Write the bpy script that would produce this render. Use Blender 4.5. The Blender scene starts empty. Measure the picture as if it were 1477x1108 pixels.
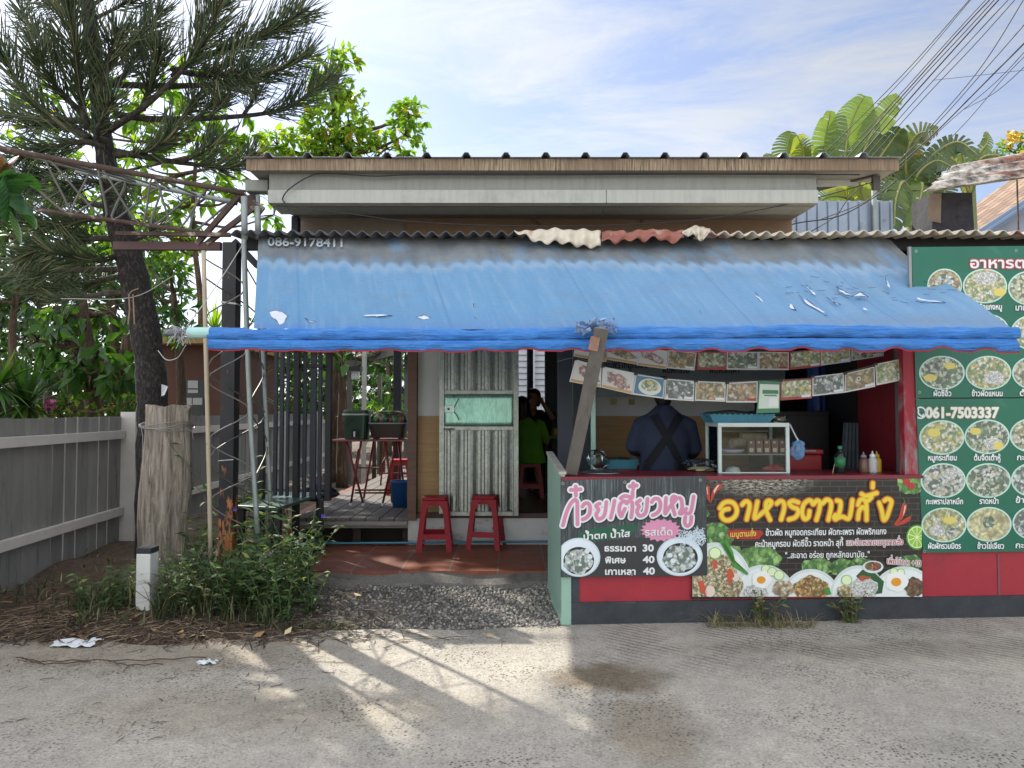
import bpy, math, random
import numpy as np
from mathutils import Vector, Matrix

sc = bpy.context.scene
COL = sc.collection
FPX, PW, PH, CAMZ, PITCH = 1040.0, 1477.0, 1108.0, 1.5, math.radians(2.15)
cam_d = bpy.data.cameras.new('camera')
cam = bpy.data.objects.new('camera', cam_d)
COL.objects.link(cam)
cam.location = (0, 0, CAMZ)
cam.rotation_euler = (math.radians(90) + PITCH, 0, 0)
cam_d.sensor_width = 36.0
cam_d.lens = 36.0 * FPX / PW
cam_d.clip_end = 2000
cam_d.clip_start = 0.05
sc.camera = cam

SUN_EL, SUN_AZ = 37.0, 42.0        # elevation; degrees left of straight ahead (the sun stands behind the shop)
sun_dir = Vector((-math.sin(math.radians(SUN_AZ)) * math.cos(math.radians(SUN_EL)),
                  math.cos(math.radians(SUN_AZ)) * math.cos(math.radians(SUN_EL)), math.sin(math.radians(SUN_EL))))
sd = bpy.data.lights.new('sun', 'SUN')
sd.energy = 5.0
sd.angle = math.radians(0.6)
sd.color = (1.0, 0.93, 0.82)
so = bpy.data.objects.new('sun', sd)
COL.objects.link(so)
so.rotation_euler = (-sun_dir).to_track_quat('-Z', 'Y').to_euler()

world = bpy.data.worlds.new('World')
sc.world = world
world.use_nodes = True
wn, wl = world.node_tree.nodes, world.node_tree.links
bg = wn['Background']
sky = wn.new('ShaderNodeTexSky')
sky.sky_type = 'NISHITA'
sky.sun_disc = False
sky.sun_elevation = math.radians(SUN_EL)
sky.sun_rotation = math.radians(-SUN_AZ)
sky.air_density = 1.0
sky.dust_density = 1.2
sky.ozone_density = 1.0
tcw = wn.new('ShaderNodeTexCoord')
mpw = wn.new('ShaderNodeMapping')
mpw.inputs['Scale'].default_value = (1.2, 1.8, 7.0)
mpw.inputs['Rotation'].default_value = (0.0, math.radians(12), math.radians(20))
wl.new(tcw.outputs['Generated'], mpw.inputs['Vector'])
nzw = wn.new('ShaderNodeTexNoise')
nzw.inputs['Scale'].default_value = 1.7
nzw.inputs['Detail'].default_value = 9
nzw.inputs['Roughness'].default_value = 0.66
nzw.inputs['Distortion'].default_value = 0.6
wl.new(mpw.outputs['Vector'], nzw.inputs['Vector'])
rpw = wn.new('ShaderNodeValToRGB')
rpw.color_ramp.elements[0].position = 0.40
rpw.color_ramp.elements[0].color = (0.36, 0.36, 0.36, 1)
rpw.color_ramp.elements[1].position = 0.62
rpw.color_ramp.elements[1].color = (0.96, 0.96, 0.96, 1)
wl.new(nzw.outputs['Fac'], rpw.inputs['Fac'])
mxw = wn.new('ShaderNodeMix')
mxw.data_type = 'RGBA'
wl.new(rpw.outputs['Color'], mxw.inputs[0])
gm = wn.new('ShaderNodeMix'); gm.data_type = 'RGBA'; gm.blend_type = 'MULTIPLY'
gm.inputs[0].default_value = 1.0
gm.inputs[7].default_value = (0.92, 1.02, 1.28, 1)
wl.new(sky.outputs['Color'], gm.inputs[6])
wl.new(gm.outputs[2], mxw.inputs[6])
spw = wn.new('ShaderNodeSeparateXYZ')
wl.new(tcw.outputs['Generated'], spw.inputs[0])
def wmath(op, x, y):
    m = wn.new('ShaderNodeMath'); m.operation = op
    for i, q in enumerate((x, y)):
        if isinstance(q, (int, float)): m.inputs[i].default_value = q
        else: wl.new(q, m.inputs[i])
    return m.outputs[0]
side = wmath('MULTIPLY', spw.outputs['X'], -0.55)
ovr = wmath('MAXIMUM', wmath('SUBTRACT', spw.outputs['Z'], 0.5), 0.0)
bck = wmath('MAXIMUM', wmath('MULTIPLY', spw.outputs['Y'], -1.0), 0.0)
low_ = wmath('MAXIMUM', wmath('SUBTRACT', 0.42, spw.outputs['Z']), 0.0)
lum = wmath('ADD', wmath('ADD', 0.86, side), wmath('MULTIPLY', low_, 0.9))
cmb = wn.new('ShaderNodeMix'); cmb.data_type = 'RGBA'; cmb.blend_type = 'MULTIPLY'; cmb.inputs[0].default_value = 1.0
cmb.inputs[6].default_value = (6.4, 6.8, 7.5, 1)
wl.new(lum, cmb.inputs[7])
sky_fill = wmath('ADD', wmath('MULTIPLY', ovr, 17.0), wmath('MULTIPLY', bck, 8.5))  # extra brightness added to the unseen sky overhead and behind, lifting the shade
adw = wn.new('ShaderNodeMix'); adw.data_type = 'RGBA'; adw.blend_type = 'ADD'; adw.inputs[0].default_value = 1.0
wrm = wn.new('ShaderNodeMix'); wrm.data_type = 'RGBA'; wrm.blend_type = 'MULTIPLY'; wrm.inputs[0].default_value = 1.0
wrm.inputs[6].default_value = (1.06, 1.0, 0.9, 1); wl.new(sky_fill, wrm.inputs[7])
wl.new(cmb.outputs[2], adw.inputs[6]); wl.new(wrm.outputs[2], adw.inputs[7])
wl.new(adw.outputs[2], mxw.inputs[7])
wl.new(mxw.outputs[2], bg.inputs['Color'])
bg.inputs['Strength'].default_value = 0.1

vs = sc.view_settings
vs.view_transform = 'Standard'
vs.look = 'None'
vs.exposure = 0.7
vs.gamma = 1.0
vs.use_curve_mapping = False
sc.cycles.max_bounces = 8
sc.cycles.transparent_max_bounces = 12
sc.cycles.use_denoising = True

CP, SP = math.cos(PITCH), math.sin(PITCH)
def ray(px, py):
    px, py = float(px), float(py)
    u, v = (px - PW / 2) / FPX, (py - PH / 2) / FPX
    return Vector((u, CP + v * SP, SP - v * CP))
def P(px, py, Y):
    d = ray(px, py)
    return Vector((0, 0, CAMZ)) + d * float(Y / d.y)
def G(px, py, z=0.0):
    d = ray(px, py)
    return Vector((0, 0, CAMZ)) + d * ((z - CAMZ) / d.z)
def onplane(px, py, p0, n, off=0.0):
    d = ray(px, py)
    o = Vector((0, 0, CAMZ))
    t = (p0 - o).dot(n) / d.dot(n)
    return o + d * t + n * off

def S(h):
    h = h.lstrip('#')
    c = [int(h[i:i + 2], 16) / 255 for i in (0, 2, 4)]
    return tuple(x / 12.92 if x <= 0.04045 else ((x + 0.055) / 1.055) ** 2.4 for x in c)
def rgba(c, k=1.0):
    return (min(c[0] * k, 1), min(c[1] * k, 1), min(c[2] * k, 1), 1)
class NT:
    def __init__(s, m):
        s.t = m.node_tree; s.n = s.t.nodes; s.l = s.t.links
    def new(s, typ, **kw):
        n = s.n.new(typ)
        for k, v in kw.items():
            if k.startswith('i_'):
                n.inputs[k[2:].replace('_', ' ')].default_value = v
            else:
                setattr(n, k, v)
        return n
    def link(s, a, b): s.l.new(a, b)
    def noise(s, vec, scale, detail=4, rough=0.55, dist=0.0):
        n = s.new('ShaderNodeTexNoise')
        n.inputs['Scale'].default_value = scale; n.inputs['Detail'].default_value = detail
        n.inputs['Roughness'].default_value = rough; n.inputs['Distortion'].default_value = dist
        if vec is not None: s.link(vec, n.inputs['Vector'])
        return n.outputs['Fac']
    def ramp(s, fac, stops, interp='LINEAR'):
        r = s.new('ShaderNodeValToRGB')
        r.color_ramp.interpolation = interp
        el = r.color_ramp.elements
        while len(el) < len(stops): el.new(0.5)
        for e, (p, c) in zip(el, stops):
            e.position = p
            e.color = (c, c, c, 1) if isinstance(c, (int, float)) else (c[0], c[1], c[2], 1)
        s.link(fac, r.inputs['Fac'])
        return r.outputs['Color']
    def mix(s, fac, a, b, mode='MIX'):
        m = s.new('ShaderNodeMix', data_type='RGBA', blend_type=mode)
        for i, x in ((0, fac), (6, a), (7, b)):
            if isinstance(x, (int, float)):
                m.inputs[i].default_value = x if i == 0 else (x, x, x, 1)
            elif isinstance(x, tuple):
                m.inputs[i].default_value = (x[0], x[1], x[2], 1)
            else:
                s.link(x, m.inputs[i])
        return m.outputs[2]
    def math(s, op, a, b=None, c=None):
        m = s.new('ShaderNodeMath', operation=op)
        for i, x in enumerate((a, b, c)):
            if x is None: continue
            if isinstance(x, (int, float)): m.inputs[i].default_value = x
            else: s.link(x, m.inputs[i])
        return m.outputs[0]
    def bump(s, h, strength, dist=0.01, normal=None):
        b = s.new('ShaderNodeBump')
        b.inputs['Strength'].default_value = strength; b.inputs['Distance'].default_value = dist
        s.link(h, b.inputs['Height'])
        if normal is not None: s.link(normal, b.inputs['Normal'])
        return b.outputs['Normal']
    def mapping(s, vec, scale=(1, 1, 1), rot=(0, 0, 0), loc=(0, 0, 0)):
        m = s.new('ShaderNodeMapping')
        m.inputs['Scale'].default_value = scale; m.inputs['Rotation'].default_value = rot; m.inputs['Location'].default_value = loc
        s.link(vec, m.inputs['Vector'])
        return m.outputs['Vector']
def newmat(name):
    m = bpy.data.materials.new(name)
    m.use_nodes = True
    nt = NT(m)
    b = m.node_tree.nodes['Principled BSDF']
    tc = nt.new('ShaderNodeTexCoord')
    return m, nt, b, tc
MATS = {}
def mat(name, col, rough=0.6, metal=0.0, var=0.18, scale=6.0, stretch=(1, 1, 1), bump=0.0, bscale=80.0, dirt=None, spec=0.5, fine=0.0, each=0.0, **kw):
    """plain weathered surface: base colour with soft mottling, optional dirt (colour, amount 0..1, scale), optional bump"""
    if name in MATS: return MATS[name]
    m, nt, b, tc = newmat(name)
    c = S(col) if isinstance(col, str) else col
    v = nt.mapping(tc.outputs['Object'], stretch)
    n1 = nt.noise(v, scale, 6, 0.6)
    colr = nt.ramp(n1, [(0.25, tuple(x * (1 - var) for x in c)), (0.75, tuple(min(1, x * (1 + var)) for x in c))])
    if fine > 0:
        n3 = nt.noise(v, scale * 14, 3, 0.6)
        colr = nt.mix(1.0, colr, nt.ramp(n3, [(0.3, 1 - fine), (0.7, 1.0)]), 'MULTIPLY')
    if each > 0:
        oi = nt.new('ShaderNodeObjectInfo')
        colr = nt.mix(1.0, colr, nt.ramp(oi.outputs['Random'], [(0, 1 - each), (1, 1 + each * .3)]), 'MULTIPLY')
    if dirt:
        dc = S(dirt[0]) if isinstance(dirt[0], str) else dirt[0]
        n2 = nt.noise(v, dirt[2], 8, 0.65, 0.4)
        lo = 0.72 - 0.42 * dirt[1]
        fac = nt.ramp(n2, [(lo, 0.0), (min(lo + 0.14, 1), 0.95)])
        colr = nt.mix(fac, colr, dc)
    nt.link(colr, b.inputs['Base Color'])
    b.inputs['Roughness'].default_value = rough
    b.inputs['Metallic'].default_value = metal
    b.inputs['Specular IOR Level'].default_value = spec
    if bump > 0:
        nt.link(nt.bump(nt.noise(v, bscale, 5, 0.65), bump, 0.01), b.inputs['Normal'])
    for k, x in kw.items():
        b.inputs[k.replace('_', ' ')].default_value = x
    MATS[name] = m
    return m

class MB:
    def __init__(s):
        s.v = []; s.f = []; s.uv = None
    def add(s, vs, fs):
        o = len(s.v)
        s.v += [tuple(x) for x in vs]
        s.f += [tuple(i + o for i in f) for f in fs]
        return s
    def box(s, c, d, rz=0.0, rx=0.0, ry=0.0):
        M = Matrix.Translation(Vector(c)) @ Matrix.Rotation(rz, 4, 'Z') @ Matrix.Rotation(ry, 4, 'Y') @ Matrix.Rotation(rx, 4, 'X')
        h = [x / 2 for x in d]
        vs = [M @ Vector((sx * h[0], sy * h[1], sz * h[2])) for sx in (-1, 1) for sy in (-1, 1) for sz in (-1, 1)]
        return s.add(vs, [(0, 1, 3, 2), (4, 6, 7, 5), (0, 4, 5, 1), (2, 3, 7, 6), (0, 2, 6, 4), (1, 5, 7, 3)])
    def b3(s, x0, x1, y0, y1, z0, z1):
        return s.box(((x0 + x1) / 2, (y0 + y1) / 2, (z0 + z1) / 2), (abs(x1 - x0), abs(y1 - y0), abs(z1 - z0)))
    def hexa(s, q, r):
        """solid between two quads q (front) and r (back), same winding"""
        vs = list(q) + list(r)
        return s.add(vs, [(0, 1, 2, 3), (7, 6, 5, 4), (0, 4, 5, 1), (1, 5, 6, 2), (2, 6, 7, 3), (3, 7, 4, 0)])
    def bar(s, p0, p1, w, h, up=(0, 0, 1)):
        p0, p1 = Vector(p0), Vector(p1)
        d = (p1 - p0).normalized()
        upv = Vector(up)
        if abs(d.dot(upv)) > 0.95: upv = Vector((0, 1, 0))
        a = d.cross(upv).normalized() * (w / 2)
        b = a.cross(d).normalized() * (h / 2)
        return s.hexa([p0 - a - b, p0 + a - b, p0 + a + b, p0 - a + b], [p1 - a - b, p1 + a - b, p1 + a + b, p1 - a + b])
    def tube(s, pts, r, n=8, cap=True):
        pts = [Vector(p) for p in pts]
        if len(pts) < 2: return s
        rs = r if isinstance(r, (list, tuple)) else [r] * len(pts)
        o = len(s.v)
        prev = None
        for i, p in enumerate(pts):
            t = (pts[min(i + 1, len(pts) - 1)] - pts[max(i - 1, 0)])
            if t.length < 1e-9: t = Vector((0, 0, 1))
            t.normalize()
            if prev is None:
                a = t.cross(Vector((0, 0, 1)))
                if a.length < 0.1: a = t.cross(Vector((0, 1, 0)))
            else:
                a = prev - t * prev.dot(t)
                if a.length < 1e-6: a = t.cross(Vector((1, 0, 0)))
            a.normalize(); prev = a
            b = t.cross(a)
            for k in range(n):
                an = 2 * math.pi * k / n
                s.v.append(tuple(p + (a * math.cos(an) + b * math.sin(an)) * rs[i]))
        for i in range(len(pts) - 1):
            for k in range(n):
                k2 = (k + 1) % n
                s.f.append((o + i * n + k, o + i * n + k2, o + (i + 1) * n + k2, o + (i + 1) * n + k))
        if cap:
            s.f.append(tuple(o + k for k in reversed(range(n))))
            s.f.append(tuple(o + (len(pts) - 1) * n + k for k in range(n)))
        return s
    def lathe(s, c, prof, n=20, sx=1.0, sy=1.0, rz=0.0):
        c = Vector(c); o = len(s.v); m = len(prof)
        for (r, z) in prof:
            for k in range(n):
                an = 2 * math.pi * k / n
                x, y = r * math.cos(an) * sx, r * math.sin(an) * sy
                s.v.append((c.x + x * math.cos(rz) - y * math.sin(rz), c.y + x * math.sin(rz) + y * math.cos(rz), c.z + z))
        for i in range(m - 1):
            for k in range(n):
                k2 = (k + 1) % n
                s.f.append((o + i * n + k, o + i * n + k2, o + (i + 1) * n + k2, o + (i + 1) * n + k))
        if prof[0][0] > 1e-6: s.f.append(tuple(o + k for k in reversed(range(n))))
        if prof[-1][0] > 1e-6: s.f.append(tuple(o + (m - 1) * n + k for k in range(n)))
        return s
    def grid(s, fn, nu, nv, uv=None):
        o = len(s.v)
        for j in range(nv + 1):
            for i in range(nu + 1):
                s.v.append(tuple(fn(i / nu, j / nv)))
                if uv:
                    if s.uv is None: s.uv = []
                    s.uv.append(uv(i / nu, j / nv))
        for j in range(nv):
            for i in range(nu):
                a = o + j * (nu + 1) + i
                s.f.append((a, a + 1, a + nu + 2, a + nu + 1))
        return s
    def poly(s, pts):
        return s.add(pts, [tuple(range(len(pts)))])
    def prism(s, pts, off):
        """closed outline pts (list of Vector) thickened by vector off"""
        n = len(pts); off = Vector(off)
        vs = [Vector(p) for p in pts] + [Vector(p) + off for p in pts]
        fs = [tuple(range(n)), tuple(reversed(range(n, 2 * n)))]
        fs += [(i, n + i, n + (i + 1) % n, (i + 1) % n) for i in range(n)]
        return s.add(vs, fs)

def origin(o):
    p = Vector((0, 0, 0))
    while o is not None:
        p = p + o.location; o = o.parent
    return p
def meshobj(name, me, m, parent=None):
    o = bpy.data.objects.new(name, me)
    COL.objects.link(o)
    if m is not None:
        for x in (m if isinstance(m, (list, tuple)) else [m]): me.materials.append(x)
    if parent is not None: o.parent = parent
    return o
def obj(name, mb, m, parent=None, smooth=False, bevel=0.0, solid=0.0, base=None, sub=0):
    """one mesh object from world-space geometry; its own origin sits at the parent's origin, or at base for a top-level thing"""
    org = origin(parent) if parent is not None else (Vector(base) if base is not None else None)
    va = np.array(mb.v, dtype=float)
    if org is None:
        org = Vector((float(va[:, 0].mean()), float(va[:, 1].mean()), float(va[:, 2].min())))
    va = va - np.array(org)
    me = bpy.data.meshes.new(name)
    me.from_pydata(va.tolist(), [], mb.f)
    if mb.uv is not None:
        ul = me.uv_layers.new(name='UVMap')
        li = np.zeros(len(me.loops), dtype=np.int32)
        me.loops.foreach_get('vertex_index', li)
        ul.data.foreach_set('uv', np.array(mb.uv, dtype=np.float32)[li].ravel())
    if smooth: me.shade_smooth()
    me.update()
    o = meshobj(name, me, m, parent)
    if parent is None: o.location = org
    if bevel > 0:
        b = o.modifiers.new('bevel', 'BEVEL'); b.width = bevel; b.segments = 2; b.limit_method = 'ANGLE'; b.angle_limit = math.radians(40)
    if solid != 0:
        q = o.modifiers.new('solid', 'SOLIDIFY'); q.thickness = solid; q.offset = 0
    if sub > 0:
        q = o.modifiers.new('sub', 'SUBSURF'); q.levels = sub; q.render_levels = sub
    return o
def tag(o, label=None, cat=None, group=None, kind=None):
    if label: o['label'] = label
    if cat: o['category'] = cat
    if group: o['group'] = group
    if kind: o['kind'] = kind
    return o
def thing(name, loc, label, cat, group=None):
    o = bpy.data.objects.new(name, None)
    o.empty_display_size = 0.1
    COL.objects.link(o)
    o.location = Vector(loc)
    return tag(o, label, cat, group)
def dup(root, loc, rz=0.0, label=None, group=None, scale=None):
    def cp(o, par):
        c = o.copy(); COL.objects.link(c); c.parent = par
        for ch in list(o.children): cp(ch, c)
        return c
    r = cp(root, None)
    r.location = Vector(loc); r.rotation_euler = (0, 0, rz)
    if scale: r.scale = (scale, scale, scale)
    if label: r['label'] = label
    if group: r['group'] = group
    return r
def npmesh(name, V, F, m, parent=None, tint=None, base=None, smooth=False):
    """V (n,3) and F (k,3|4) numpy arrays -> object; tint is one float per face, stored as a face attribute"""
    org = origin(parent) if parent is not None else Vector(base)
    V = V - np.array(org)
    me = bpy.data.meshes.new(name)
    k, w = F.shape
    me.vertices.add(len(V)); me.vertices.foreach_set('co', V.astype(np.float32).ravel())
    me.loops.add(k * w); me.loops.foreach_set('vertex_index', F.astype(np.int32).ravel())
    me.polygons.add(k); me.polygons.foreach_set('loop_start', (np.arange(k) * w).astype(np.int32))
    me.polygons.foreach_set('loop_total', np.full(k, w, dtype=np.int32))
    if tint is not None:
        a = me.attributes.new('tint', 'FLOAT', 'FACE')
        a.data.foreach_set('value', tint.astype(np.float32))
    me.update(calc_edges=True)
    if smooth: me.shade_smooth()
    o = meshobj(name, me, m, parent)
    if parent is None: o.location = org
    return o
def spline(pts, n=8):
    """Catmull-Rom through points (any dimension, as tuples)"""
    A = [np.array(p, dtype=float) for p in pts]
    if len(A) < 3:
        return [tuple(A[0] + (A[-1] - A[0]) * i / n) for i in range(n + 1)]
    A = [2 * A[0] - A[1]] + A + [2 * A[-1] - A[-2]]
    out = []
    for i in range(1, len(A) - 2):
        p0, p1, p2, p3 = A[i - 1:i + 3]
        for k in range(n):
            t = k / n
            out.append(tuple(0.5 * (2 * p1 + (p2 - p0) * t + (2 * p0 - 5 * p1 + 4 * p2 - p3) * t * t + (3 * p1 - p0 - 3 * p2 + p3) * t ** 3)))
    out.append(tuple(A[-2]))
    return out

class Field:
    """signed-distance raster over a pixel window; turns strokes and glyph outlines into one clean flat mesh per layer"""
    def __init__(s, x0, y0, x1, y1, res=0.5):
        s.x0, s.y0, s.res = x0, y0, res
        s.nx, s.ny = int((x1 - x0) / res) + 2, int((y1 - y0) / res) + 2
        s.X = x0 + np.arange(s.nx) * res; s.Y = y0 + np.arange(s.ny) * res
        s.d = np.full((s.ny, s.nx), 99.0)
    def seg(s, a, b, reach):
        (ax, ay), (bx, by) = a, b
        i0 = max(0, int((min(ax, bx) - reach - s.x0) / s.res)); i1 = min(s.nx, int((max(ax, bx) + reach - s.x0) / s.res) + 2)
        j0 = max(0, int((min(ay, by) - reach - s.y0) / s.res)); j1 = min(s.ny, int((max(ay, by) + reach - s.y0) / s.res) + 2)
        if i1 <= i0 or j1 <= j0: return
        gx, gy = np.meshgrid(s.X[i0:i1], s.Y[j0:j1])
        dx, dy = bx - ax, by - ay
        L = dx * dx + dy * dy
        t = np.clip(((gx - ax) * dx + (gy - ay) * dy) / L, 0, 1) if L > 1e-9 else 0
        d = np.hypot(gx - ax - t * dx, gy - ay - t * dy)
        s.d[j0:j1, i0:i1] = np.minimum(s.d[j0:j1, i0:i1], d)
    def stroke(s, pts, reach=8, smooth=True):
        q = spline(pts, 6) if smooth and len(pts) > 2 else pts
        for a, b in zip(q[:-1], q[1:]): s.seg(a, b, reach)
    def contours(s, cs, reach=5):
        """closed outlines, non-zero winding; distance becomes negative inside"""
        W = np.zeros((s.ny, s.nx), dtype=int)
        for c in cs:
            n = len(c)
            for k in range(n):
                (ax, ay), (bx, by) = c[k], c[(k + 1) % n]
                s.seg((ax, ay), (bx, by), reach)
                if ay == by: continue
                rows = np.nonzero((s.Y >= min(ay, by)) & (s.Y < max(ay, by)))[0]
                for j in rows:
                    xi = ax + (s.Y[j] - ay) / (by - ay) * (bx - ax)
                    i = int(np.searchsorted(s.X, xi))
                    W[j, i:] += 1 if by > ay else -1
        s.d = np.where(W != 0, -s.d, s.d)
    def mesh(s, mb, w, to3d):
        """all of the window with d < w, as one flat union (marching squares, whole runs merged)"""
        F = w - s.d
        I = F > 0
        full = I[:-1, :-1] & I[1:, :-1] & I[:-1, 1:] & I[1:, 1:]
        some = (I[:-1, :-1] | I[1:, :-1] | I[:-1, 1:] | I[1:, 1:]) & ~full
        X, Y = s.X, s.Y
        for j in range(s.ny - 1):
            r = full[j]
            if r.any():
                e = np.diff(np.concatenate(([0], r.astype(np.int8), [0])))
                for a, b in zip(np.nonzero(e == 1)[0], np.nonzero(e == -1)[0]):
                    mb.poly([to3d(X[a], Y[j]), to3d(X[a], Y[j + 1]), to3d(X[b], Y[j + 1]), to3d(X[b], Y[j])])
            for i in np.nonzero(some[j])[0]:
                cs = [(X[i], Y[j], F[j, i]), (X[i], Y[j + 1], F[j + 1, i]), (X[i + 1], Y[j + 1], F[j + 1, i + 1]), (X[i + 1], Y[j], F[j, i + 1])]
                out = []
                for k in range(4):
                    p, q = cs[k], cs[(k + 1) % 4]
                    if p[2] > 0: out.append((p[0], p[1]))
                    if (p[2] > 0) != (q[2] > 0):
                        t = p[2] / (p[2] - q[2])
                        out.append((p[0] + t * (q[0] - p[0]), p[1] + t * (q[1] - p[1])))
                if len(out) >= 3: mb.poly([to3d(*q) for q in out])
        return mb
def glyphs(text):
    """outline loops of a line of text in font units, from Blender's own built-in font"""
    c = bpy.data.curves.new('lettering_source', 'FONT')
    c.body = text; c.size = 1.0; c.fill_mode = 'NONE'; c.resolution_u = 3
    o = bpy.data.objects.new('lettering_source', c)
    COL.objects.link(o)
    dg = bpy.context.evaluated_depsgraph_get()
    me = bpy.data.meshes.new_from_object(o.evaluated_get(dg))
    V = [(v.co.x, v.co.y) for v in me.vertices]
    nb = {}
    for e in me.edges:
        a, b = e.vertices
        nb.setdefault(a, []).append(b); nb.setdefault(b, []).append(a)
    seen, loops = set(), []
    for e in me.edges:
        st, nx_ = e.vertices
        if st in seen: continue
        loop, prev, cur = [st], st, nx_
        seen.add(st)
        while cur != st and cur not in seen:
            seen.add(cur); loop.append(cur)
            n2 = [q for q in nb[cur] if q != prev]
            if not n2: break
            prev, cur = cur, n2[0]
        loops.append([V[i] for i in loop])
    bpy.data.objects.remove(o); bpy.data.curves.remove(c); bpy.data.meshes.remove(me)
    return loops
def lettering(text, x0, yb0, x1, h, layers, to3d, yb1=None, shear=0.0, res=0.4, htop=None):
    """text set from pixel x0 to x1 on baseline yb0->yb1; h = height of one font unit in px; layers = [(mb, grow_px, offset)]"""
    loops = shaped(text)
    if not loops: return
    if yb1 is None: yb1 = yb0
    mx0 = min(p[0] for l in loops for p in l); mx1 = max(p[0] for l in loops for p in l)
    def cv(p):
        s = (p[0] - mx0) / (mx1 - mx0)
        return (x0 + (x1 - x0) * s + shear * p[1] * h, yb0 + (yb1 - yb0) * s - p[1] * h)
    L = [[cv(p) for p in l] for l in loops]
    xs = [p[0] for l in L for p in l]; ys = [p[1] for l in L for p in l]
    g = max(w for _, w, _ in layers) + 1
    F = Field(min(xs) - g, min(ys) - g, max(xs) + g, max(ys) + g, res)
    F.contours(L, g + 1)
    for mb, w, off in layers:
        F.mesh(mb, w, lambda a, b: to3d(a, b, off))
UPPER, TONE = 'ิีึืั็', '่้๊๋'
_glyph_cache = {}
def _loops(t):
    if t not in _glyph_cache: _glyph_cache[t] = glyphs(t) if t.strip() else []
    return _glyph_cache[t]
def shaped(text):
    """glyph loops with tone marks lifted above an upper vowel, as Thai is written"""
    main, lifts = '', []
    for i, ch in enumerate(text):
        up = ch in TONE and ((i > 0 and text[i - 1] in UPPER) or (i + 1 < len(text) and text[i + 1] == 'ำ'))
        if up: lifts.append((main, ch))
        else: main += ch
    L = list(_loops(main))
    for pre, ch in lifts:
        ext = _loops(pre + ch)[len(_loops(pre)):]
        L += [[(x, y + 0.2) for x, y in l] for l in ext]
    return L
random.seed(7); rng = np.random.default_rng(7)
CN = Vector((0.06, -1.0, 0)).normalized()          # facing the road
C0 = Vector((0.36, 5.12, 0))
def C(px, py, off=0.0): return onplane(px, py, C0, CN, off)
def CX(x, z, off=0.0): return Vector((x, C0.y + 0.06 * (x - C0.x), z)) + CN * off
FLOOR = 0.19
WALLY = 7.2
ROOMZ = 0.45

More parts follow.
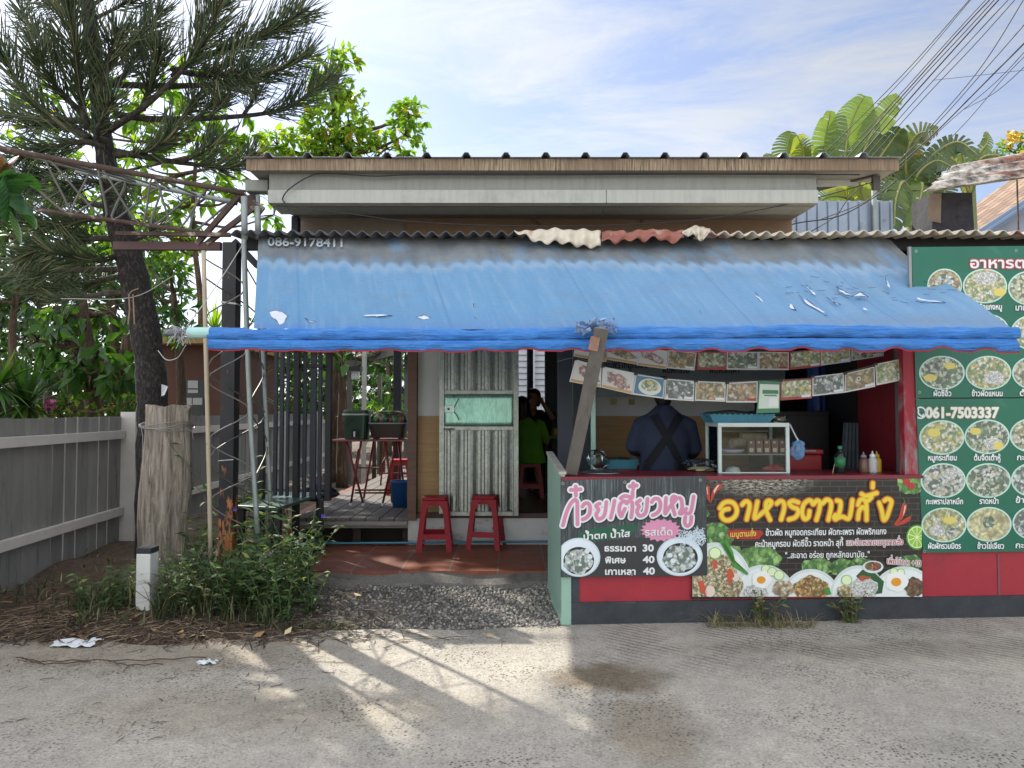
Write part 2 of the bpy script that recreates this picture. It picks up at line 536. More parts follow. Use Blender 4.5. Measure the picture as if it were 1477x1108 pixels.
def concrete_mat():
    m, nt, b, tc = newmat('road_concrete')
    v = tc.outputs['Object']
    base = nt.ramp(nt.noise(v, 1.1, 8, 0.62, 0.3), [(0.25, S('#9f9a92')), (0.5, S('#b4aea3')), (0.78, S('#c4bdb0'))])
    fine = nt.ramp(nt.noise(v, 70, 5, 0.8), [(0.36, 0.58), (0.47, 0.92), (0.56, 1.0), (0.66, 1.12)])
    gr = nt.new('ShaderNodeTexVoronoi'); gr.inputs['Scale'].default_value = 95; nt.link(v, gr.inputs['Vector'])
    gw = nt.new('ShaderNodeTexWhiteNoise'); nt.link(gr.outputs['Position'], gw.inputs['Vector'])
    fine = nt.mix(1.0, fine, nt.ramp(gw.outputs['Value'], [(0.0, 0.7), (0.12, 0.93), (0.8, 1.0), (1.0, 1.15)]), 'MULTIPLY')
    c = nt.mix(1.0, base, fine, 'MULTIPLY')
    mid = nt.ramp(nt.noise(v, 9, 7, 0.7, 0.5), [(0.32, 0.82), (0.6, 1.04)])
    c = nt.mix(1.0, c, mid, 'MULTIPLY')
    # exposed aggregate: dark pits that gather in worn patches
    vo = nt.new('ShaderNodeTexVoronoi'); vo.inputs['Scale'].default_value = 48
    nt.link(v, vo.inputs['Vector'])
    pits = nt.ramp(vo.outputs['Distance'], [(0.15, 1.0), (0.38, 0.0)])
    worn = nt.ramp(nt.noise(v, 1.5, 5, 0.6), [(0.44, 0.0), (0.60, 0.95)])
    pf = nt.math('MULTIPLY', pits, worn)
    c = nt.mix(pf, c, S('#45433e'))
    # broom strokes dragged across the slab beside the counter
    wv = nt.mapping(v, (1, 1, 1), (0, 0, math.radians(-52)))
    wa = nt.new('ShaderNodeTexWave'); wa.inputs['Scale'].default_value = 6; wa.inputs['Distortion'].default_value = 2.5; wa.inputs['Detail'].default_value = 4
    wa.inputs['Detail Scale'].default_value = 1.6
    nt.link(wv, wa.inputs['Vector'])
    sep = nt.new('ShaderNodeSeparateXYZ'); nt.link(v, sep.inputs[0])
    yb = nt.ramp(nt.math('MULTIPLY', sep.outputs['Y'], 0.1), [(0.40, 0.0), (0.46, 1.0)])
    yb = nt.math('MULTIPLY', yb, nt.ramp(nt.math('MULTIPLY', sep.outputs['X'], 0.5), [(0.1, 0.0), (0.35, 1.0)]))
    br = nt.ramp(wa.outputs['Fac'], [(0.08, 0.5), (0.4, 1.0)])
    brk = nt.ramp(nt.noise(v, 3, 3), [(0.40, 0.0), (0.52, 0.9)])
    c = nt.mix(nt.math('MULTIPLY', yb, brk), c, nt.mix(1.0, c, br, 'MULTIPLY'))
    # brown damp stain in front of the counter, and a longer faint trail
    def blot(cx, cy, rx, ry, col, amt, c):
        d = nt.mapping(v, (1 / rx, 1 / ry, 1), loc=(-cx / rx, -cy / ry, 0))
        ln = nt.new('ShaderNodeVectorMath', operation='LENGTH'); nt.link(d, ln.inputs[0])
        ns = nt.math('ADD', ln.outputs['Value'], nt.math('MULTIPLY', nt.math('SUBTRACT', nt.noise(v, 5, 6, 0.7), 0.5), 1.3))
        return nt.mix(nt.ramp(ns, [(0.45, amt), (1.1, 0.0)]), c, nt.mix(1.0, c, col, 'MULTIPLY'))
    c = blot(0.55, 4.12, 0.42, 0.30, (0.42, 0.36, 0.28), 0.95, c)
    c = blot(0.65, 3.45, 0.32, 0.55, (0.62, 0.56, 0.46), 0.7, c)
    c = blot(-1.2, 3.7, 1.3, 0.4, (0.74, 0.70, 0.62), 0.6, c)
    c = blot(-2.2, 4.55, 1.6, 0.5, (0.72, 0.66, 0.58), 0.7, c)
    c = blot(2.2, 4.6, 1.5, 0.25, (0.68, 0.66, 0.64), 0.7, c)
    nt.link(c, b.inputs['Base Color'])
    b.inputs['Roughness'].default_value = 0.92
    h = nt.math('ADD', nt.noise(v, 70, 6, 0.75), nt.math('MULTIPLY', pf, -0.8))
    h2 = nt.math('ADD', h, nt.math('MULTIPLY', nt.noise(v, 6, 4), 0.8))
    nt.link(nt.bump(h2, 0.75, 0.012), b.inputs['Normal'])
    return m
M_CONC = concrete_mat()
M_DIRT = mat('dirt', '#6a5c4c', 0.95, var=0.4, scale=4, bump=0.8, bscale=40, fine=0.4, dirt=('#40372c', 0.5, 3.0))
gm_ = MB(); gm_.poly([(-160, -60, -0.05), (160, -60, -0.05), (160, 300, -0.05), (-160, 300, -0.05)])
tag(obj('ground', gm_, M_DIRT, base=(0, 0, 0)), kind='structure')
rd = MB()
def edge_y(x): return 5.04 + 0.03 * math.sin(x * 2.1) + 0.02 * math.sin(x * 7.3 + 1) + (0.10 if x > 0.4 else 0.0) + max(0, x - 0.4) * 0.07
xs_ = [-40, -12, -8] + [-6 + i * 0.1 for i in range(140)] + [9, 14, 40]
for a, b_ in zip(xs_[:-1], xs_[1:]):
    rd.poly([(a, -30, 0), (b_, -30, 0), (b_, edge_y(b_), 0), (a, edge_y(a), 0)])
    rd.poly([(a, edge_y(a), 0), (b_, edge_y(b_), 0), (b_, edge_y(b_) + 0.01, -0.06), (a, edge_y(a) + 0.01, -0.06)])
tag(obj('road', rd, M_CONC, base=(0, 0, 0)), kind='structure')

def gz(x, y):
    t = min(max((y - 5.0) / 0.95, 0), 1)
    return -0.02 + 0.125 * t + 0.012 * math.sin(x * 5 + y * 3) + 0.01 * math.sin(x * 13 - y * 9)
M_GRAV = mat('gravel_bed', '#76716a', 0.95, var=0.35, scale=30, bump=1.0, bscale=90, fine=0.5)
gb = MB(); gb.grid(lambda u, v: (-1.95 + 2.5 * u, 5.0 + 1.05 * v, gz(-1.95 + 2.5 * u, 5.0 + 1.05 * v)), 50, 24)
tag(obj('gravel_bed', gb, M_GRAV, base=(0, 0, 0)), kind='structure')
def stones(name, n, xr, yr, smin, smax, mlist, zf, bias=None):
    V, F, T = [], [], []
    oc = np.array([(1, 0, 0), (-1, 0, 0), (0, 1, 0), (0, -1, 0), (0, 0, 1), (0, 0, -1)], float)
    fc = np.array([(0, 2, 4), (2, 1, 4), (1, 3, 4), (3, 0, 4), (2, 0, 5), (1, 2, 5), (3, 1, 5), (0, 3, 5)])
    for i in range(n):
        while True:
            x, y = random.uniform(*xr), random.uniform(*yr)
            if bias is None or random.random() < bias(x, y): break
        s = random.uniform(smin, smax) ** 1.0
        q = oc * np.array([s * random.uniform(.7, 1.3), s * random.uniform(.7, 1.3), s * random.uniform(.45, .9)]) * rng.uniform(.75, 1.25, (6, 1))
        a, c_ = random.uniform(0, 6.28), random.uniform(-.6, .6)
        R = np.array(Matrix.Rotation(a, 3, 'Z') @ Matrix.Rotation(c_, 3, 'X'))
        V.append(q @ R.T + np.array([x, y, zf(x, y) + s * .2])); F.append(fc + 6 * i); T.append(np.full(8, random.random()))
    return npmesh(name, np.concatenate(V), np.concatenate(F), mlist, base=(0, 0, 0), tint=np.concatenate(T))
def tintmat(name, stops, rough=0.9, bump=0.0, bscale=80, transl=0.0, spec=0.5, noise=0.0):
    m, nt, b, tc = newmat(name)
    at = nt.new('ShaderNodeAttribute', attribute_name='tint')
    c = nt.ramp(at.outputs['Fac'], [(p, S(x) if isinstance(x, str) else x) for p, x in stops])
    if noise > 0:
        c = nt.mix(1.0, c, nt.ramp(nt.noise(tc.outputs['Object'], 60, 4), [(0.3, 1 - noise), (0.7, 1.0)]), 'MULTIPLY')
    nt.link(c, b.inputs['Base Color'])
    b.inputs['Roughness'].default_value = rough
    b.inputs['Specular IOR Level'].default_value = spec
    if bump > 0: nt.link(nt.bump(nt.noise(tc.outputs['Object'], bscale, 4), bump), b.inputs['Normal'])
    if transl > 0:
        t = nt.new('ShaderNodeBsdfTranslucent')
        tc2 = nt.mix(1.0, c, (1.5, 1.5, 0.55), 'MULTIPLY')
        nt.link(tc2, t.inputs['Color'])
        mx = nt.new('ShaderNodeMixShader'); mx.inputs[0].default_value = transl
        nt.link(b.outputs[0], mx.inputs[1]); nt.link(t.outputs[0], mx.inputs[2])
        nt.link(mx.outputs[0], nt.n['Material Output'].inputs['Surface'])
    return m
M_STONE = tintmat('gravel_stone', [(0, '#545250'), (0.5, '#807d78'), (0.85, '#a29e96'), (1, '#bfb9ad')], 0.9, noise=0.3)
tag(stones('gravel', 5200, (-1.7, 0.40), (5.02, 5.9), 0.007, 0.019, M_STONE, gz,
           lambda x, y: 0.22 + 0.78 * min(1, max(0, (x + 1.0) / 1.2)) * (1.0 if y < 5.6 else 0.7)), kind='stuff')

def tile_mat():
    m, nt, b, tc = newmat('terracotta_tile')
    v = tc.outputs['Object']
    br = nt.new('ShaderNodeTexBrick', offset=0.0, squash=1.0)
    br.inputs['Scale'].default_value = 1.0; br.inputs['Mortar Size'].default_value = 0.009
    br.inputs['Brick Width'].default_value = 0.40; br.inputs['Row Height'].default_value = 0.40
    br.inputs['Color1'].default_value = rgba(S('#8a4c36')); br.inputs['Color2'].default_value = rgba(S('#74402f')); br.inputs['Mortar'].default_value = rgba(S('#806859'))
    br.inputs['Bias'].default_value = -0.2
    nt.link(nt.mapping(v, loc=(0.12, 0.05, 0)), br.inputs['Vector'])
    c = nt.mix(1.0, br.outputs['Color'], nt.ramp(nt.noise(v, 7, 7, 0.65), [(0.3, 0.62), (0.7, 1.1)]), 'MULTIPLY')
    c = nt.mix(nt.ramp(nt.noise(v, 2.5, 6, 0.6), [(0.5, 0.0), (0.75, 0.5)]), c, S('#5d4a40'))
    nt.link(c, b.inputs['Base Color'])
    b.inputs['Roughness'].default_value = 0.55
    h = nt.math('ADD', nt.math('MULTIPLY', br.outputs['Fac'], -1.0), nt.math('MULTIPLY', nt.noise(v, 40, 4), 0.25))
    nt.link(nt.bump(h, 0.5, 0.006), b.inputs['Normal'])
    return m
M_TILE = tile_mat()
tl = MB(); tl.b3(-1.80, 3.9, 5.97, WALLY - 0.003, FLOOR - 0.06, FLOOR)
tag(obj('tiled_floor', tl, M_TILE, base=(0, 0, 0)), kind='structure')
M_CURB = mat('curb_cement', '#7d7a74', 0.93, var=0.3, scale=5, bump=0.9, bscale=60, fine=0.4, dirt=('#4b453d', 0.5, 4))
cb = MB()
def curb(u, v):
    x = -1.86 + 2.3 * u
    r = 0.03 * math.sin(x * 3.1) + 0.014 * math.sin(x * 11)
    k = [(5.83, 0.05), (5.86, 0.115), (5.93, 0.15), (5.985, FLOOR - 0.016)][int(round(v * 3))]
    return (x, k[0] + r * (1 - v), k[1] + 0.012 * math.sin(x * 7))
cb.grid(curb, 60, 3)
tag(obj('step_edge', cb, M_CURB, base=(0, 0, 0)), kind='structure')
sf = MB(); sf.b3(0.42, 3.9, 5.46, 5.965, FLOOR - 0.1, FLOOR - 0.003)
tag(obj('stall_floor', sf, M_CURB, base=(0, 0, 0)), kind='structure')
gd = MB(); gd.grid(lambda u, v: (-30 + 32 * u, 8.0 + 40 * v, 0.02 + 0.05 * math.sin(u * 60) * math.sin(v * 40)), 60, 60)
tag(obj('garden_soil', gd, M_DIRT, base=(0, 0, 0)), kind='structure')
gp = MB(); gp.b3(-2.85, -2.16, 8.6, 13.5, -0.02, 0.16)
tag(obj('garden_path', gp, M_TILE, base=(0, 0, 0)), kind='structure')
bed = MB()
def bedf(u, v):
    x = -5.6 + 4.15 * u; e = 4.55 + 0.42 * abs(math.sin(x * 0.9 + 0.4)) * 0.5 + 0.08 * math.sin(x * 6.1) + (0.25 if x > -1.9 else 0)
    if x < -3.1: e += 0.25
    y = e + (7.9 - e) * v
    h = 0.004 + 0.13 * min(1, v * 2.2) * (1 - max(0, (x + 1.75) / 0.3) if x > -1.75 else 1) + 0.02 * math.sin(x * 9) * math.sin(y * 7) * min(1, v * 4)
    return (x, y, h)
bed.grid(bedf, 70, 40)
def litter_soil():
    m, nt, b, tc = newmat('needle_litter_soil')
    v = tc.outputs['Object']
    a = nt.noise(nt.mapping(v, (1, 1, 1)), 22, 8, 0.75, 1.5)
    c = nt.ramp(a, [(0.25, S('#2e251d')), (0.45, S('#5a493a')), (0.6, S('#7b6652')), (0.8, S('#9a8873'))])
    nt.link(c, b.inputs['Base Color']); b.inputs['Roughness'].default_value = 0.95
    nt.link(nt.bump(nt.noise(v, 60, 6, 0.8, 1.0), 1.0, 0.03), b.inputs['Normal'])
    return m
tag(obj('planting_bed', bed, litter_soil(), base=(0, 0, 0)), kind='structure')

M_WHITEWALL = mat('white_plaster', '#b9bdb8', 0.75, var=0.08, scale=3, bump=0.15, dirt=('#84847c', 0.22, 2.2))
M_OCHRE = None
def streaked(name, c1, c2, rough=.55):
    m, nt, b, tc = newmat(name)
    o = tc.outputs['Object']
    c = nt.ramp(nt.noise(nt.mapping(o, (9, 9, .7)), 2.5, 7, .7), [(.35, S(c2)), (.58, S(c1))])
    c = nt.mix(nt.ramp(nt.noise(o, 2.2, 7, .7), [(.52, 0.), (.72, .45)]), c, S('#6f6f68'))
    nt.link(c, b.inputs['Base Color']); b.inputs['Roughness'].default_value = rough
    return m
def wood_print(name, c1, c2, rz=0.0):
    m, nt, b, tc = newmat(name)
    v = nt.mapping(tc.outputs['Object'], (1.2, 1.2, 14), (0, rz, 0))
    c = nt.ramp(nt.noise(v, 2.2, 8, 0.65, 0.6), [(0.3, S(c1)), (0.7, S(c2))])
    c = nt.mix(nt.ramp(nt.noise(tc.outputs['Object'], 1.5, 4), [(0.45, 0.0), (0.8, 0.35)]), c, S('#5b4a33'))
    nt.link(c, b.inputs['Base Color']); b.inputs['Roughness'].default_value = 0.5
    return m
M_OCHRE = wood_print('ochre_wainscot', '#8a6a3c', '#a8834c')
M_BROWN = wood_print('brown_post_wood', '#4a2f22', '#64422f', 1.57)
M_FASCIA = streaked('painted_steel_fascia', '#8d8f87', '#83857d')
M_SOFFIT = mat('soffit_board', '#8c8a84', 0.8, var=0.08, scale=2, dirt=('#6a665f', 0.25, 2))
def fascia_rust():
    m, nt, b, tc = newmat('stained_gutter_board')
    o = tc.outputs['Object']
    v = nt.mapping(o, (26, 1, 1.2))
    s = nt.noise(v, 3.0, 6, 0.7)
    c = nt.ramp(s, [(0.36, S('#40372d')), (0.49, S('#8a7860')), (0.66, S('#b3a188'))])
    bl = nt.ramp(nt.noise(nt.mapping(o, (1.3, 1, 0.2)), 2.3, 4), [(0.42, 0.0), (0.62, 0.7)])
    c = nt.mix(bl, c, S('#77624e'))
    nt.link(c, b.inputs['Base Color']); b.inputs['Roughness'].default_value = 0.75
    return m
M_RUSTFASCIA = fascia_rust()
M_ROOF = mat('grey_metal_roof', '#94989e', 0.5, 0.2, var=0.1, scale=3)
RY = 6.15                                     # front edge of the main roof
shop = thing('shop_building', (0.5, 7.2, 0), 'low shop house with white and ochre walls, grey fascia beam and ribbed metal roof', 'building')
w = MB()
XL, XR = -1.02, 3.35
dl, dr = P(748, 600, WALLY).x, P(806, 600, WALLY).x      # doorway
wl_ = MB(); zt = 3.42; zo = P(0, 600, WALLY).z
def wallpart(x0, x1, z0, z1, mb): mb.b3(x0, x1, WALLY, WALLY + 0.12, z0, z1)
zwain = P(620, 600, WALLY).z
for x0, x1 in ((XL, dl), (dr, 2.42)):
    wallpart(x0, x1, zwain, zt, wl_)
wallpart(dl, dr, 2.55, zt, wl_)
wallpart(2.42, XR, 2.4, 2.95, wl_)
obj('wall', wl_, M_WHITEWALL, shop)
wo = MB()
for x0, x1 in ((XL, dl), (dr, 2.42)): wallpart(x0, x1, ROOMZ, zwain - 0.001, wo)
obj('wainscot', wo, M_OCHRE, shop)
wb = MB(); wb.b3(P(590, 700, WALLY).x, 3.9, WALLY - 0.06, WALLY + 0.2, FLOOR - 0.05, ROOMZ - 0.003)
obj('plinth', wb, mat('plinth_paint', '#c2c3bd', 0.7, var=0.1, scale=3, dirt=('#6f675c', 0.3, 5)), shop)
ts = MB(); ts.b3(P(590, 700, WALLY).x, dr + 0.1, WALLY - 0.075, WALLY - 0.001, ROOMZ - 0.001, ROOMZ + 0.045)
obj('door_sill', ts, mat('dark_sill', '#4b3a2c', 0.6), shop)
rf = MB(); rf.b3(-1.0, 3.9, WALLY + 0.121, 10.6, ROOMZ - 0.1, ROOMZ)
obj('room_floor', rf, mat('room_floor_tile', '#6f6a52', 0.35, var=0.12, scale=2), shop)
bp = MB(); x0 = P(588, 600, WALLY - 0.1).x; x1 = P(601, 600, WALLY - 0.1).x
bp.b3(x0 - 0.002, x1, WALLY - 0.1, WALLY + 0.2, ROOMZ - 0.02, 3.4)
obj('corner_post', bp, M_BROWN, shop, bevel=0.004)
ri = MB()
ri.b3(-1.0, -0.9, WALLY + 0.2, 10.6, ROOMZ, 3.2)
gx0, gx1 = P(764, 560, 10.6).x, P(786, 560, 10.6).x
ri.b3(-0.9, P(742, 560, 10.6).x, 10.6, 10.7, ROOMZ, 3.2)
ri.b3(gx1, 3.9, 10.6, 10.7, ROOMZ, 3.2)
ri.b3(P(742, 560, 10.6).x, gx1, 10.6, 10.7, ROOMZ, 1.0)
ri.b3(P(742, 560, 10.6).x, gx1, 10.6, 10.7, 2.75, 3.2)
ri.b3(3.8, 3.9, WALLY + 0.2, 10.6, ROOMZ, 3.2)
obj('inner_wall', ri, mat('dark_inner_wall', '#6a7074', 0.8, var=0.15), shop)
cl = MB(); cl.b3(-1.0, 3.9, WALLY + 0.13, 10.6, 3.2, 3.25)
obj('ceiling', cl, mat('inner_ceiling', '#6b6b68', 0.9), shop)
wf = MB()
zb, ztp = 1.0, 2.75
a, b_ = P(742, 560, 10.6).x, P(765, 560, 10.6).x
for (q0, q1) in ((a, a + .05), (b_ - .05, b_)): wf.b3(q0, q1, 10.56, 10.66, zb, ztp)
wf.b3(a, b_, 10.56, 10.66, ztp - 0.06, ztp)
obj('window_frame', wf, mat('blue_white_frame', '#8f9ab4', 0.5, var=0.05), shop, bevel=0.004)
pl_ = MB(); pl_.b3(b_, b_ + 0.04, 10.55, 10.67, zb, ztp)
obj('window_post', pl_, mat('blue_frame', '#4d5a80', 0.5), shop)
xr0, xr1 = P(355, 237, RY).x, P(1297, 240, RY).x
zr1, zr0 = P(738, 229, RY).z, P(738, 246, RY).z
fb = MB(); fb.b3(xr0, xr1, RY, RY + 0.03, zr0, zr1)
obj('gutter_board', fb, M_RUSTFASCIA, shop, bevel=0.003)
SL = 0.06                                    # roof rises gently to the back
def rz_(y): return zr1 + (y - RY) * SL
rs = MB()
period = (P(853, 229, RY).x - P(796, 229, RY).x)
ribx0 = P(388, 229, RY).x
XB0, XB1 = P(388, 270, 6.26).x, P(1178, 270, 6.26).x
def roofprofile():
    pts = [(xr0 - 0.01, 0)]
    k = 0
    while True:
        c_ = ribx0 + k * period
        if c_ > xr1 - 0.05: break
        pts += [(c_ - 0.042, 0), (c_ - 0.016, 0.040), (c_ + 0.016, 0.040), (c_ + 0.042, 0)]
        k += 1
    return pts + [(xr1 + 0.01, 0)]
rp = roofprofile()
for y0, y1 in ((RY - 0.04, 6.5), (6.5, 10.75)):
    for (xa, za), (xb, zb_) in zip(rp[:-1], rp[1:]):
        if y0 == 6.5 and (xa < XB0 - .1 or xb > XB1 + .1): continue
        rs.poly([(xa, y0, rz_(y0) + za + .004), (xb, y0, rz_(y0) + zb_ + .004), (xb, y1, rz_(y1) + zb_ + .004), (xa, y1, rz_(y1) + za + .004)])
obj('roof', rs, M_ROOF, shop, solid=0.003)
BY = 6.26
xb0, xb1 = P(388, 270, BY).x, P(1178, 270, BY).x
zbt, zbm, zbb = P(738, 249, BY).z + 0.02, P(738, 275, BY).z, P(738, 293, BY - .03).z
so_ = MB(); so_.b3(xr0 + 0.01, xr1 - 0.01, RY + 0.031, 6.5, zr0 + 0.012, zr0 + 0.02); so_.b3(xb0, xb1, 6.501, 10.7, zr0 + 0.012, zr0 + 0.02)
obj('eaves_soffit', so_, M_SOFFIT, shop)
bm1 = MB(); bm1.b3(xb0, xb1, BY, 6.6, zbm, zr0 + 0.011)
seam = P(874, 270, BY).x
obj('upper_beam', bm1, M_FASCIA, shop, bevel=0.004)
bm2 = MB(); bm2.b3(xb0, seam - 0.002, BY - .03, 6.6, zbb, zbm - 0.002); bm2.b3(seam + 0.002, xb1, BY - .03, 6.6, zbb, zbm - 0.002)
obj('lower_beam', bm2, streaked('pale_steel_beam', '#b0b3aa', '#a5a89f'), shop, bevel=0.004)
sfm = MB()
pf0 = [Vector((xb0 + .004, BY + .02, zbb - .004)), Vector((xb1 - .004, BY + .02, zbb - .004))]
yb_ = 7.06
pb0 = [P(430, 314, yb_), P(1140, 318, yb_)]
sfm.poly([pf0[0], pf0[1], pb0[1], pb0[0]])
obj('sloping_soffit', sfm, mat('brown_grey_soffit', '#96908a', 0.85, var=0.1, dirt=('#4f4a44', 0.2, 3)), shop, solid=0.006)
uw = MB(); uw.b3(pb0[0].x + .005, pb0[1].x - .005, yb_ + .006, yb_ + 0.1, 3.0, pb0[0].z + 0.02)
obj('upper_wall', uw, mat('taupe_panel', '#94887b', 0.8, var=0.1), shop)
bd = MB(); bd.b3(P(587, 320, yb_).x, P(1140, 320, yb_).x, yb_ - 0.04, yb_ + 0.003, 3.05, P(738, 313, yb_).z)
obj('shop_board', bd, mat('brown_board', '#8d745c', 0.7, var=0.15, scale=3, dirt=('#4e3d30', .3, 4)), shop)
tr = MB(); tr.b3(P(587, 320, yb_).x, P(1140, 320, yb_).x, yb_ - 0.055, yb_ - 0.041, P(738, 313, yb_).z - 0.008, P(738, 311, yb_).z)
obj('board_trim', tr, M_FASCIA, shop)
dp = MB(); q = P(427, 318, 6.9); dp.b3(q.x - .03, q.x + .03, 6.85, 6.95, 3.0, q.z + 0.03)
obj('roof_post', dp, mat('dark_steel', '#2c2f36', 0.5, 0.3), shop)
wbd = MB(); wbd.hexa([P(1179, 270, 6.45), P(1238, 268, 6.45), P(1238, 256, 6.45), P(1179, 255, 6.45)], [P(1179, 270, 6.48), P(1238, 268, 6.48), P(1238, 256, 6.48), P(1179, 255, 6.48)])
obj('end_board', wbd, mat('white_board', '#b9bab4', .7, var=.12, dirt=('#77746c', .25, 9)), shop)
gpz = MB(); q0 = P(374, 271, 6.4); q1 = P(389, 271, 6.4); gpz.b3(P(356, 271, 6.4).x, q1.x, 6.35, 6.47, q0.z - .045, q0.z + .06)
obj('gutter_outlet', gpz, M_FASCIA, shop, bevel=0.01)
ge = MB(); q = P(366, 283, 6.41); ge.tube([(q.x, 6.41, q.z - 0.07), (q.x, 6.41, q.z + 0.0)], 0.05, 12)
obj('outlet_collar', ge, mat('black_rubber', '#22262b', 0.6), shop, smooth=False)
rb = MB(); rb.bar(P(1180, 270, 6.7), P(1262, 249, 6.3), .035, .07); rb.b3(P(1258, 250, 6.3).x, P(1268, 250, 6.3).x, 6.28, 6.32, P(0, 274, 6.3).z, zr0)
obj('roof_bracket', rb, mat('weathered_bracket', '#55504c', 0.7, 0.2), shop)
EY = 5.74
ze = P(738, 336, EY).z
M_BLACKSTEEL = mat('black_painted_steel', '#191a1d', 0.55, 0.0, var=0.25, scale=8, dirt=('#4a4340', 0.2, 6))
def sheetfn(x0, x1, y0, y1, z0, slope, amp=0.019, per=0.112, ph=0.0):
    def f(u, v):
        x = x0 + (x1 - x0) * u; y = y0 + (y1 - y0) * v
        return (x, y, z0 + slope * (y - y0) + amp * math.sin(2 * math.pi * x / per + ph) + 0.006 * math.sin(x * 2.3))
    return f
lean = thing('lean_to_roof', (0.8, 6.0, 2.9), 'wavy corrugated lean-to roof over the blue awning with bent rusty edge', 'roof')
M_OLDSHEET = mat('old_fibre_sheet', '#55585a', 0.85, var=0.25, scale=6, bump=0.4, dirt=('#2f2f2f', 0.4, 5))
M_CREAM = mat('cream_red_sheet', '#c9c0ad', 0.7, var=0.12, scale=5, bump=0.3, dirt=('#9a5a48', 0.42, 3.2))
M_RED = mat('faded_red_sheet', '#8e5648', 0.7, var=0.2, scale=5, bump=0.3, dirt=('#c9bfae', 0.35, 4))
xl0, xm, xr_, xe = P(330, 336, EY).x, P(742, 336, EY).x, P(1010, 336, EY).x, P(1720, 336, EY).x
for nm, x0, x1, mm in (('roof_sheet', xl0, xm, M_OLDSHEET), ('roof_sheet', xm, xr_, M_OLDSHEET), ('roof_sheet', xr_, xe, M_CREAM)):
    s_ = MB(); n = int((x1 - x0) / 0.112 * 10)
    s_.grid(sheetfn(x0, x1, EY + (0.05 if (x0 == xm) else 0), WALLY - 0.02, ze, 0.11), n, 3)
    obj(nm, s_, mm, lean, smooth=True, solid=0.007)
def bentpiece(x0p, x1p, top, low, mm, seed):
    r = random.Random(seed)
    lows = [(x0p + (x1p - x0p) * i / (len(low) - 1), y) for i, y in enumerate(low)]
    sp = spline([(a, b) for a, b in lows], 6)
    tp = spline([(x0p + (x1p - x0p) * i / (len(top) - 1), y) for i, y in enumerate(top)], 6)
    def f(u, v):
        i = u * (len(sp) - 1); k = min(int(i), len(sp) - 2); t = i - k
        b_ = (sp[k][0] + (sp[k + 1][0] - sp[k][0]) * t, sp[k][1] + (sp[k + 1][1] - sp[k][1]) * t)
        i = u * (len(tp) - 1); k = min(int(i), len(tp) - 2); t = i - k
        a = (tp[k][0] + (tp[k + 1][0] - tp[k][0]) * t, tp[k][1] + (tp[k + 1][1] - tp[k][1]) * t)
        px = a[0] * (1 - v) + b_[0] * v; py = a[1] * (1 - v) + b_[1] * v
        Y = EY + 0.06 - 0.12 * math.sin(v * 1.57) + 0.02 * math.sin(u * 34 + seed) * (0.3 + v)
        q = P(px, py, Y); k = (x1p - x0p) / 21.0
        return q + Vector((0, -.016, .012)) * math.sin(u * 6.283 * k + seed) * (.4 + .6 * v) + Vector((0, .012 * math.sin(v * 9 + u * 23), 0))
    mb = MB(); mb.grid(f, 60, 8)
    return obj('bent_sheet', mb, mm, lean, smooth=True, solid=0.004)
bentpiece(742, 866, [333, 333, 331, 330, 332, 331, 334], [333, 343, 351, 349, 353, 356, 357], M_CREAM, 3)
bentpiece(868, 986, [334, 333, 334, 332, 331, 333, 333], [346, 350, 346, 347, 343, 350, 345], M_RED, 5)
bentpiece(984, 1024, [333, 328, 326, 332], [337, 340, 346, 338], M_CREAM, 9)
bm = MB(); bm.b3(xl0 + 0.01, xe, 6.0, 6.06, P(0, 360, 6.0).z, P(0, 341, 6.0).z)
obj('front_purlin', bm, M_BLACKSTEEL, lean, bevel=0.004)
bm = MB()
for y in (6.5, 7.0): bm.b3(xl0 + 0.02, xe, y, y + 0.05, ze - 0.02 + 0.11 * (y - EY) - 0.1, ze - 0.03 + 0.11 * (y - EY))
obj('rafter', bm, M_BLACKSTEEL, lean)

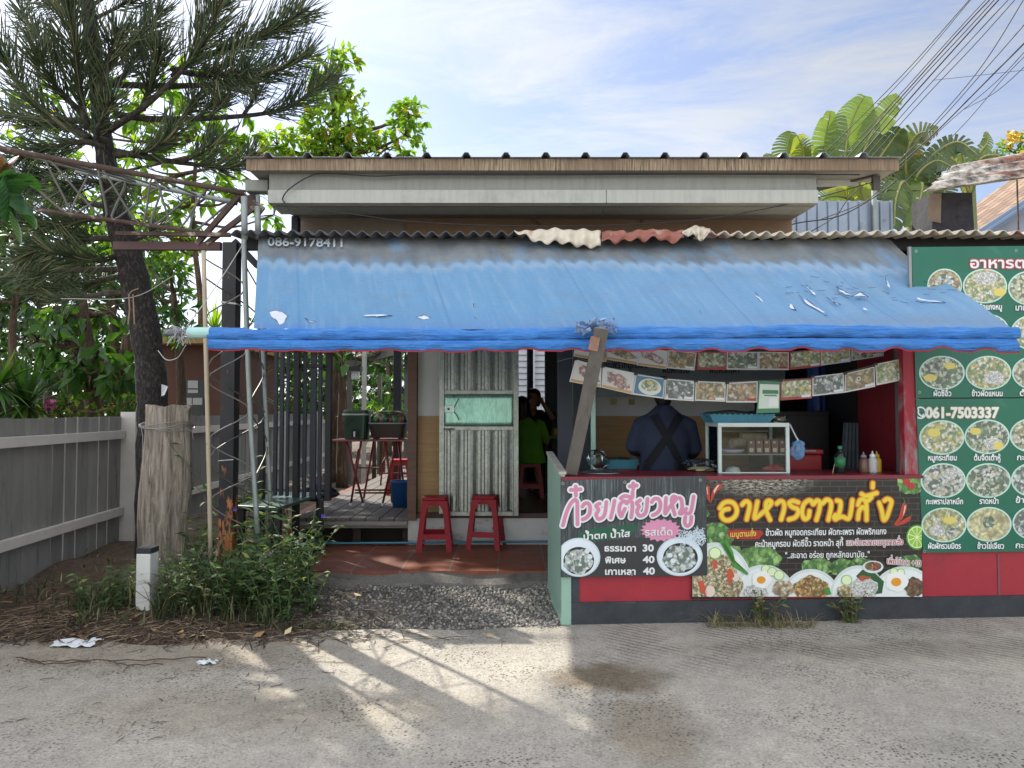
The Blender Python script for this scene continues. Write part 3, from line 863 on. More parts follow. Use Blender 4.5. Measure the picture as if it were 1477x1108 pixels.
def awning_mat():
    m, nt, b, tc = newmat('faded_blue_tarpaulin')
    uv = nt.new('ShaderNodeUVMap').outputs['UV']
    sep = nt.new('ShaderNodeSeparateXYZ'); nt.link(uv, sep.inputs[0])
    u, v = sep.outputs['X'], sep.outputs['Y']
    base = nt.ramp(v, [(0.0, S('#74a1c6')), (0.35, S('#78a6cd')), (0.8, S('#71a2cb')), (0.93, S('#6b9cc9')), (1.0, S('#5f8fce'))])
    # right-hand bleach
    base = nt.mix(nt.ramp(u, [(0.45, 0.0), (0.8, 0.42)]), base, S('#8fb0cf'))
    streak = nt.noise(nt.mapping(uv, (26, 0.9, 1)), 2.0, 6, 0.65)
    base = nt.mix(nt.ramp(streak, [(0.42, 0.0), (0.64, 0.42)]), base, S('#5f96c6'))
    streak2 = nt.noise(nt.mapping(uv, (60, 1.2, 1), loc=(3, 1, 0)), 2.0, 5, 0.6)
    base = nt.mix(nt.ramp(streak2, [(0.52, 0.0), (0.75, 0.4)]), base, S('#9dbcd8'))
    # sheltered band under the roof edge: grime kept its scalloped outline where water drips from each corrugation
    sc_ = nt.math('MULTIPLY', nt.math('ABSOLUTE', nt.math('SINE', nt.math('MULTIPLY', u, 132.0))), 0.045)
    wob = nt.math('MULTIPLY', nt.math('SUBTRACT', nt.noise(nt.mapping(uv, (9, 2, 1)), 2.0, 5), 0.5), 0.12)
    vv = nt.math('ADD', nt.math('ADD', v, wob), sc_)
    grime = nt.ramp(vv, [(0.10, 0.95), (0.29, 0.82), (0.345, 0.0)])
    blotch = nt.ramp(nt.noise(nt.mapping(uv, (11, 1.4, 1), loc=(1.7, 0, 0)), 1.6, 5, 0.6), [(0.30, 0.2), (0.46, 1.0)])
    gcol = nt.ramp(nt.noise(nt.mapping(uv, (16, 3, 1)), 2, 6), [(0.3, S('#686c6c')), (0.7, S('#8f8e88'))])
    c = nt.mix(nt.math('MULTIPLY', grime, blotch), base, gcol)
    rim = nt.ramp(vv, [(0.315, 0.0), (0.355, 0.42), (0.38, 0.30), (0.43, 0.0)])
    c = nt.mix(rim, c, S('#b4c4d2'))
    # greyer blue band near the roll on the right
    low = nt.ramp(nt.math('ADD', v, wob), [(0.80, 0.0), (0.90, 0.55), (0.965, 0.1)])
    c = nt.mix(nt.math('MULTIPLY', low, nt.ramp(u, [(0.55, 0.0), (0.85, 1.0)])), c, S('#8095b2'))
    weave = nt.noise(nt.mapping(uv, (40, 60, 1)), 3, 5, 0.7)
    c = nt.mix(1.0, c, nt.ramp(weave, [(0.25, 0.86), (0.75, 1.05)]), 'MULTIPLY')
    fr_ = nt.math('ABSOLUTE', nt.math('SUBTRACT', nt.math('FRACT', nt.math('MULTIPLY', nt.math('ADD', u, .04), 5.0)), 0.5))
    seam_ = nt.ramp(fr_, [(0.0, 1.0), (0.006, 1.0), (0.012, 0.0)])
    c = nt.mix(nt.math('MULTIPLY', seam_, .2), c, S('#3f6794'))
    blot = nt.ramp(nt.noise(nt.mapping(uv, (5, 3, 1)), 1.6, 7, .7), [(.5, 0.), (.72, .4)])
    c = nt.mix(blot, c, S('#7d8f9f'))
    nt.link(c, b.inputs['Base Color']); b.inputs['Roughness'].default_value = 0.6; b.inputs['Specular IOR Level'].default_value = 0.3
    h = nt.math('ADD', nt.noise(nt.mapping(uv, (14, 3, 1)), 2.0, 5, 0.6), nt.math('MULTIPLY', weave, 0.25))
    h = nt.math('ADD', h, nt.math('MULTIPLY', nt.noise(nt.mapping(uv, (3, 22, 1), (0, 0, .12)), 2.2, 5, .6, 1.0), .9))
    nt.link(nt.bump(h, 0.38, 0.025), b.inputs['Normal'])
    t = nt.new('ShaderNodeBsdfTranslucent'); nt.link(c, t.inputs['Color'])
    mx = nt.new('ShaderNodeMixShader'); mx.inputs[0].default_value = 0.2
    nt.link(b.outputs[0], mx.inputs[1]); nt.link(t.outputs[0], mx.inputs[2]); nt.link(mx.outputs[0], nt.n['Material Output'].inputs['Surface'])
    return m
def roll_mat():
    m, nt, b, tc = newmat('blue_tarpaulin_roll')
    v = tc.outputs['Object']
    f = nt.noise(nt.mapping(v, (2.2, 30, 55), (0, math.radians(6), 0)), 1.6, 6, 0.65, 0.4)
    c = nt.ramp(f, [(0.3, S('#3778c8')), (0.55, S('#488cdc')), (0.8, S('#66a0de'))])
    c = nt.mix(nt.ramp(nt.noise(v, 2, 4), [(0.5, 0.0), (0.8, 0.35)]), c, S('#6f93c6'))
    nt.link(c, b.inputs['Base Color']); b.inputs['Roughness'].default_value = 0.5; b.inputs['Specular IOR Level'].default_value = 0.3
    nt.link(nt.bump(nt.math('ADD', f, nt.math('MULTIPLY', nt.noise(nt.mapping(v, (5, 20, 24), (0, .5, 0)), 1.5, 4, .6, .8), 1.2)), 0.9, 0.025), b.inputs['Normal'])
    return m
M_AWN, M_ROLL = awning_mat(), roll_mat()
M_TEAR = mat('bare_tarpaulin_backing', '#c9cfda', 0.8, var=0.15, scale=40)
YT, YF = 5.92, 4.64
aw = thing('awning', (0.6, 4.64, 1.95), 'long faded blue tarpaulin awning with torn patches, blue front roll and red scalloped edge', 'awning')
TL, TR = P(373, 341, YT), P(1284, 345, YT)
BL, BR = P(366, 474, YF), P(1469, 478, YF)
def awn(u, v):
    p = (TL.lerp(TR, u)).lerp(BL.lerp(BR, u), v)
    sag = -0.035 * math.sin(math.pi * v) * (0.7 + 0.3 * math.sin(u * 9))
    fold = 0.010 * math.sin(u * 61 + 2.5 * v) * (1 - v) + 0.006 * math.sin(u * 143 + v * 6) * (1 - v) ** 0.5
    diag = 0.02 * math.sin((u - 0.6) * 22 + v * 8) * max(0, u - 0.62) * 2
    slack = 0.012 * math.sin(u * 17.0 + v * 3.1) * math.sin(v * 3.14)
    p = Vector((p.x, p.y, p.z + sag + fold + diag + slack))
    if v > 0.93:
        p.z += 0.0
    return p
am = MB(); am.grid(awn, 220, 40, uv=lambda u, v: (u, v))
obj('canopy', am, M_AWN, aw, smooth=True)
rl = MB()
r0, r1 = P(301, 481, YF), P(1468, 482, YF)
def rollp(u, v):
    c = r0.lerp(r1, u)
    an = v * 2 * math.pi
    end = min(1, min(u, 1 - u) * 60)
    sagx = -0.012 * math.sin(u * math.pi * 2.0) - 0.006 * math.sin(u * 23)
    r = 0.041 + 0.004 * math.sin(u * 70 + 3 * an) + 0.003 * math.sin(u * 190 - an * 2)
    r *= (0.85 + 0.15 * end)
    if abs(u - 0.482) < 0.02: r *= 0.72 + 0.28 * abs(u - 0.482) / 0.02
    return (c.x, c.y - math.sin(an) * r, c.z + math.cos(an) * r + sagx)
rl.grid(rollp, 260, 16)
obj('front_roll', rl, M_ROLL, aw, smooth=True)
vl = MB()
def scal(u):
    k = u * 17.6 + 0.3
    s = max(0.0, math.sin(2 * math.pi * k)) ** 0.8
    return s * (0.007 + 0.018 * u)
def valp(u, v):
    a = P(300 + (1466 - 300) * u, 489, YF - 0.035)
    zb = P(0, 508 - (2 if u < .5 else 0), YF).z + scal(u) + 0.004 * math.sin(u * 37)
    x = a.x + (0.025 * v if u > 0.99 else 0)
    y = YF - 0.03 + 0.012 * math.sin(u * 88) * v + 0.008 * math.sin(u * 31 + 2) * v - 0.02 * math.sin(v * 3.14)
    return (x, y, a.z - 0.006 * math.sin(u * 2 * math.pi) + (zb - a.z) * v)
vl.grid(valp, 400, 6)
obj('valance', vl, M_ROLL, aw, smooth=True, solid=0.002)
tr_ = MB(); tr_.tube([Vector(valp(i / 400, 1)) + Vector((0, -0.002, -0.002)) for i in range(401)], 0.0042, 5)
obj('red_piping', tr_, mat('red_piping', '#b32830', 0.6), aw, smooth=True)
en = MB(); en.tube([P(272, 480, YF), P(304, 480, YF)], 0.036, 14)
obj('tube_cover', en, mat('pale_green_vinyl', '#a9d3cf', 0.5, var=0.08, dirt=('#3d4a4c', 0.15, 9)), aw, smooth=False)
en = MB(); en.tube([P(238, 480, YF), P(276, 480, YF)], 0.022, 12)
obj('roller_tube', en, mat('grey_steel_tube', '#6e7276', 0.5, 0.5), aw)
fr = MB(); r_ = random.Random(4)
for i in range(70):
    a = P(r_.uniform(252, 274), r_.uniform(474, 487), YF - r_.uniform(-.03, .04))
    b_ = a + Vector((r_.uniform(-.09, .05), r_.uniform(-.04, .04), r_.uniform(-.08, .05)))
    fr.tube([a, (a + b_) / 2 + Vector((0, 0, r_.uniform(-.02, .03))), b_], 0.0016, 3, False)
obj('frayed_string', fr, mat('grey_string', '#b9bcc0', 0.9), aw)
tm = MB(); r_ = random.Random(12)
for i in range(60):
    px, py = r_.uniform(836, 888), r_.uniform(464, 482)
    a = P(px, py, YF - r_.uniform(.03, .12))
    q = [a + Vector((r_.uniform(-.035, .035), r_.uniform(-.04, .02), r_.uniform(-.018, .03))) for _ in range(4)]
    tm.poly(q)
obj('torn_rag', tm, [mat('torn_tarpaulin', '#7d95b8', 0.8, var=0.4, scale=30, dirt=('#3c4048', .4, 20))], aw, solid=0.002)
def awn_px(px, py):
    """point on the canopy seen at that pixel"""
    n = (TR - TL).cross(BL - TL).normalized()
    if n.y > 0: n = -n
    return onplane(px, py, (TL + BL) / 2 + Vector((0, 0, -0.02)), n, 0.012)
tears = [[(389, 452), (398, 450), (409, 453), (415, 458), (411, 466), (403, 471), (399, 464), (392, 460)],
         [(440, 461), (447, 465), (455, 466), (447, 467)], [(1004, 445), (1009, 450), (1013, 459), (1022, 468), (1017, 469), (1009, 460)],
         [(1089, 424), (1094, 430), (1101, 439), (1097, 438), (1091, 431)], [(1136, 437), (1143, 443), (1148, 450), (1140, 448)],
         [(1162, 413), (1170, 420), (1177, 430), (1172, 427)], [(1152, 427), (1163, 434), (1178, 446), (1193, 457), (1188, 457), (1172, 446), (1160, 437)],
         [(1206, 416), (1213, 420), (1224, 426), (1230, 430), (1219, 428), (1210, 422)], [(1229, 430), (1240, 423), (1252, 431), (1240, 429)],
         [(1242, 444), (1250, 449), (1253, 451), (1245, 449)], [(1318, 430), (1330, 433), (1345, 436), (1362, 439), (1345, 438), (1328, 436)],
         [(1276, 402), (1280, 408), (1284, 420), (1279, 412)], [(524, 458), (540, 456), (560, 457), (566, 457), (545, 459)], [(1192, 431), (1200, 437), (1212, 442), (1205, 441)],
         [(600, 460), (612, 457), (622, 461), (610, 463)], [(683, 440), (686, 443), (684, 445)], [(676, 462), (684, 460), (688, 463)]]
for t in tears:
    rj = random.Random(t[0][0]); t2 = []
    if t[0][0] > 700:
        mx_, my_ = sum(q[0] for q in t) / len(t), sum(q[1] for q in t) / len(t); t = [(mx_ + (x - mx_) * .85, my_ + (y - my_) * .7) for x, y in t]
    for (xa, ya), (xb, yb) in zip(t, t[1:] + t[:1]):
        t2 += [(xa, ya)] + [(xa + (xb - xa) * k + rj.uniform(-1.3, 1.3), ya + (yb - ya) * k + rj.uniform(-1.0, 1.0)) for k in (.33, .66)]
    tm = MB(); tm.poly([awn_px(*q) for q in t2]); obj('torn_patch', tm, M_TEAR, aw)
tm = MB(); r_ = random.Random(3)
for t in tears:
    for k in range(len(t)):
        a, b_ = awn_px(*t[k]), awn_px(*t[(k + 1) % len(t)])
        if r_.random() < 0.55: tm.tube([a, b_], 0.0022, 4, False)
for i in range(40):
    px, py = r_.uniform(1130, 1370), r_.uniform(400, 440)
    if px > 1284 + (py - 345) * 1.1: continue
    a = awn_px(px, py); tm.tube([a, awn_px(px + r_.uniform(4, 14), py + r_.uniform(-1, 3))], 0.0016, 3, False)
obj('tear_edge', tm, mat('dark_tear_edge', '#2f4a72', 0.8), aw)
ph = MB()
nA = (TR - TL).cross(BL - TL).normalized()
if nA.y > 0: nA = -nA
lettering('086-9178411', 387, 357, 494, 17, [(ph, 0.35, 0.0)], lambda a, b_, off: onplane(a, b_, (TL + BL) / 2, nA, 0.017), yb1=359)
obj('phone_number', ph, mat('faded_white_paint', '#a3abb0', 0.8, var=0.3, scale=30), aw)
pp = thing('awning_prop', CX(0.44, 1.03), 'slanting weathered grey steel prop from counter corner up to awning roll', 'prop')
pb_, pt_ = P(824, 684, 5.16), P(868, 476, 4.47)
M_PROP = mat('weathered_grey_steel', '#6f6b66', 0.7, 0.1, var=0.25, scale=9, stretch=(1, 1, 0.3), bump=0.3, dirt=('#45413e', 0.35, 5))
q = MB(); q.bar(pb_, pt_ + (pt_ - pb_) * 0.01, 0.088, 0.012, up=(0, 1, 0)); obj('channel_face', q, M_PROP, pp, bevel=0.002)
d_ = (pt_ - pb_).normalized(); sx = d_.cross(Vector((0, 1, 0))).normalized()
q = MB()
for s_ in (-1, 1): q.bar(pb_ + sx * s_ * 0.041 + Vector((0, 0.022, 0)), pt_ + sx * s_ * 0.041 + Vector((0, 0.022, 0)), 0.006, 0.032, up=(0, 1, 0))
obj('channel_flange', q, M_PROP, pp)
q = MB(); a = P(857, 496, 4.50); q.box(a, (0.06, 0.02, 0.09), ry=0.2)
obj('bracket', q, mat('rusty_plate', '#8a6a5c', 0.8, var=0.3, scale=20, dirt=('#5b3a2c', .3, 14)), pp, bevel=0.003)

M_GREENPNL = mat('pale_green_panel', '#8fb3a2', 0.4, var=0.08, scale=3, dirt=('#6e8a7d', 0.25, 2))
M_REDPAINT = mat('red_counter_paint', '#a52c38', 0.45, var=0.1, scale=4, fine=0.12, dirt=('#7c2a34', 0.3, 3))
M_BASE = mat('black_painted_base', '#3c4044', 0.75, var=0.3, scale=9, bump=0.5, fine=.3, dirt=('#6a6863', 0.2, 7))
ct = thing('counter', CX(1.6, 0), 'red and black street counter with pale green end panel', 'counter')
XC0, XC1, XCE = P(809, 700, 5.13).x, P(1325, 690, 5.3).x, 5.2
ztop = P(1060, 687, 5.16).z
def face(x0, x1, z0, z1, off, th, mb):
    q = [CX(x0, z0, off), CX(x1, z0, off), CX(x1, z1, off), CX(x0, z1, off)]
    return mb.hexa(q, [p - CN * th for p in q])
b1 = MB(); face(XC0 + 0.07, XCE, 0.0, P(1060, 868, 5.15).z, 0.0, 0.10, b1)
obj('base', b1, M_BASE, ct)
zr = P(1060, 868, 5.15).z
b1 = MB(); face(XC0 + 0.07, XCE, zr + .001, ztop - 0.03, -0.012, 0.05, b1)
obj('front_panel', b1, M_REDPAINT, ct)
b1 = MB(); face(XC0 + 0.07, P(836, 840, 5.12).x, zr, ztop - 0.03, -0.004, 0.007, b1)
obj('edge_strip', b1, M_BASE, ct)
b1 = MB(); face(P(1433, 840, 5.38).x - .006, P(1433, 840, 5.38).x + .006, zr, P(1433, 797, 5.38).z, -0.006, 0.005, b1)
obj('joint_strip', b1, mat('worn_joint', '#77545a', 0.8), ct)
b1 = MB(); face(XC0, XC1 + 0.02, ztop - 0.028, ztop, 0.012, 0.50, b1)
obj('worktop', b1, mat('dark_red_worktop', '#7c2733', 0.4, var=0.15, dirt=('#3d2a2c', .3, 3)), ct, bevel=0.003)
b1 = MB(); face(XC0, XC0 + 0.07, 0.0, ztop - 0.03, 0.004, 0.06, b1)
obj('end_post', b1, M_GREENPNL, ct, bevel=0.003)
b1 = MB()
yb2 = 5.78
fb_, ft_ = P(808, 897, 5.12), P(807, 690, 5.12)
xb2 = P(790, 800, yb2).x; zt2 = P(786, 655, yb2).z
q = [Vector((XC0, 5.13, 0.0)), Vector((xb2, yb2, 0.02)), Vector((xb2, yb2, zt2)), Vector((XC0, 5.13, ztop + 0.012))]
b1.hexa(q, [p + Vector((0.03, 0, 0)) for p in q])
obj('end_panel', b1, M_GREENPNL, ct, bevel=0.003)
b1 = MB(); b1.bar(q[2] + Vector((0.015, 0, .012)), q[3] + Vector((0.015, 0, .012)), 0.05, 0.02)
obj('panel_capping', b1, mat('worn_capping', '#b9b3a4', 0.8, var=0.3, scale=14), ct)

sw = thing('stall_side_wall', CX(3.6, 0), 'red-painted stall wall behind the green menu boards with peeling edge post', 'wall')
b1 = MB(); face(XC1 + 0.005, XCE, ztop - 0.02, P(1390, 358, 5.3).z, -0.02, 0.05, b1); obj('board_wall', b1, mat('bare_wall_board', '#5b5a57', 0.8), sw)
xw = XC1 + 0.02
b1 = MB(); b1.b3(xw, xw + 0.05, 5.36, 6.25, FLOOR, 2.15); obj('red_partition', b1, mat('dark_red_partition', '#7d1f29', 0.5, var=0.15, scale=3, dirt=('#4c1a20', .3, 3)), sw)
b1 = MB(); b1.b3(xw + 0.02, xw + 0.07, 6.25, 7.15, FLOOR, 2.9); obj('dark_partition', b1, mat('dark_bare_board', '#1b1a1b', 0.8), sw)  # unpainted rear stretch of the partition, one dark tone
M_PEEL = mat('peeling_red_paint', '#9c2733', 0.6, var=0.12, scale=5, dirt=('#8c8a88', 0.58, 4.5), stretch=(1.6, 1.6, .7))
b1 = MB(); face(P(1303, 600, 5.28).x, XC1 + 0.004, ztop, P(0, 455, 5.28).z, 0.0, 0.07, b1); obj('edge_post', b1, M_PEEL, sw, bevel=0.003)
b1 = MB(); b1.b3(xw - 0.075, xw - 0.002, 5.40, 5.50, ztop, 2.15); obj('inner_post', b1, mat('bare_grey_post', '#6c6a68', 0.8, var=0.2, scale=6, dirt=('#7d2a32', .3, 4)), sw)
b1 = MB(); face(P(1308, 380, 5.28).x, P(1312, 380, 5.28).x, P(0, 420, 5.28).z, P(0, 357, 5.28).z, 0.02, 0.02, b1); obj('metal_strip', b1, mat('galvanised_strip', '#8f9290', 0.45, 0.6), sw)
def flat(name, col, rough=0.38, **k): return mat('print_' + name, col, rough, var=0.08, scale=4, bump=.10, bscale=4.5, **k)
W_, BLK = flat('white', '#dfe3e2'), flat('black', '#16171a')
def food_mat(name, stops, scale=45, plate=None):
    if 'food_' + name in MATS: return MATS['food_' + name]
    m, nt, b, tc = newmat('food_' + name)
    oi = nt.new('ShaderNodeObjectInfo')
    ad = nt.new('ShaderNodeVectorMath', operation='ADD')
    ml = nt.math('MULTIPLY', oi.outputs['Random'], 40.0)
    cb_ = nt.new('ShaderNodeCombineXYZ'); nt.link(ml, cb_.inputs[1])
    nt.link(tc.outputs['Object'], ad.inputs[0]); nt.link(cb_.outputs[0], ad.inputs[1])
    nz = nt.new('ShaderNodeTexNoise'); nz.inputs['Scale'].default_value = scale * 0.55; nz.inputs['Detail'].default_value = 3
    nt.link(ad.outputs[0], nz.inputs['Vector'])
    off = nt.new('ShaderNodeVectorMath', operation='SCALE'); nt.link(nz.outputs['Color'], off.inputs[0]); off.inputs['Scale'].default_value = 2.4 / scale
    a2 = nt.new('ShaderNodeVectorMath', operation='ADD'); nt.link(ad.outputs[0], a2.inputs[0]); nt.link(off.outputs[0], a2.inputs[1])
    vo = nt.new('ShaderNodeTexVoronoi'); vo.inputs['Scale'].default_value = scale
    nt.link(a2.outputs[0], vo.inputs['Vector'])
    wn_ = nt.new('ShaderNodeTexWhiteNoise'); nt.link(vo.outputs['Position'], wn_.inputs['Vector'])
    n = len(stops)
    c = nt.ramp(wn_.outputs['Value'], [(i / n, S(s)) for i, s in enumerate(stops)], 'CONSTANT')
    c = nt.mix(1.0, c, nt.ramp(vo.outputs['Distance'], [(0.15, 1.05), (0.75, 0.42)]), 'MULTIPLY')
    c = nt.mix(1.0, c, nt.ramp(nt.noise(a2.outputs[0], scale * 4, 3), [(0.3, 0.75), (0.7, 1.1)]), 'MULTIPLY')
    c = nt.mix(0.2 if scale == 45 else 0.06, c, S('#c9d6c4'))
    nt.link(c, b.inputs['Base Color']); b.inputs['Roughness'].default_value = 0.4
    MATS['food_' + name] = m
    return m
FOODS = [food_mat('noodle', ['#d8d6b8', '#c9c79a', '#3e6b3c', '#e6e6d6', '#9a8a52', '#d9d7a8', '#2f3a2a']),
         food_mat('greens', ['#3f6f44', '#d8dccb', '#2f5134', '#e8e9df', '#8da06a', '#c8cba0', '#26382b']),
         food_mat('curry', ['#b98a4a', '#d9b978', '#7d5a30', '#4c6b33', '#e4d7b2', '#9a5a38', '#caa35a']),
         food_mat('seafood', ['#e2e4df', '#cdd2cb', '#2c4a44', '#e9eae4', '#a9b29a', '#1f2d2a', '#d9c9a4']),
         food_mat('salad', ['#d9d49b', '#e7e3c3', '#5f8a4b', '#c2bb6c', '#efeee2', '#8b9a4e', '#d6c25a']),
         food_mat('fried', ['#b5834d', '#8a5a30', '#d9b98a', '#6b4322', '#c79a60', '#e3d2b5']),
         food_mat('beefblack', ['#4b4a4a', '#c9cdd0', '#232628', '#8d9194', '#e3e6e8', '#35504a']),
         food_mat('sausage', ['#b2545c', '#d9a0a0', '#8f3a42', '#e6d4ca', '#c97a78', '#efe6dd'])]
def ell(cx, cy, rx, ry, n=40, wob=0.0, seed=0):
    r = random.Random(seed)
    ph_ = r.uniform(0, 6)
    return [(cx + rx * math.cos(t) * (1 + wob * math.sin(5 * t + ph_) + wob * .6 * math.sin(11 * t + ph_ * 2)),
             cy + ry * math.sin(t) * (1 + wob * math.sin(5 * t + ph_) + wob * .6 * math.sin(11 * t + ph_ * 2))) for t in [2 * math.pi * i / n for i in range(n)]]
def clip(poly, x0, x1, y0, y1):
    """clip a polygon to a rectangle"""
    for ax, lim, sg in ((0, x0, 1), (0, x1, -1), (1, y0, 1), (1, y1, -1)):
        out = []
        for i in range(len(poly)):
            a, b_ = poly[i], poly[(i + 1) % len(poly)]
            ia, ib = (a[ax] - lim) * sg >= 0, (b_[ax] - lim) * sg >= 0
            if ia: out.append(a)
            if ia != ib:
                t = (lim - a[ax]) / (b_[ax] - a[ax]); out.append((a[0] + t * (b_[0] - a[0]), a[1] + t * (b_[1] - a[1])))
        poly = out
        if len(poly) < 3: return []
    return poly
def printed(name, polys, m, parent, off, win=None):
    mb = MB()
    for p in polys:
        if win: p = clip(p, *win)
        if len(p) >= 3:
            # fan around the centre keeps concave blobs clean
            cx = sum(q[0] for q in p) / len(p); cy = sum(q[1] for q in p) / len(p)
            pts = [C(cx, cy, off)] + [C(a, b_, off) for a, b_ in p]
            mb.add(pts, [(0, i + 1, (i + 1) % len(p) + 1) for i in range(len(p))])
    if not mb.v: return None
    # own origin at the middle, so each printed dish gets its own pattern
    return obj(name, mb, m, parent)
def eyelets(pts, parent, off):
    mb = MB()
    for (px, py) in pts:
        c = C(px, py, off)
        for k in range(12):
            a0, a1 = 2 * math.pi * k / 12, 2 * math.pi * (k + 1) / 12
            q = [(a0, .006), (a0, .011), (a1, .011), (a1, .006)]
            mb.poly([c + Vector((r * math.cos(a), 0, r * math.sin(a))) for a, r in q])
    obj('eyelet', mb, mat('brass_eyelet', '#9a9a94', 0.4, 0.7), parent)
LZ = 0.0012
def sheet(corners, off, m, parent, name='vinyl_sheet', wav=0.004):
    (ax, ay), (bx, by), (cx, cy), (dx, dy) = corners     # TL TR BR BL in px
    def f(u, v):
        px = (ax * (1 - u) + bx * u) * (1 - v) + (dx * (1 - u) + cx * u) * v
        py = (ay * (1 - u) + by * u) * (1 - v) + (dy * (1 - u) + cy * u) * v
        return C(px, py, off)
    mb = MB(); mb.grid(f, 1, 1)
    q = [Vector(p) for p in (mb.v[0], mb.v[1], mb.v[3], mb.v[2])]
    m2 = MB(); m2.hexa(q, [p - CN * 0.0022 for p in q])
    return obj(name, m2, m, parent)

def darkwood():
    m, nt, b, tc = newmat('print_dark_wood')
    v = tc.outputs['Object']
    a = nt.noise(nt.mapping(v, (38, 1, 1.3)), 2.2, 8, 0.7)
    c = nt.ramp(a, [(0.32, S('#23272a')), (0.5, S('#3f474a')), (0.62, S('#7b8789')), (0.75, S('#a9b4b6'))])
    g = nt.noise(v, 2.6, 4)
    c = nt.mix(nt.ramp(g, [(0.40, 0.8), (0.58, 0.0)]), c, S('#33383b'))
    nt.link(c, b.inputs['Base Color']); b.inputs['Roughness'].default_value = 0.4
    nt.link(nt.bump(nt.noise(v, 4.5, 5), 0.15, 0.02), b.inputs['Normal'])
    return m
nb_ = thing('noodle_banner', CX(0.85, 0.35, 0.01), 'dark wood-print banner with pink noodle lettering and two soup bowls', 'banner')
O1 = 0.020
sheet([(808, 693), (1017, 686), (1019, 829), (808, 832)], O1, darkwood(), nb_)
win1 = (809, 1018, 690, 831)
printed('price_panel', [[(856, 782), (880, 778), (950, 772), (1000, 768), (1018, 775), (1018, 829.5), (840, 831)]], flat('charcoal', '#38393b'), nb_, O1 + LZ, win1)
def noodles(cx, cy, rx, ry, n, seed):
    r = random.Random(seed); mb = MB()
    for i in range(n):
        a = r.uniform(0, 6.28); q = r.random() ** .5
        x, y = cx + rx * q * math.cos(a), cy + ry * q * math.sin(a)
        pts = [(x, y)]
        d = r.uniform(0, 6.28)
        for k in range(5):
            d += r.uniform(-.9, .9); x += 2.2 * math.cos(d); y += 2.2 * math.sin(d); pts.append((x, y))
        for (p, q_), o in zip(zip(pts[:-1], pts[1:]), range(5)):
            n_ = Vector((-(q_[1] - p[1]), q_[0] - p[0])); n_ = n_.normalized() * 0.33 if n_.length > 0 else n_
            if min(p[0], q_[0]) < 809 or max(p[0], q_[0]) > 1018: continue
            off = O1 + 4 * LZ + i * 1e-5 + o * 2e-6
            mb.poly([C(p[0] + n_[0], p[1] + n_[1], off), C(q_[0] + n_[0], q_[1] + n_[1], off), C(q_[0] - n_[0], q_[1] - n_[1], off), C(p[0] - n_[0], p[1] - n_[1], off)])
    return mb
printed('brush_stroke', [[(832, 772), (842, 764), (860, 761), (890, 758), (915, 756), (918, 760), (912, 767), (908, 773), (880, 776), (856, 780), (834, 778)]], flat('deepgreen', '#1f5a41'), nb_, O1 + 2 * LZ, win1)
burst = []
for i in range(36):
    a = 2 * math.pi * i / 36; k = 1.0 if i % 2 == 0 else 0.82
    burst.append((952 + 30 * k * math.cos(a), 764 + 17 * k * math.sin(a)))
printed('starburst', [burst], flat('pink', '#d68fae'), nb_, O1 + 2 * LZ, win1)
for (cx, cy, rx, ry, fx, fy, frx, fry, seed) in ((834, 803, 31, 28, 834, 808, 22, 20, 1), (979, 802, 33, 28, 980, 804, 25, 21.5, 2)):
    bo = printed('soup_bowl', [ell(cx, cy, rx, ry)], flat('bowl', '#c5d6df'), nb_, O1 + 3 * LZ, win1)
    printed('bowl_rim', [ell(cx, cy, rx * .93, ry * .93)], flat('bowl_in', '#dbe7ec'), nb_, O1 + 3.5 * LZ, win1)
    printed('broth', [ell(fx, fy, frx, fry)], flat('broth', '#2c2a28'), nb_, O1 + 4 * LZ, win1)
    printed('soup', [ell(fx - 1, fy + 1, frx * .93, fry * .9, wob=.07, seed=seed)], food_mat('soup', ['#dfe6e6', '#c7d2d2', '#2e5a4c', '#8fa5a2', '#eef2f1', '#3c4a46', '#b9c6c4']), nb_, O1 + 5 * LZ, win1)
    printed('meat_ball', [ell(fx - 15 + 4 * i, fy - 4 + 8 * i + (5 if seed == 1 else 0), 3.6, 3.4) for i in range(2)] if seed == 2 else [ell(846, 794, 3.6, 3.4), ell(850, 802, 3.8, 3.6)], flat('ball', '#d9e2e6'), nb_, O1 + 6 * LZ, win1)
mbn = noodles(997, 774, 19, 11, 150, 5)
obj('rice_noodle', mbn, flat('noodle', '#cfe0e8'), nb_)
def c1(a, b_): return (800 + a / 6.714, 690 + b_ / 6.714)
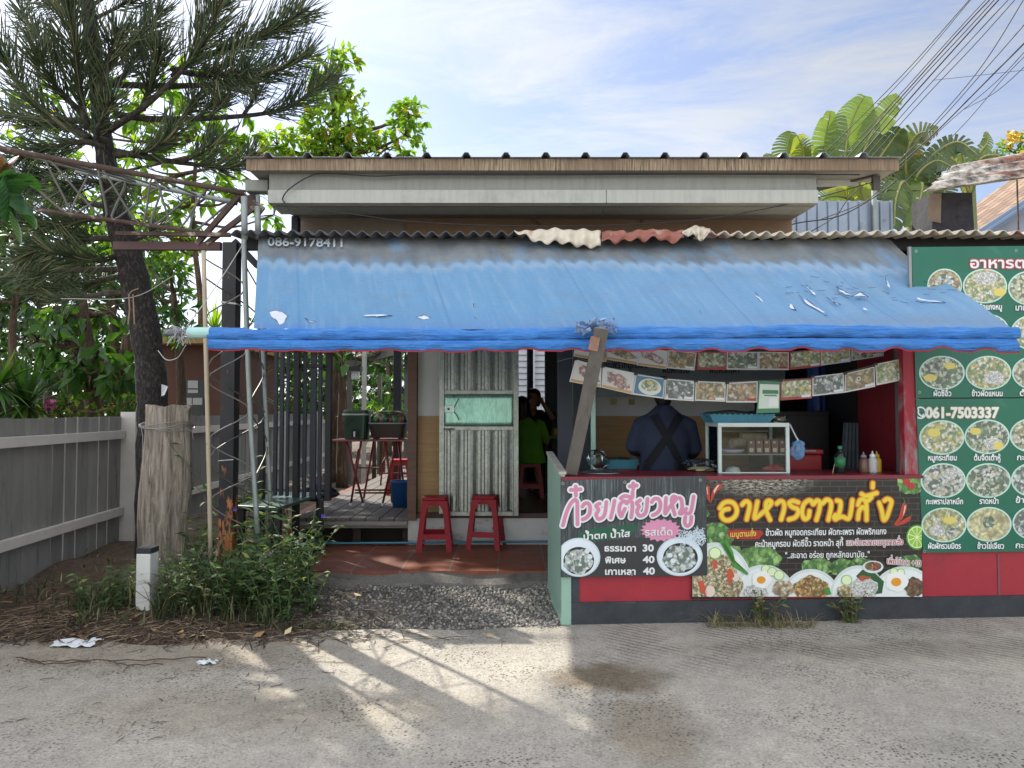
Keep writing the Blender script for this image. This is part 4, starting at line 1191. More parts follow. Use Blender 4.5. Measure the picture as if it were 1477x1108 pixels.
st1 = [[(75, 450), (108, 330), (150, 240), (190, 200)], [(190, 200), (212, 225), (214, 320), (215, 440)],
       [(150, 108), (245, 102)], [(198, 75), (200, 162)],
       [(262, 268), (285, 240), (320, 240), (337, 280), (330, 340), (300, 375), (265, 392)],
       [(428, 240), (395, 262), (418, 298), (396, 345), (415, 388), (455, 375), (480, 330), (494, 225)],
       [(572, 212), (555, 300), (535, 378)],
       [(672, 290), (652, 330), (636, 362), (618, 320), (622, 260), (645, 225), (672, 218), (690, 238), (712, 215), (740, 230), (742, 300), (732, 372)],
       [(632, 188), (665, 168), (705, 172), (742, 182), (746, 130)],
       [(718, 74), (785, 66)], [(752, 45), (752, 100)],
       [(818, 208), (784, 235), (808, 268), (788, 312), (808, 355), (845, 352), (876, 310), (890, 195)],
       [(930, 225), (955, 195), (995, 198), (1014, 240), (1005, 300), (975, 335), (940, 352)],
       [(1068, 185), (1062, 270), (1060, 335), (1090, 290), (1140, 228), (1168, 190), (1142, 172), (1122, 200), (1132, 270), (1152, 345)],
       [(1195, 185), (1216, 205), (1222, 280), (1200, 330), (1226, 332), (1262, 290)], [(1232, 320), (1285, 335), (1312, 300), (1334, 172)],
       [(1312, 368), (1304, 430), (1272, 455), (1248, 425), (1254, 368)]]
F1 = Field(803, 688, 1012, 768, 0.4)
for s_ in st1: F1.stroke([c1(*p) for p in s_], 8)
t3 = lambda off: (lambda a, b_: C(a, b_, off))
mo, mi, msd = MB(), MB(), MB()
F1.mesh(msd, 5.6, lambda a, b_: C(a + 1.2, b_ + 1.6, O1 + 6 * LZ)); F1.mesh(mo, 5.2, t3(O1 + 7 * LZ)); F1.mesh(mi, 2.75, t3(O1 + 8 * LZ))
obj('title_shadow', msd, flat('shadowgrey', '#2a2d30'), nb_); obj('title_outline', mo, W_, nb_); obj('title', mi, flat('rosepink', '#cf87a6'), nb_)
tx = MB()
def L(text, x0, yb, x1, h, off, grow=0.25, mb=None, **k):
    lettering(text, x0, yb, x1, h, [(mb if mb is not None else tx, grow, off)], lambda a, b_, o: C(a, b_, o), **k)
L('น้ำตก น้ำใส', 841, 777.5, 907, 12.5, O1 + 8 * LZ, 0.35, yb1=773)
L('รสเด็ด', 929, 771.5, 968, 14, O1 + 8 * LZ, 0.2, yb1=771)
for t, x0, x1, yb in (('ธรรมดา', 871, 915.5, 794), ('พิเศษ', 872, 901, 811), ('เกาเหลา', 872, 915, 827.5)): L(t, x0, yb, x1, 12.5, O1 + 8 * LZ, 0.45)
for t, x0, x1, yb in (('30', 926, 941, 794), ('40', 926, 942, 810.5), ('40', 926.5, 942.5, 827)): L(t, x0, yb, x1, 13.5, O1 + 8 * LZ, 0.6)
obj('lettering', tx, W_, nb_)
eyelets([(811, 697), (900, 695), (1008, 692), (910, 827)], nb_, O1 + 9 * LZ)

def blackbrick():
    m, nt, b, tc = newmat('print_black_brick')
    v = tc.outputs['Object']
    br = nt.new('ShaderNodeTexBrick'); br.inputs['Scale'].default_value = 1.0
    br.inputs['Brick Width'].default_value = 0.13; br.inputs['Row Height'].default_value = 0.042; br.inputs['Mortar Size'].default_value = 0.003
    br.inputs['Color1'].default_value = rgba(S('#2b2822')); br.inputs['Color2'].default_value = rgba(S('#211f1b')); br.inputs['Mortar'].default_value = rgba(S('#4a463d'))
    sw_ = nt.new('ShaderNodeSeparateXYZ'); nt.link(v, sw_.inputs[0]); cb_ = nt.new('ShaderNodeCombineXYZ')
    nt.link(sw_.outputs['X'], cb_.inputs[0]); nt.link(sw_.outputs['Z'], cb_.inputs[1]); nt.link(cb_.outputs[0], br.inputs['Vector'])
    gl = nt.mapping(cb_.outputs[0], (1 / 0.42, 1 / 0.13, 1), loc=(0.30 / 0.42, -0.80 / 0.13, 0))
    ln = nt.new('ShaderNodeVectorMath', operation='LENGTH'); nt.link(gl, ln.inputs[0])
    flake = nt.ramp(nt.noise(nt.mapping(cb_.outputs[0], (9, 40, 1)), 3, 6, 0.75), [(0.47, 0.0), (0.56, 1.0)])
    amt = nt.math('MULTIPLY', nt.ramp(ln.outputs['Value'], [(0.45, 0.9), (1.25, 0.0)]), flake)
    c = nt.mix(amt, br.outputs['Color'], S('#b9b4a2'))
    nt.link(c, b.inputs['Base Color']); b.inputs['Roughness'].default_value = 0.4
    return m
ob = thing('food_banner', CX(2.1, 0.2, 0.01), 'black brick-print banner with yellow Thai lettering and a row of rice plates', 'banner')
O2 = 0.010
sheet([(1013, 690), (1325, 685), (1330, 856), (996, 864)], O2, blackbrick(), ob)
win2 = (998, 1328, 686, 860)
LET = food_mat('lettuce', ['#5e9a3a', '#79b352', '#3f7a2c', '#8fc466', '#4f8a34', '#a3cf7c'], 30)
def blob(cx, cy, rx, ry, seed): return ell(cx, cy, rx, ry, 60, 0.06, seed)
for b_ in ([blob(1030, 775, 26, 22, 1), blob(1056, 800, 14, 14, 2), blob(1095, 806, 30, 20, 3), blob(1178, 818, 24, 13, 4), blob(1215, 818, 22, 12, 5), blob(1240, 816, 18, 12, 6), blob(1312, 812, 18, 12, 8)]): printed('lettuce', [b_], LET, ob, O2 + LZ * (1 + .02 * (len(b_) % 7)), win2)
printed('lettuce', [blob(1312, 698, 19, 15, 9)], LET, ob, O2 + LZ, win2)
printed('tomato', [ell(1306, 695, 5.5, 5), ell(1313, 701, 5.5, 5)], flat('tomato', '#b2382c'), ob, O2 + 2 * LZ, win2)
PLT = flat('plate', '#cfdad6'); PLI = flat('plate_inner', '#e2e9e6')
def plate(cx, cy, rx, ry, k):
    printed('plate', [ell(cx, cy, rx, ry, 60)], PLT, ob, O2 + k * LZ, win2)
    printed('plate_well', [ell(cx, cy + 1, rx * .93, ry * .92, 60)], PLI, ob, O2 + (k + .5) * LZ, win2)
plate(1030, 848, 55, 66, 2)
plate(1100, 862, 47, 48, 3); plate(1168, 862, 42, 42, 4); plate(1236, 858, 40, 43, 5); plate(1302, 862, 48, 46, 6)
printed('fried_rice', [blob(1028, 842, 40, 42, 21)], food_mat('rice', ['#c9b48a', '#e1d3ae', '#a8905f', '#d9c59a', '#efe6cb', '#6f8a4b', '#8a6a44'], 70), ob, O2 + 7 * LZ, win2)
shr = [[(1005, 838), (1012, 836), (1016, 846), (1020, 855), (1016, 859), (1008, 850)], [(1026, 809), (1032, 806), (1033, 818), (1028, 822)], [(1047, 822), (1054, 820), (1058, 830), (1053, 836), (1052, 845), (1048, 838)]]
printed('shrimp', shr, flat('shrimp', '#c4553a'), ob, O2 + 8 * LZ, win2)
printed('shrimp_flesh', [ell(1023, 852, 7, 8), ell(1060, 832, 5, 6)], flat('shrimp_flesh', '#e2cfc0'), ob, O2 + 8 * LZ, win2)
printed('spring_onion', [[(1036, 780), (1042, 778), (1062, 815), (1078, 826), (1076, 829), (1058, 818)], [(1040, 784), (1046, 776), (1056, 796), (1060, 814), (1055, 810)]], flat('onion', '#4f8f3e'), ob, O2 + 9 * LZ, win2)
def egg(cx, cy, r, k, seed):
    printed('fried_egg', [ell(cx, cy, r, r * .9, 40, .05, seed)], flat('egg_white', '#eceee8'), ob, O2 + k * LZ, win2)
    printed('yolk', [ell(cx - 1, cy + .5, r * .45, r * .38)], flat('yolk', '#e09a2c'), ob, O2 + (k + 1) * LZ, win2)
def cucumber(pts, k):
    for cx, cy, r in pts:
        printed('cucumber', [ell(cx, cy, r, r * .95)], flat('cuke_edge', '#8fbf63'), ob, O2 + k * LZ, win2)
        printed('cucumber', [ell(cx, cy, r * .84, r * .8)], flat('cuke', '#dcebbf'), ob, O2 + (k + .4) * LZ, win2); k += .8
cucumber([(1030, 797, 9)], 8)
cucumber([(1103, 820, 6.5), (1112, 824, 7), (1122, 829, 7.5)], 7)
egg(1097, 835, 14, 10, 3)
RICEW = food_mat('white_rice', ['#f0f1ec', '#e2e4dd', '#f4f5f2', '#d8dad2'], 90)
printed('white_rice', [blob(1088, 853, 18, 10, 31)], RICEW, ob, O2 + 8 * LZ, win2)
printed('fried_chicken', [blob(1128, 848, 15, 12, 32)], FOODS[5], ob, O2 + 10 * LZ, win2)
printed('fried_noodle', [blob(1168, 850, 25, 20, 33)], food_mat('padthai', ['#c08a45', '#d9a860', '#a46c30', '#e2c48a', '#5c7a34', '#8a5a2a'], 60), ob, O2 + 8 * LZ, win2)
printed('spring_onion', [[(1186, 848), (1194, 846), (1197, 856), (1190, 858)]], flat('onion', '#4f8f3e'), ob, O2 + 9 * LZ, win2)
printed('banana_leaf', [[(1233, 830), (1242, 821), (1258, 824), (1273, 838), (1270, 855), (1250, 858)]], flat('bananaleaf', '#2f5a34'), ob, O2 + 7 * LZ, win2)
printed('white_rice', [blob(1244, 848, 20, 17, 35)], RICEW, ob, O2 + 9 * LZ, win2)
printed('chilli_slice', [ell(1241, 833, 5, 4), [(1243, 830), (1254, 831), (1252, 834), (1244, 835)]], flat('paste', '#a8583a'), ob, O2 + 10 * LZ, win2)
cucumber([(1219, 836, 8)], 9)
printed('fried_pork', [blob(1216, 852, 11, 9, 36)], FOODS[2], ob, O2 + 10 * LZ, win2)
printed('sauce_bowl', [ell(1257, 817, 15, 9)], PLT, ob, O2 + 8 * LZ, win2); printed('chilli_sauce', [ell(1257, 816, 12, 6.5)], food_mat('chilli', ['#8a2f22', '#c25a3a', '#5a7a3a', '#d9b08a', '#6b2a1e'], 60), ob, O2 + 9 * LZ, win2)
cucumber([(1287, 824, 6), (1297, 825, 6)], 8)
egg(1291, 838, 16, 10, 8)
printed('basil_pork', [blob(1316, 846, 14, 14, 38)], food_mat('basil', ['#7a4630', '#5c3020', '#8f5a3e', '#3f5a2c', '#9c6a48'], 70), ob, O2 + 9 * LZ, win2)
printed('lime', [ell(1321, 774.5, 15.5, 18)], flat('lime_rind', '#4f9a2e'), ob, O2 + 2 * LZ, win2)
printed('lime', [ell(1321, 774.5, 13.5, 15.8)], flat('lime_pith', '#dbe8b0'), ob, O2 + 2.5 * LZ, win2)
printed('lime_segment', [[(1321 + 1.5 * math.cos(a), 774.5 + 1.8 * math.sin(a)), (1321 + 12 * math.cos(a - .26), 774.5 + 14 * math.sin(a - .26)), (1321 + 12.4 * math.cos(a), 774.5 + 14.4 * math.sin(a)), (1321 + 12 * math.cos(a + .26), 774.5 + 14 * math.sin(a + .26))] for a in [2 * math.pi * i / 10 for i in range(10)]], flat('lime_flesh', '#8dbf3e'), ob, O2 + 3 * LZ, win2)
def c4(a, b_): return (1160 + a / 6.153, 690 + b_ / 6.153)
def c3(a, b_): return (1000 + a / 6.153, 690 + b_ / 6.153)
CH = flat('chilli', '#b3402c')
printed('chilli', [[c3(*p) for p in q] for q in ([(102, 65), (120, 55), (138, 70), (140, 150), (148, 222), (118, 180), (104, 120)], [(150, 222), (152, 150), (175, 85), (215, 45), (248, 50), (245, 80), (195, 125), (165, 185)])], CH, ob, O2 + 3 * LZ, win2)
printed('chilli', [[c4(*p) for p in q] for q in ([(780, 410), (825, 350), (848, 270), (858, 225), (885, 218), (905, 235), (895, 290), (860, 360), (810, 405)], [(785, 415), (840, 385), (890, 350), (925, 332), (940, 350), (920, 378), (870, 405), (815, 420)])], CH, ob, O2 + 3 * LZ, win2)
printed('chilli_shine', [[c3(*p) for p in q] for q in ([(172, 110), (205, 62), (228, 55), (200, 95), (180, 135)], [(110, 80), (118, 75), (124, 140), (118, 140)])] + [[c4(*p) for p in q] for q in ([(880, 240), (892, 240), (880, 300), (862, 340), (872, 290)],)], flat('shine', '#e6c7b5'), ob, O2 + 4 * LZ, win2)
printed('chilli_stalk', [[c4(*p) for p in q] for q in ([(862, 222), (878, 200), (858, 168), (866, 168), (888, 200), (884, 218)], [(928, 334), (938, 318), (938, 300), (944, 300), (944, 325), (938, 345)])], flat('stalk', '#4d6a34'), ob, O2 + 3 * LZ, win2)
printed('leaf', [[c3(*p) for p in q] for q in ([(104, 258), (125, 285), (145, 320), (118, 338), (104, 310)],)], LET, ob, O2 + 2 * LZ, win2)
printed('red_strip', [[(1047, 765), (1060, 763), (1085, 764), (1098, 765), (1100, 769), (1096, 774), (1094, 777), (1070, 777.5), (1052, 776), (1049, 771)]], flat('red_strip', '#a53326'), ob, O2 + 4 * LZ, win2)
def b2(a, b_): return (990 + a / 4.22, 670 + b_ / 4.22)
st2 = [[c3(*p) for p in [(305, 268), (262, 278), (240, 318), (262, 360), (310, 368), (362, 335), (378, 275), (350, 220), (300, 205), (255, 222), (228, 262)]],
       [c3(*p) for p in [(425, 232), (450, 205), (480, 210), (490, 250), (465, 362)]],
       [c3(*p) for p in [(560, 205), (545, 280), (535, 352), (590, 315), (650, 262), (684, 215), (660, 196), (636, 220), (640, 290), (672, 365)]],
       [c3(*p) for p in [(730, 222), (760, 200), (790, 212), (796, 265), (770, 362)]],
       [c3(*p) for p in [(922, 212), (875, 198), (840, 218), (868, 252), (912, 270), (920, 305), (892, 345), (838, 362)]],
       [b2(*p) for p in [(742, 282), (735, 318), (712, 330), (697, 295), (705, 245), (730, 220), (752, 220), (765, 240), (786, 218), (805, 232), (800, 280), (784, 335)]],
       [b2(*p) for p in [(822, 235), (845, 213), (870, 225), (872, 262), (856, 335)]],
       [b2(*p) for p in [(908, 218), (930, 228), (926, 280), (905, 330), (890, 320), (900, 305)]], [b2(*p) for p in [(905, 328), (940, 316), (978, 328), (992, 290), (1002, 215)]],
       [b2(*p) for p in [(1036, 244), (1048, 216), (1070, 212), (1086, 240), (1088, 335)]], [b2(*p) for p in [(1086, 276), (1062, 258), (1042, 286), (1036, 330)]], [b2(*p) for p in [(1082, 224), (1100, 216), (1118, 198)]],
       [b2(*p) for p in [(1058, 178), (1085, 190), (1150, 172)]], [b2(*p) for p in [(1126, 112), (1125, 138)]],
       [b2(*p) for p in [(1165, 232), (1180, 280), (1192, 335), (1212, 315), (1232, 255), (1238, 222), (1215, 208), (1196, 218)]]]
F2 = Field(1025, 690, 1292, 762, 0.4)
for s_ in st2: F2.stroke(s_, 8)
for nm, w_, k, mm in (('title_glow', 6.0, 5, flat('darkbrown', '#3a2412')), ('title_glow', 4.8, 6, flat('orange', '#b5601c')), ('title_outline', 3.6, 7, flat('amber', '#e0952a')), ('title', 2.5, 8, flat('yellow', '#e6cf35'))):
    q = MB(); F2.mesh(q, w_, t3(O2 + k * LZ)); obj(nm, q, mm, ob)
tx = MB(); txr = MB(); txy = MB(); txo = MB()
o8 = O2 + 8 * LZ
L('ข้าวผัด หมูทอดกระเทียม ผัดกะเพรา ผัดพริกแกง', 1103, 772, 1276, 12.5, o8, 0.25, yb1=770)
L('คะน้าหมูกรอบ ผัดซีอิ๊ว ราดหน้า สุกี้', 1088, 788.5, 1214, 12.5, o8, 0.25, yb1=786.5)
L('"..สะอาด อร่อย ถูกหลักอนามัย.."', 1131, 804.5, 1252, 12, o8, 0.2, yb1=803)
L('และอีกหลายเมนูตามสั่ง', 1219, 786, 1300, 12, O2 + 9 * LZ, 0.1, txr, yb1=785)
L('และอีกหลายเมนูตามสั่ง', 1219, 786, 1300, 12, o8, 0.9, tx, yb1=785)
L('เพิ่มไข่ดาว +10', 1277, 812, 1325, 12, O2 + 13 * LZ, 0.1, txr, yb1=816)
L('เพิ่มไข่ดาว +10', 1277, 812, 1325, 12, O2 + 12 * LZ, 0.9, tx, yb1=816)
L('เมนูตามสั่ง', 1052, 774, 1089, 11, o8, 0.2, txy, yb1=772.5)
obj('lettering', tx, W_, ob); obj('red_lettering', txr, flat('letter_red', '#b03a34'), ob); obj('yellow_lettering', txy, flat('letter_yellow', '#e3c651'), ob)

M_GBOARD = mat('print_green_board', '#1b6850', 0.4, dirt=('#47806c', .25, 1.6), var=0.12, scale=2, bump=0.12, bscale=4.5)
def board(label, corners, eye, mid=''):
    t = thing('menu_board', C(corners[3][0] + 180, corners[3][1], 0.0), label, 'menu board')
    sheet(corners, 0.010, M_GBOARD, t); eyelets(eye, t, 0.012); return t
GB = board('upper green menu board with white Thai heading, topmost on the red side wall', [(1314, 357), (1680, 353), (1686, 572), (1320, 574)], [(1320, 363), (1464, 362), (1325, 566), (1425, 569)])
GL = board('lower green menu board with phone number and nine visible dish photos', [(1320, 575.5), (1686, 573.5), (1694, 792), (1330, 797)], [(1332, 795)])
RIM = flat('dish_rim', '#bfe0d2')
def dish(par, cx, cy, rx, ry, fm):
    printed('dish_picture', [ell(cx, cy, rx, ry)], RIM, par, 0.012)
    printed('dish_food', [ell(cx, cy, rx * .93, ry * .92)], fm, par, 0.0135)
for cx, cy, rx, ry, f_ in ((1361, 412, 25, 24, 2), (1419, 413, 32, 25, 4), (1484, 416, 32, 25, 0), (1550, 417, 32, 25, 1), (1490, 480, 34, 26, 4), (1422, 478, 32, 25, 1), (1357, 538, 33, 24.5, 1), (1424, 538, 33, 24.5, 4), (1491, 538, 33, 24.5, 0), (1558, 538, 33, 24.5, 2)):
    dish(GB, cx, cy, rx, ry, FOODS[f_])
for cx, cy, f_ in ((1357, 631, 4), (1422, 630, 1), (1487, 628, 0), (1553, 628, 2), (1359, 693, 3), (1424, 693, 1), (1489, 692, 6), (1555, 692, 5), (1360, 757, 4), (1491, 754, 6), (1556, 754, 1)):
    dish(GL, cx, cy, 32.5, 25, FOODS[f_])
dish(GL, 1425, 756, 32.5, 25, food_mat('omelette', ['#dfd9a3', '#e6e0b0', '#dcd6a0', '#d6d096', '#e3ddaa'], 26))
printed('herb_garnish', [blob(1424, 753, 9, 9, 3)], FOODS[1], GL, 0.015)
for par, cx, cy, rx, ry, k in ((GB, 1419, 402, 17, 9, 1), (GB, 1361, 404, 14, 8, 2), (GB, 1432, 545, 14, 10, 3), (GB, 1347, 532, 9, 7, 4), (GL, 1430, 640, 13, 9, 5), (GL, 1349, 700, 12, 9, 6), (GL, 1370, 684, 9, 7, 7), (GL, 1427, 682, 14, 8, 8), (GL, 1350, 765, 11, 8, 9), (GL, 1372, 768, 9, 7, 10)):
    printed('pale_food', [blob(cx, cy, rx, ry, k)], RICEW if k % 2 else FOODS[3], par, 0.0146)
for par, cx, cy, rx, ry, k in ((GL, 1345, 624, 9, 6, 1), (GL, 1405, 622, 8, 5, 2), (GL, 1368, 750, 10, 5, 3), (GL, 1438, 643, 7, 6, 4), (GB, 1340, 545, 10, 5, 5), (GB, 1368, 528, 8, 5, 6), (GB, 1440, 422, 9, 6, 7)):
    printed('yellow_food', [blob(cx, cy, rx, ry, k)], flat('eggyellow', '#d6c86a'), par, 0.0148)
def caps(par, items):
    a, bk = MB(), MB()
    for t, x0, x1, yb in items:
        lettering(t, x0, yb, x1, 11.5, [(bk, 1.0, 0.0125), (a, 0.3, 0.0138)], lambda p, q, o: C(p, q, o), res=0.5)
    obj('caption', a, W_, par); obj('outline_lettering', bk, flat('capdark', '#0f4a38'), par)
caps(GB, [('ผัดแกงหมู', 1410, 1443, 447), ('มาม่าผัด', 1463, 1496, 448), ('ผัดซีอิ๊ว', 1344, 1372, 573 - 1), ('ข้าวผัดแหนม', 1400, 1445, 572.5), ('กะเพรา', 1469, 1500, 572)][:2])
caps(GB, [('ผัดซีอิ๊ว', 1345, 1370, 571.5), ('ข้าวผัดแหนม', 1400, 1444, 571.5), ('ต้มยำ', 1469, 1500, 571)])
caps(GL, [('หมูกระเทียม', 1337, 1378, 664), ('ต้มจืดเต้าหู้', 1403, 1441, 664), ('กะเพรา', 1465, 1500, 663.5), ('กะเพราปลาหมึก', 1334, 1387, 727), ('ราดหน้า', 1411, 1438, 726.5), ('ข้าวผัด', 1463, 1500, 725), ('ผัดผักรวมมิตร', 1337, 1384, 791), ('ข้าวไข่เจียว', 1408, 1446, 791), ('กะเพรา', 1463, 1500, 790)])
a, bk = MB(), MB()
lettering('อาหารตามสั่ง', 1398, 387, 1532, 20.5, [(bk, 2.0, 0.0125), (a, 0.55, 0.0138)], lambda p, q, o: C(p, q, o))
obj('heading', a, W_, GB); obj('heading_outline', bk, flat('headred', '#a8323f'), GB)
a, bk = MB(), MB()
lettering('061-7503337', 1334, 602.5, 1438, 21, [(bk, 1.7, 0.0125), (a, 0.9, 0.0138)], lambda p, q, o: C(p, q, o))
obj('phone_number', a, flat('phonewhite', '#dfe6df'), GL); obj('phone_outline', bk, flat('phonegold', '#a58a52'), GL)
Fq = Field(1318, 583, 1336, 608, 0.4)
Fq.stroke([(1326 + 7.5 * math.cos(t), 595.5 + 8 * math.sin(t)) for t in [i * 0.35 for i in range(20)]], 3, False)
Fq.stroke([(1323, 591), (1323.5, 597), (1328.5, 600.5), (1330, 598)], 3)
q = MB(); Fq.mesh(q, 1.1, lambda a_, b_: C(max(a_, 1321.5), b_, 0.0138)); obj('phone_badge', q, W_, GL)
def q8(a, b_): return (800 + a / 2.735, 480 + b_ / 2.735)
CARDS_LOW = [([(85, 103), (190, 132), (188, 215), (62, 192)], 7, 'w', 'photo card of pink sausage slices, hanging at the left end of the lower string', 2),
    ([(195, 132), (325, 158), (312, 243), (190, 215)], 7, 'w', 'photo card of reddish noodles on white, hanging just right of the awning prop', 2),
    ([(326, 162), (443, 180), (437, 260), (313, 243)], 4, 'bowl', 'photo card of a white soup bowl on blue, hanging on the lower string', 1),
    ([(444, 180), (560, 190), (558, 270), (440, 262)], 6, 'p', 'photo card of black and white minced food, hanging above the cook', 0),
    ([(565, 190), (685, 195), (683, 272), (562, 268)], 2, 'p', 'photo card of orange brown tofu chunks, hanging right of the cook', 0),
    ([(690, 197), (812, 190), (811, 275), (686, 275)], 5, 'p', 'photo card of brown sliced meat, hanging beside the green card', 0),
    ([(903, 188), (1028, 180), (1028, 258), (902, 267)], 4, 'r', 'photo card of pale green noodles with red lower edge, just right of the green card', 0),
    ([(1030, 172), (1155, 157), (1157, 236), (1030, 250)], 6, 'p', 'photo card of grey blue shredded food, third card from the red post', 0),
    ([(1160, 160), (1277, 132), (1280, 212), (1158, 236)], 2, 'ring', 'photo card of yellow brown salad with a white onion ring, second from the red post', 0),
    ([(1280, 122), (1400, 98), (1417, 180), (1285, 207)], 4, 'p', 'photo card of yellow green noodles, hanging right against the red post', 0)]
CARDS_UP = [([(108, 4), (243, 30), (235, 105), (98, 80)], 7, 'w', 'upper photo card of pink sausages, leftmost behind the awning prop', 2),
    ([(220, 15), (372, 42), (365, 116), (208, 88)], 2, 'w', 'upper photo card of reddish strips on white, second from the left', 2),
    ([(368, 43), (492, 58), (486, 134), (364, 118)], 7, 'w', 'upper photo card of pink meat pieces on white, third from the left', 2),
    ([(494, 55), (612, 66), (603, 140), (488, 130)], 2, 'p', 'upper photo card of brown stir fry above the cook', 0),
    ([(615, 62), (737, 64), (735, 138), (613, 136)], 0, 'r', 'upper photo card of pale noodles with a red corner strip', 0),
    ([(738, 62), (869, 63), (868, 138), (737, 136)], 1, 'p', 'upper photo card of green leafy vegetables', 0),
    ([(870, 62), (996, 64), (996, 138), (869, 137)], 5, 'p', 'upper photo card of golden brown fried rice', 0),
    ([(1000, 64), (1128, 50), (1130, 123), (999, 138)], 4, 'r', 'upper photo card of pale white green noodles', 0),
    ([(1130, 46), (1250, 28), (1254, 103), (1128, 120)], 4, 'p', 'upper photo card of yellow green food, second from the right end', 0),
    ([(1256, 28), (1385, 4), (1392, 80), (1257, 100)], 3, 'p', 'upper photo card mostly hidden by the valance, at the right end', 0)]
CARDEDGE = flat('card_edge', '#d2d3cd'); CARDRED = flat('card_red', '#a63a3a'); CLIPM = mat('binder_clip', '#1a1a1c', 0.4)
def lam(a, b_, t): return (a[0] + (b_[0] - a[0]) * t, a[1] + (b_[1] - a[1]) * t)
def card(cs, fi, style, label, off, group, clip_=True, nm='photo_card', cat='photo card'):
    q = [q8(*p) for p in cs]
    p3 = [C(*p, off) for p in q]
    base = (p3[2] + p3[3]) / 2
    t = thing(nm, base, label, cat, group)
    mb = MB(); mb.hexa(p3, [p - CN * 0.0018 for p in p3])
    obj('card_sheet', mb, CARDRED if style in 'rp' and style != 'p' else CARDEDGE, t)
    def sub(u0, u1, v0, v1, k):
        def at(u, v): return lam(lam(q[0], q[1], u), lam(q[3], q[2], u), v)
        return [C(*at(a, b_), off + k) for a, b_ in ((u0, v0), (u1, v0), (u1, v1), (u0, v1))]
    if style == 'w':
        m1 = MB(); r = random.Random(len(label))
        ps = [(.12, .2), (.35, .12), (.62, .2), (.8, .38), (.95, .7), (.7, .85), (.45, .7), (.2, .6)]
        c0 = sub(.5, .5, .48, .48, 0.002)[0]
        pts = [sub(a + r.uniform(-.06, .06), 0, b_ + r.uniform(-.08, .08), 0, .002)[0] for a, b_ in ps]
        m1.add([c0] + pts, [(0, i + 1, (i + 1) % 8 + 1) for i in range(8)])
        obj('food_picture', m1, FOODS[fi], t)
        m1 = MB(); m1.poly(sub(.03, .97, .86, .97, .002)); obj('caption_strip', m1, flat('orange_strip', '#c79a5a'), t)
    else:
        m1 = MB(); m1.poly(sub(.035, .965, .05, .93 if style != 'r' else .86, .002))
        if style == 'bowl':
            obj('picture_ground', m1, flat('bluetable', '#4f7f94'), t)
            def el(rx, ry, cy, k):
                mm = MB(); c0 = sub(.52, 0, cy, 0, k)[0]
                pts = [sub(.52 + rx * math.cos(a), 0, cy + ry * math.sin(a), 0, k)[0] for a in [i * .3142 for i in range(20)]]
                mm.add([c0] + pts, [(0, i + 1, (i + 1) % 20 + 1) for i in range(20)]); return mm
            obj('bowl', el(.38, .40, .52, .0035), flat('bowlw', '#d5dbd6'), t); obj('soup', el(.30, .28, .45, .005), FOODS[4], t)
        else:
            obj('food_picture', m1, FOODS[fi], t)
            m1 = MB(); m1.poly(sub(.66, .95, .80, .92, .0032)); obj('caption_strip', m1, CARDRED if fi in (0, 5) else W_, t)
            if style == 'ring':
                m1 = MB()
                for i in range(14):
                    a0, a1 = i * .4488, (i + 1) * .4488
                    m1.poly([sub(.45 + r_ * math.cos(a), 0, .42 + 1.4 * r_ * math.sin(a), 0, .004)[0] for a, r_ in ((a0, .045), (a0, .075), (a1, .075), (a1, .045))])
                obj('onion_ring', m1, W_, t)
    if clip_:
        a = C(*q[0], off + .004); mb = MB(); mb.box(a, (0.026, 0.012, 0.016)); obj('binder_clip', mb, CLIPM, t, bevel=0.002)
    return t
for cs, fi, st, lb, _ in CARDS_LOW: card(cs, fi, st, lb, -0.05, 'photo cards on the lower string')
for cs, fi, st, lb, _ in CARDS_UP: card(cs, fi, st, lb, -0.30, 'photo cards on the upper string', False)
gq = [q8(*p) for p in [(815, 188), (900, 192), (898, 315), (806, 318)]]
g3 = [C(*p, -0.045) for p in gq]
gt = thing('payment_card', (g3[2] + g3[3]) / 2, 'green and white upright card hanging between the photo cards above the food case', 'card')
mb = MB(); mb.hexa(g3, [p - CN * 0.0018 for p in g3]); obj('card_sheet', mb, flat('cardgreen', '#3f7f56'), gt)
def gsub(u0, u1, v0, v1, k=.0):
    def at(u, v): return lam(lam(gq[0], gq[1], u), lam(gq[3], gq[2], u), v)
    return [C(*at(a, b_), -0.043 + k) for a, b_ in ((u0, v0), (u1, v0), (u1, v1), (u0, v1))]
mb = MB(); mb.poly(gsub(.06, .96, .10, .86)); obj('white_field', mb, flat('cardpale', '#cfdccb'), gt)
mb = MB(); mb.poly(gsub(.2, .92, .28, .40, .0015)); mb.poly(gsub(.28, .85, .43, .47, .0015)); mb.poly(gsub(.15, .9, .02, .08, .0015)); obj('heading_bar', mb, flat('cardgreen', '#3f7f56'), gt)
mb = MB(); mb.poly(gsub(.50, .90, .52, .80, .0015)); obj('blank_panel', mb, flat('cardwhite', '#e3e6e0'), gt)
def string(pts, off, label):
    mb = MB(); mb.tube([C(*p, off) for p in spline([q8(*p) if p[0] > -900 else p for p in pts], 6)], 0.0022, 4)
    tag(obj('string', mb, mat('grey_cord', '#77797a', 0.8)), label, 'string')
string([(12, 112), (90, 98), (195, 130), (325, 158), (443, 178), (563, 188), (690, 193), (812, 189), (903, 185), (1028, 177), (1157, 156), (1279, 125), (1420, 92)], -0.052, 'thin grey string carrying the lower row of photo cards')
string([(100, 0), (243, 28), (368, 42), (494, 55), (613, 62), (737, 62), (870, 62), (1000, 62), (1128, 48), (1253, 26), (1400, 0)], -0.302, 'thin grey string carrying the upper row of photo cards')

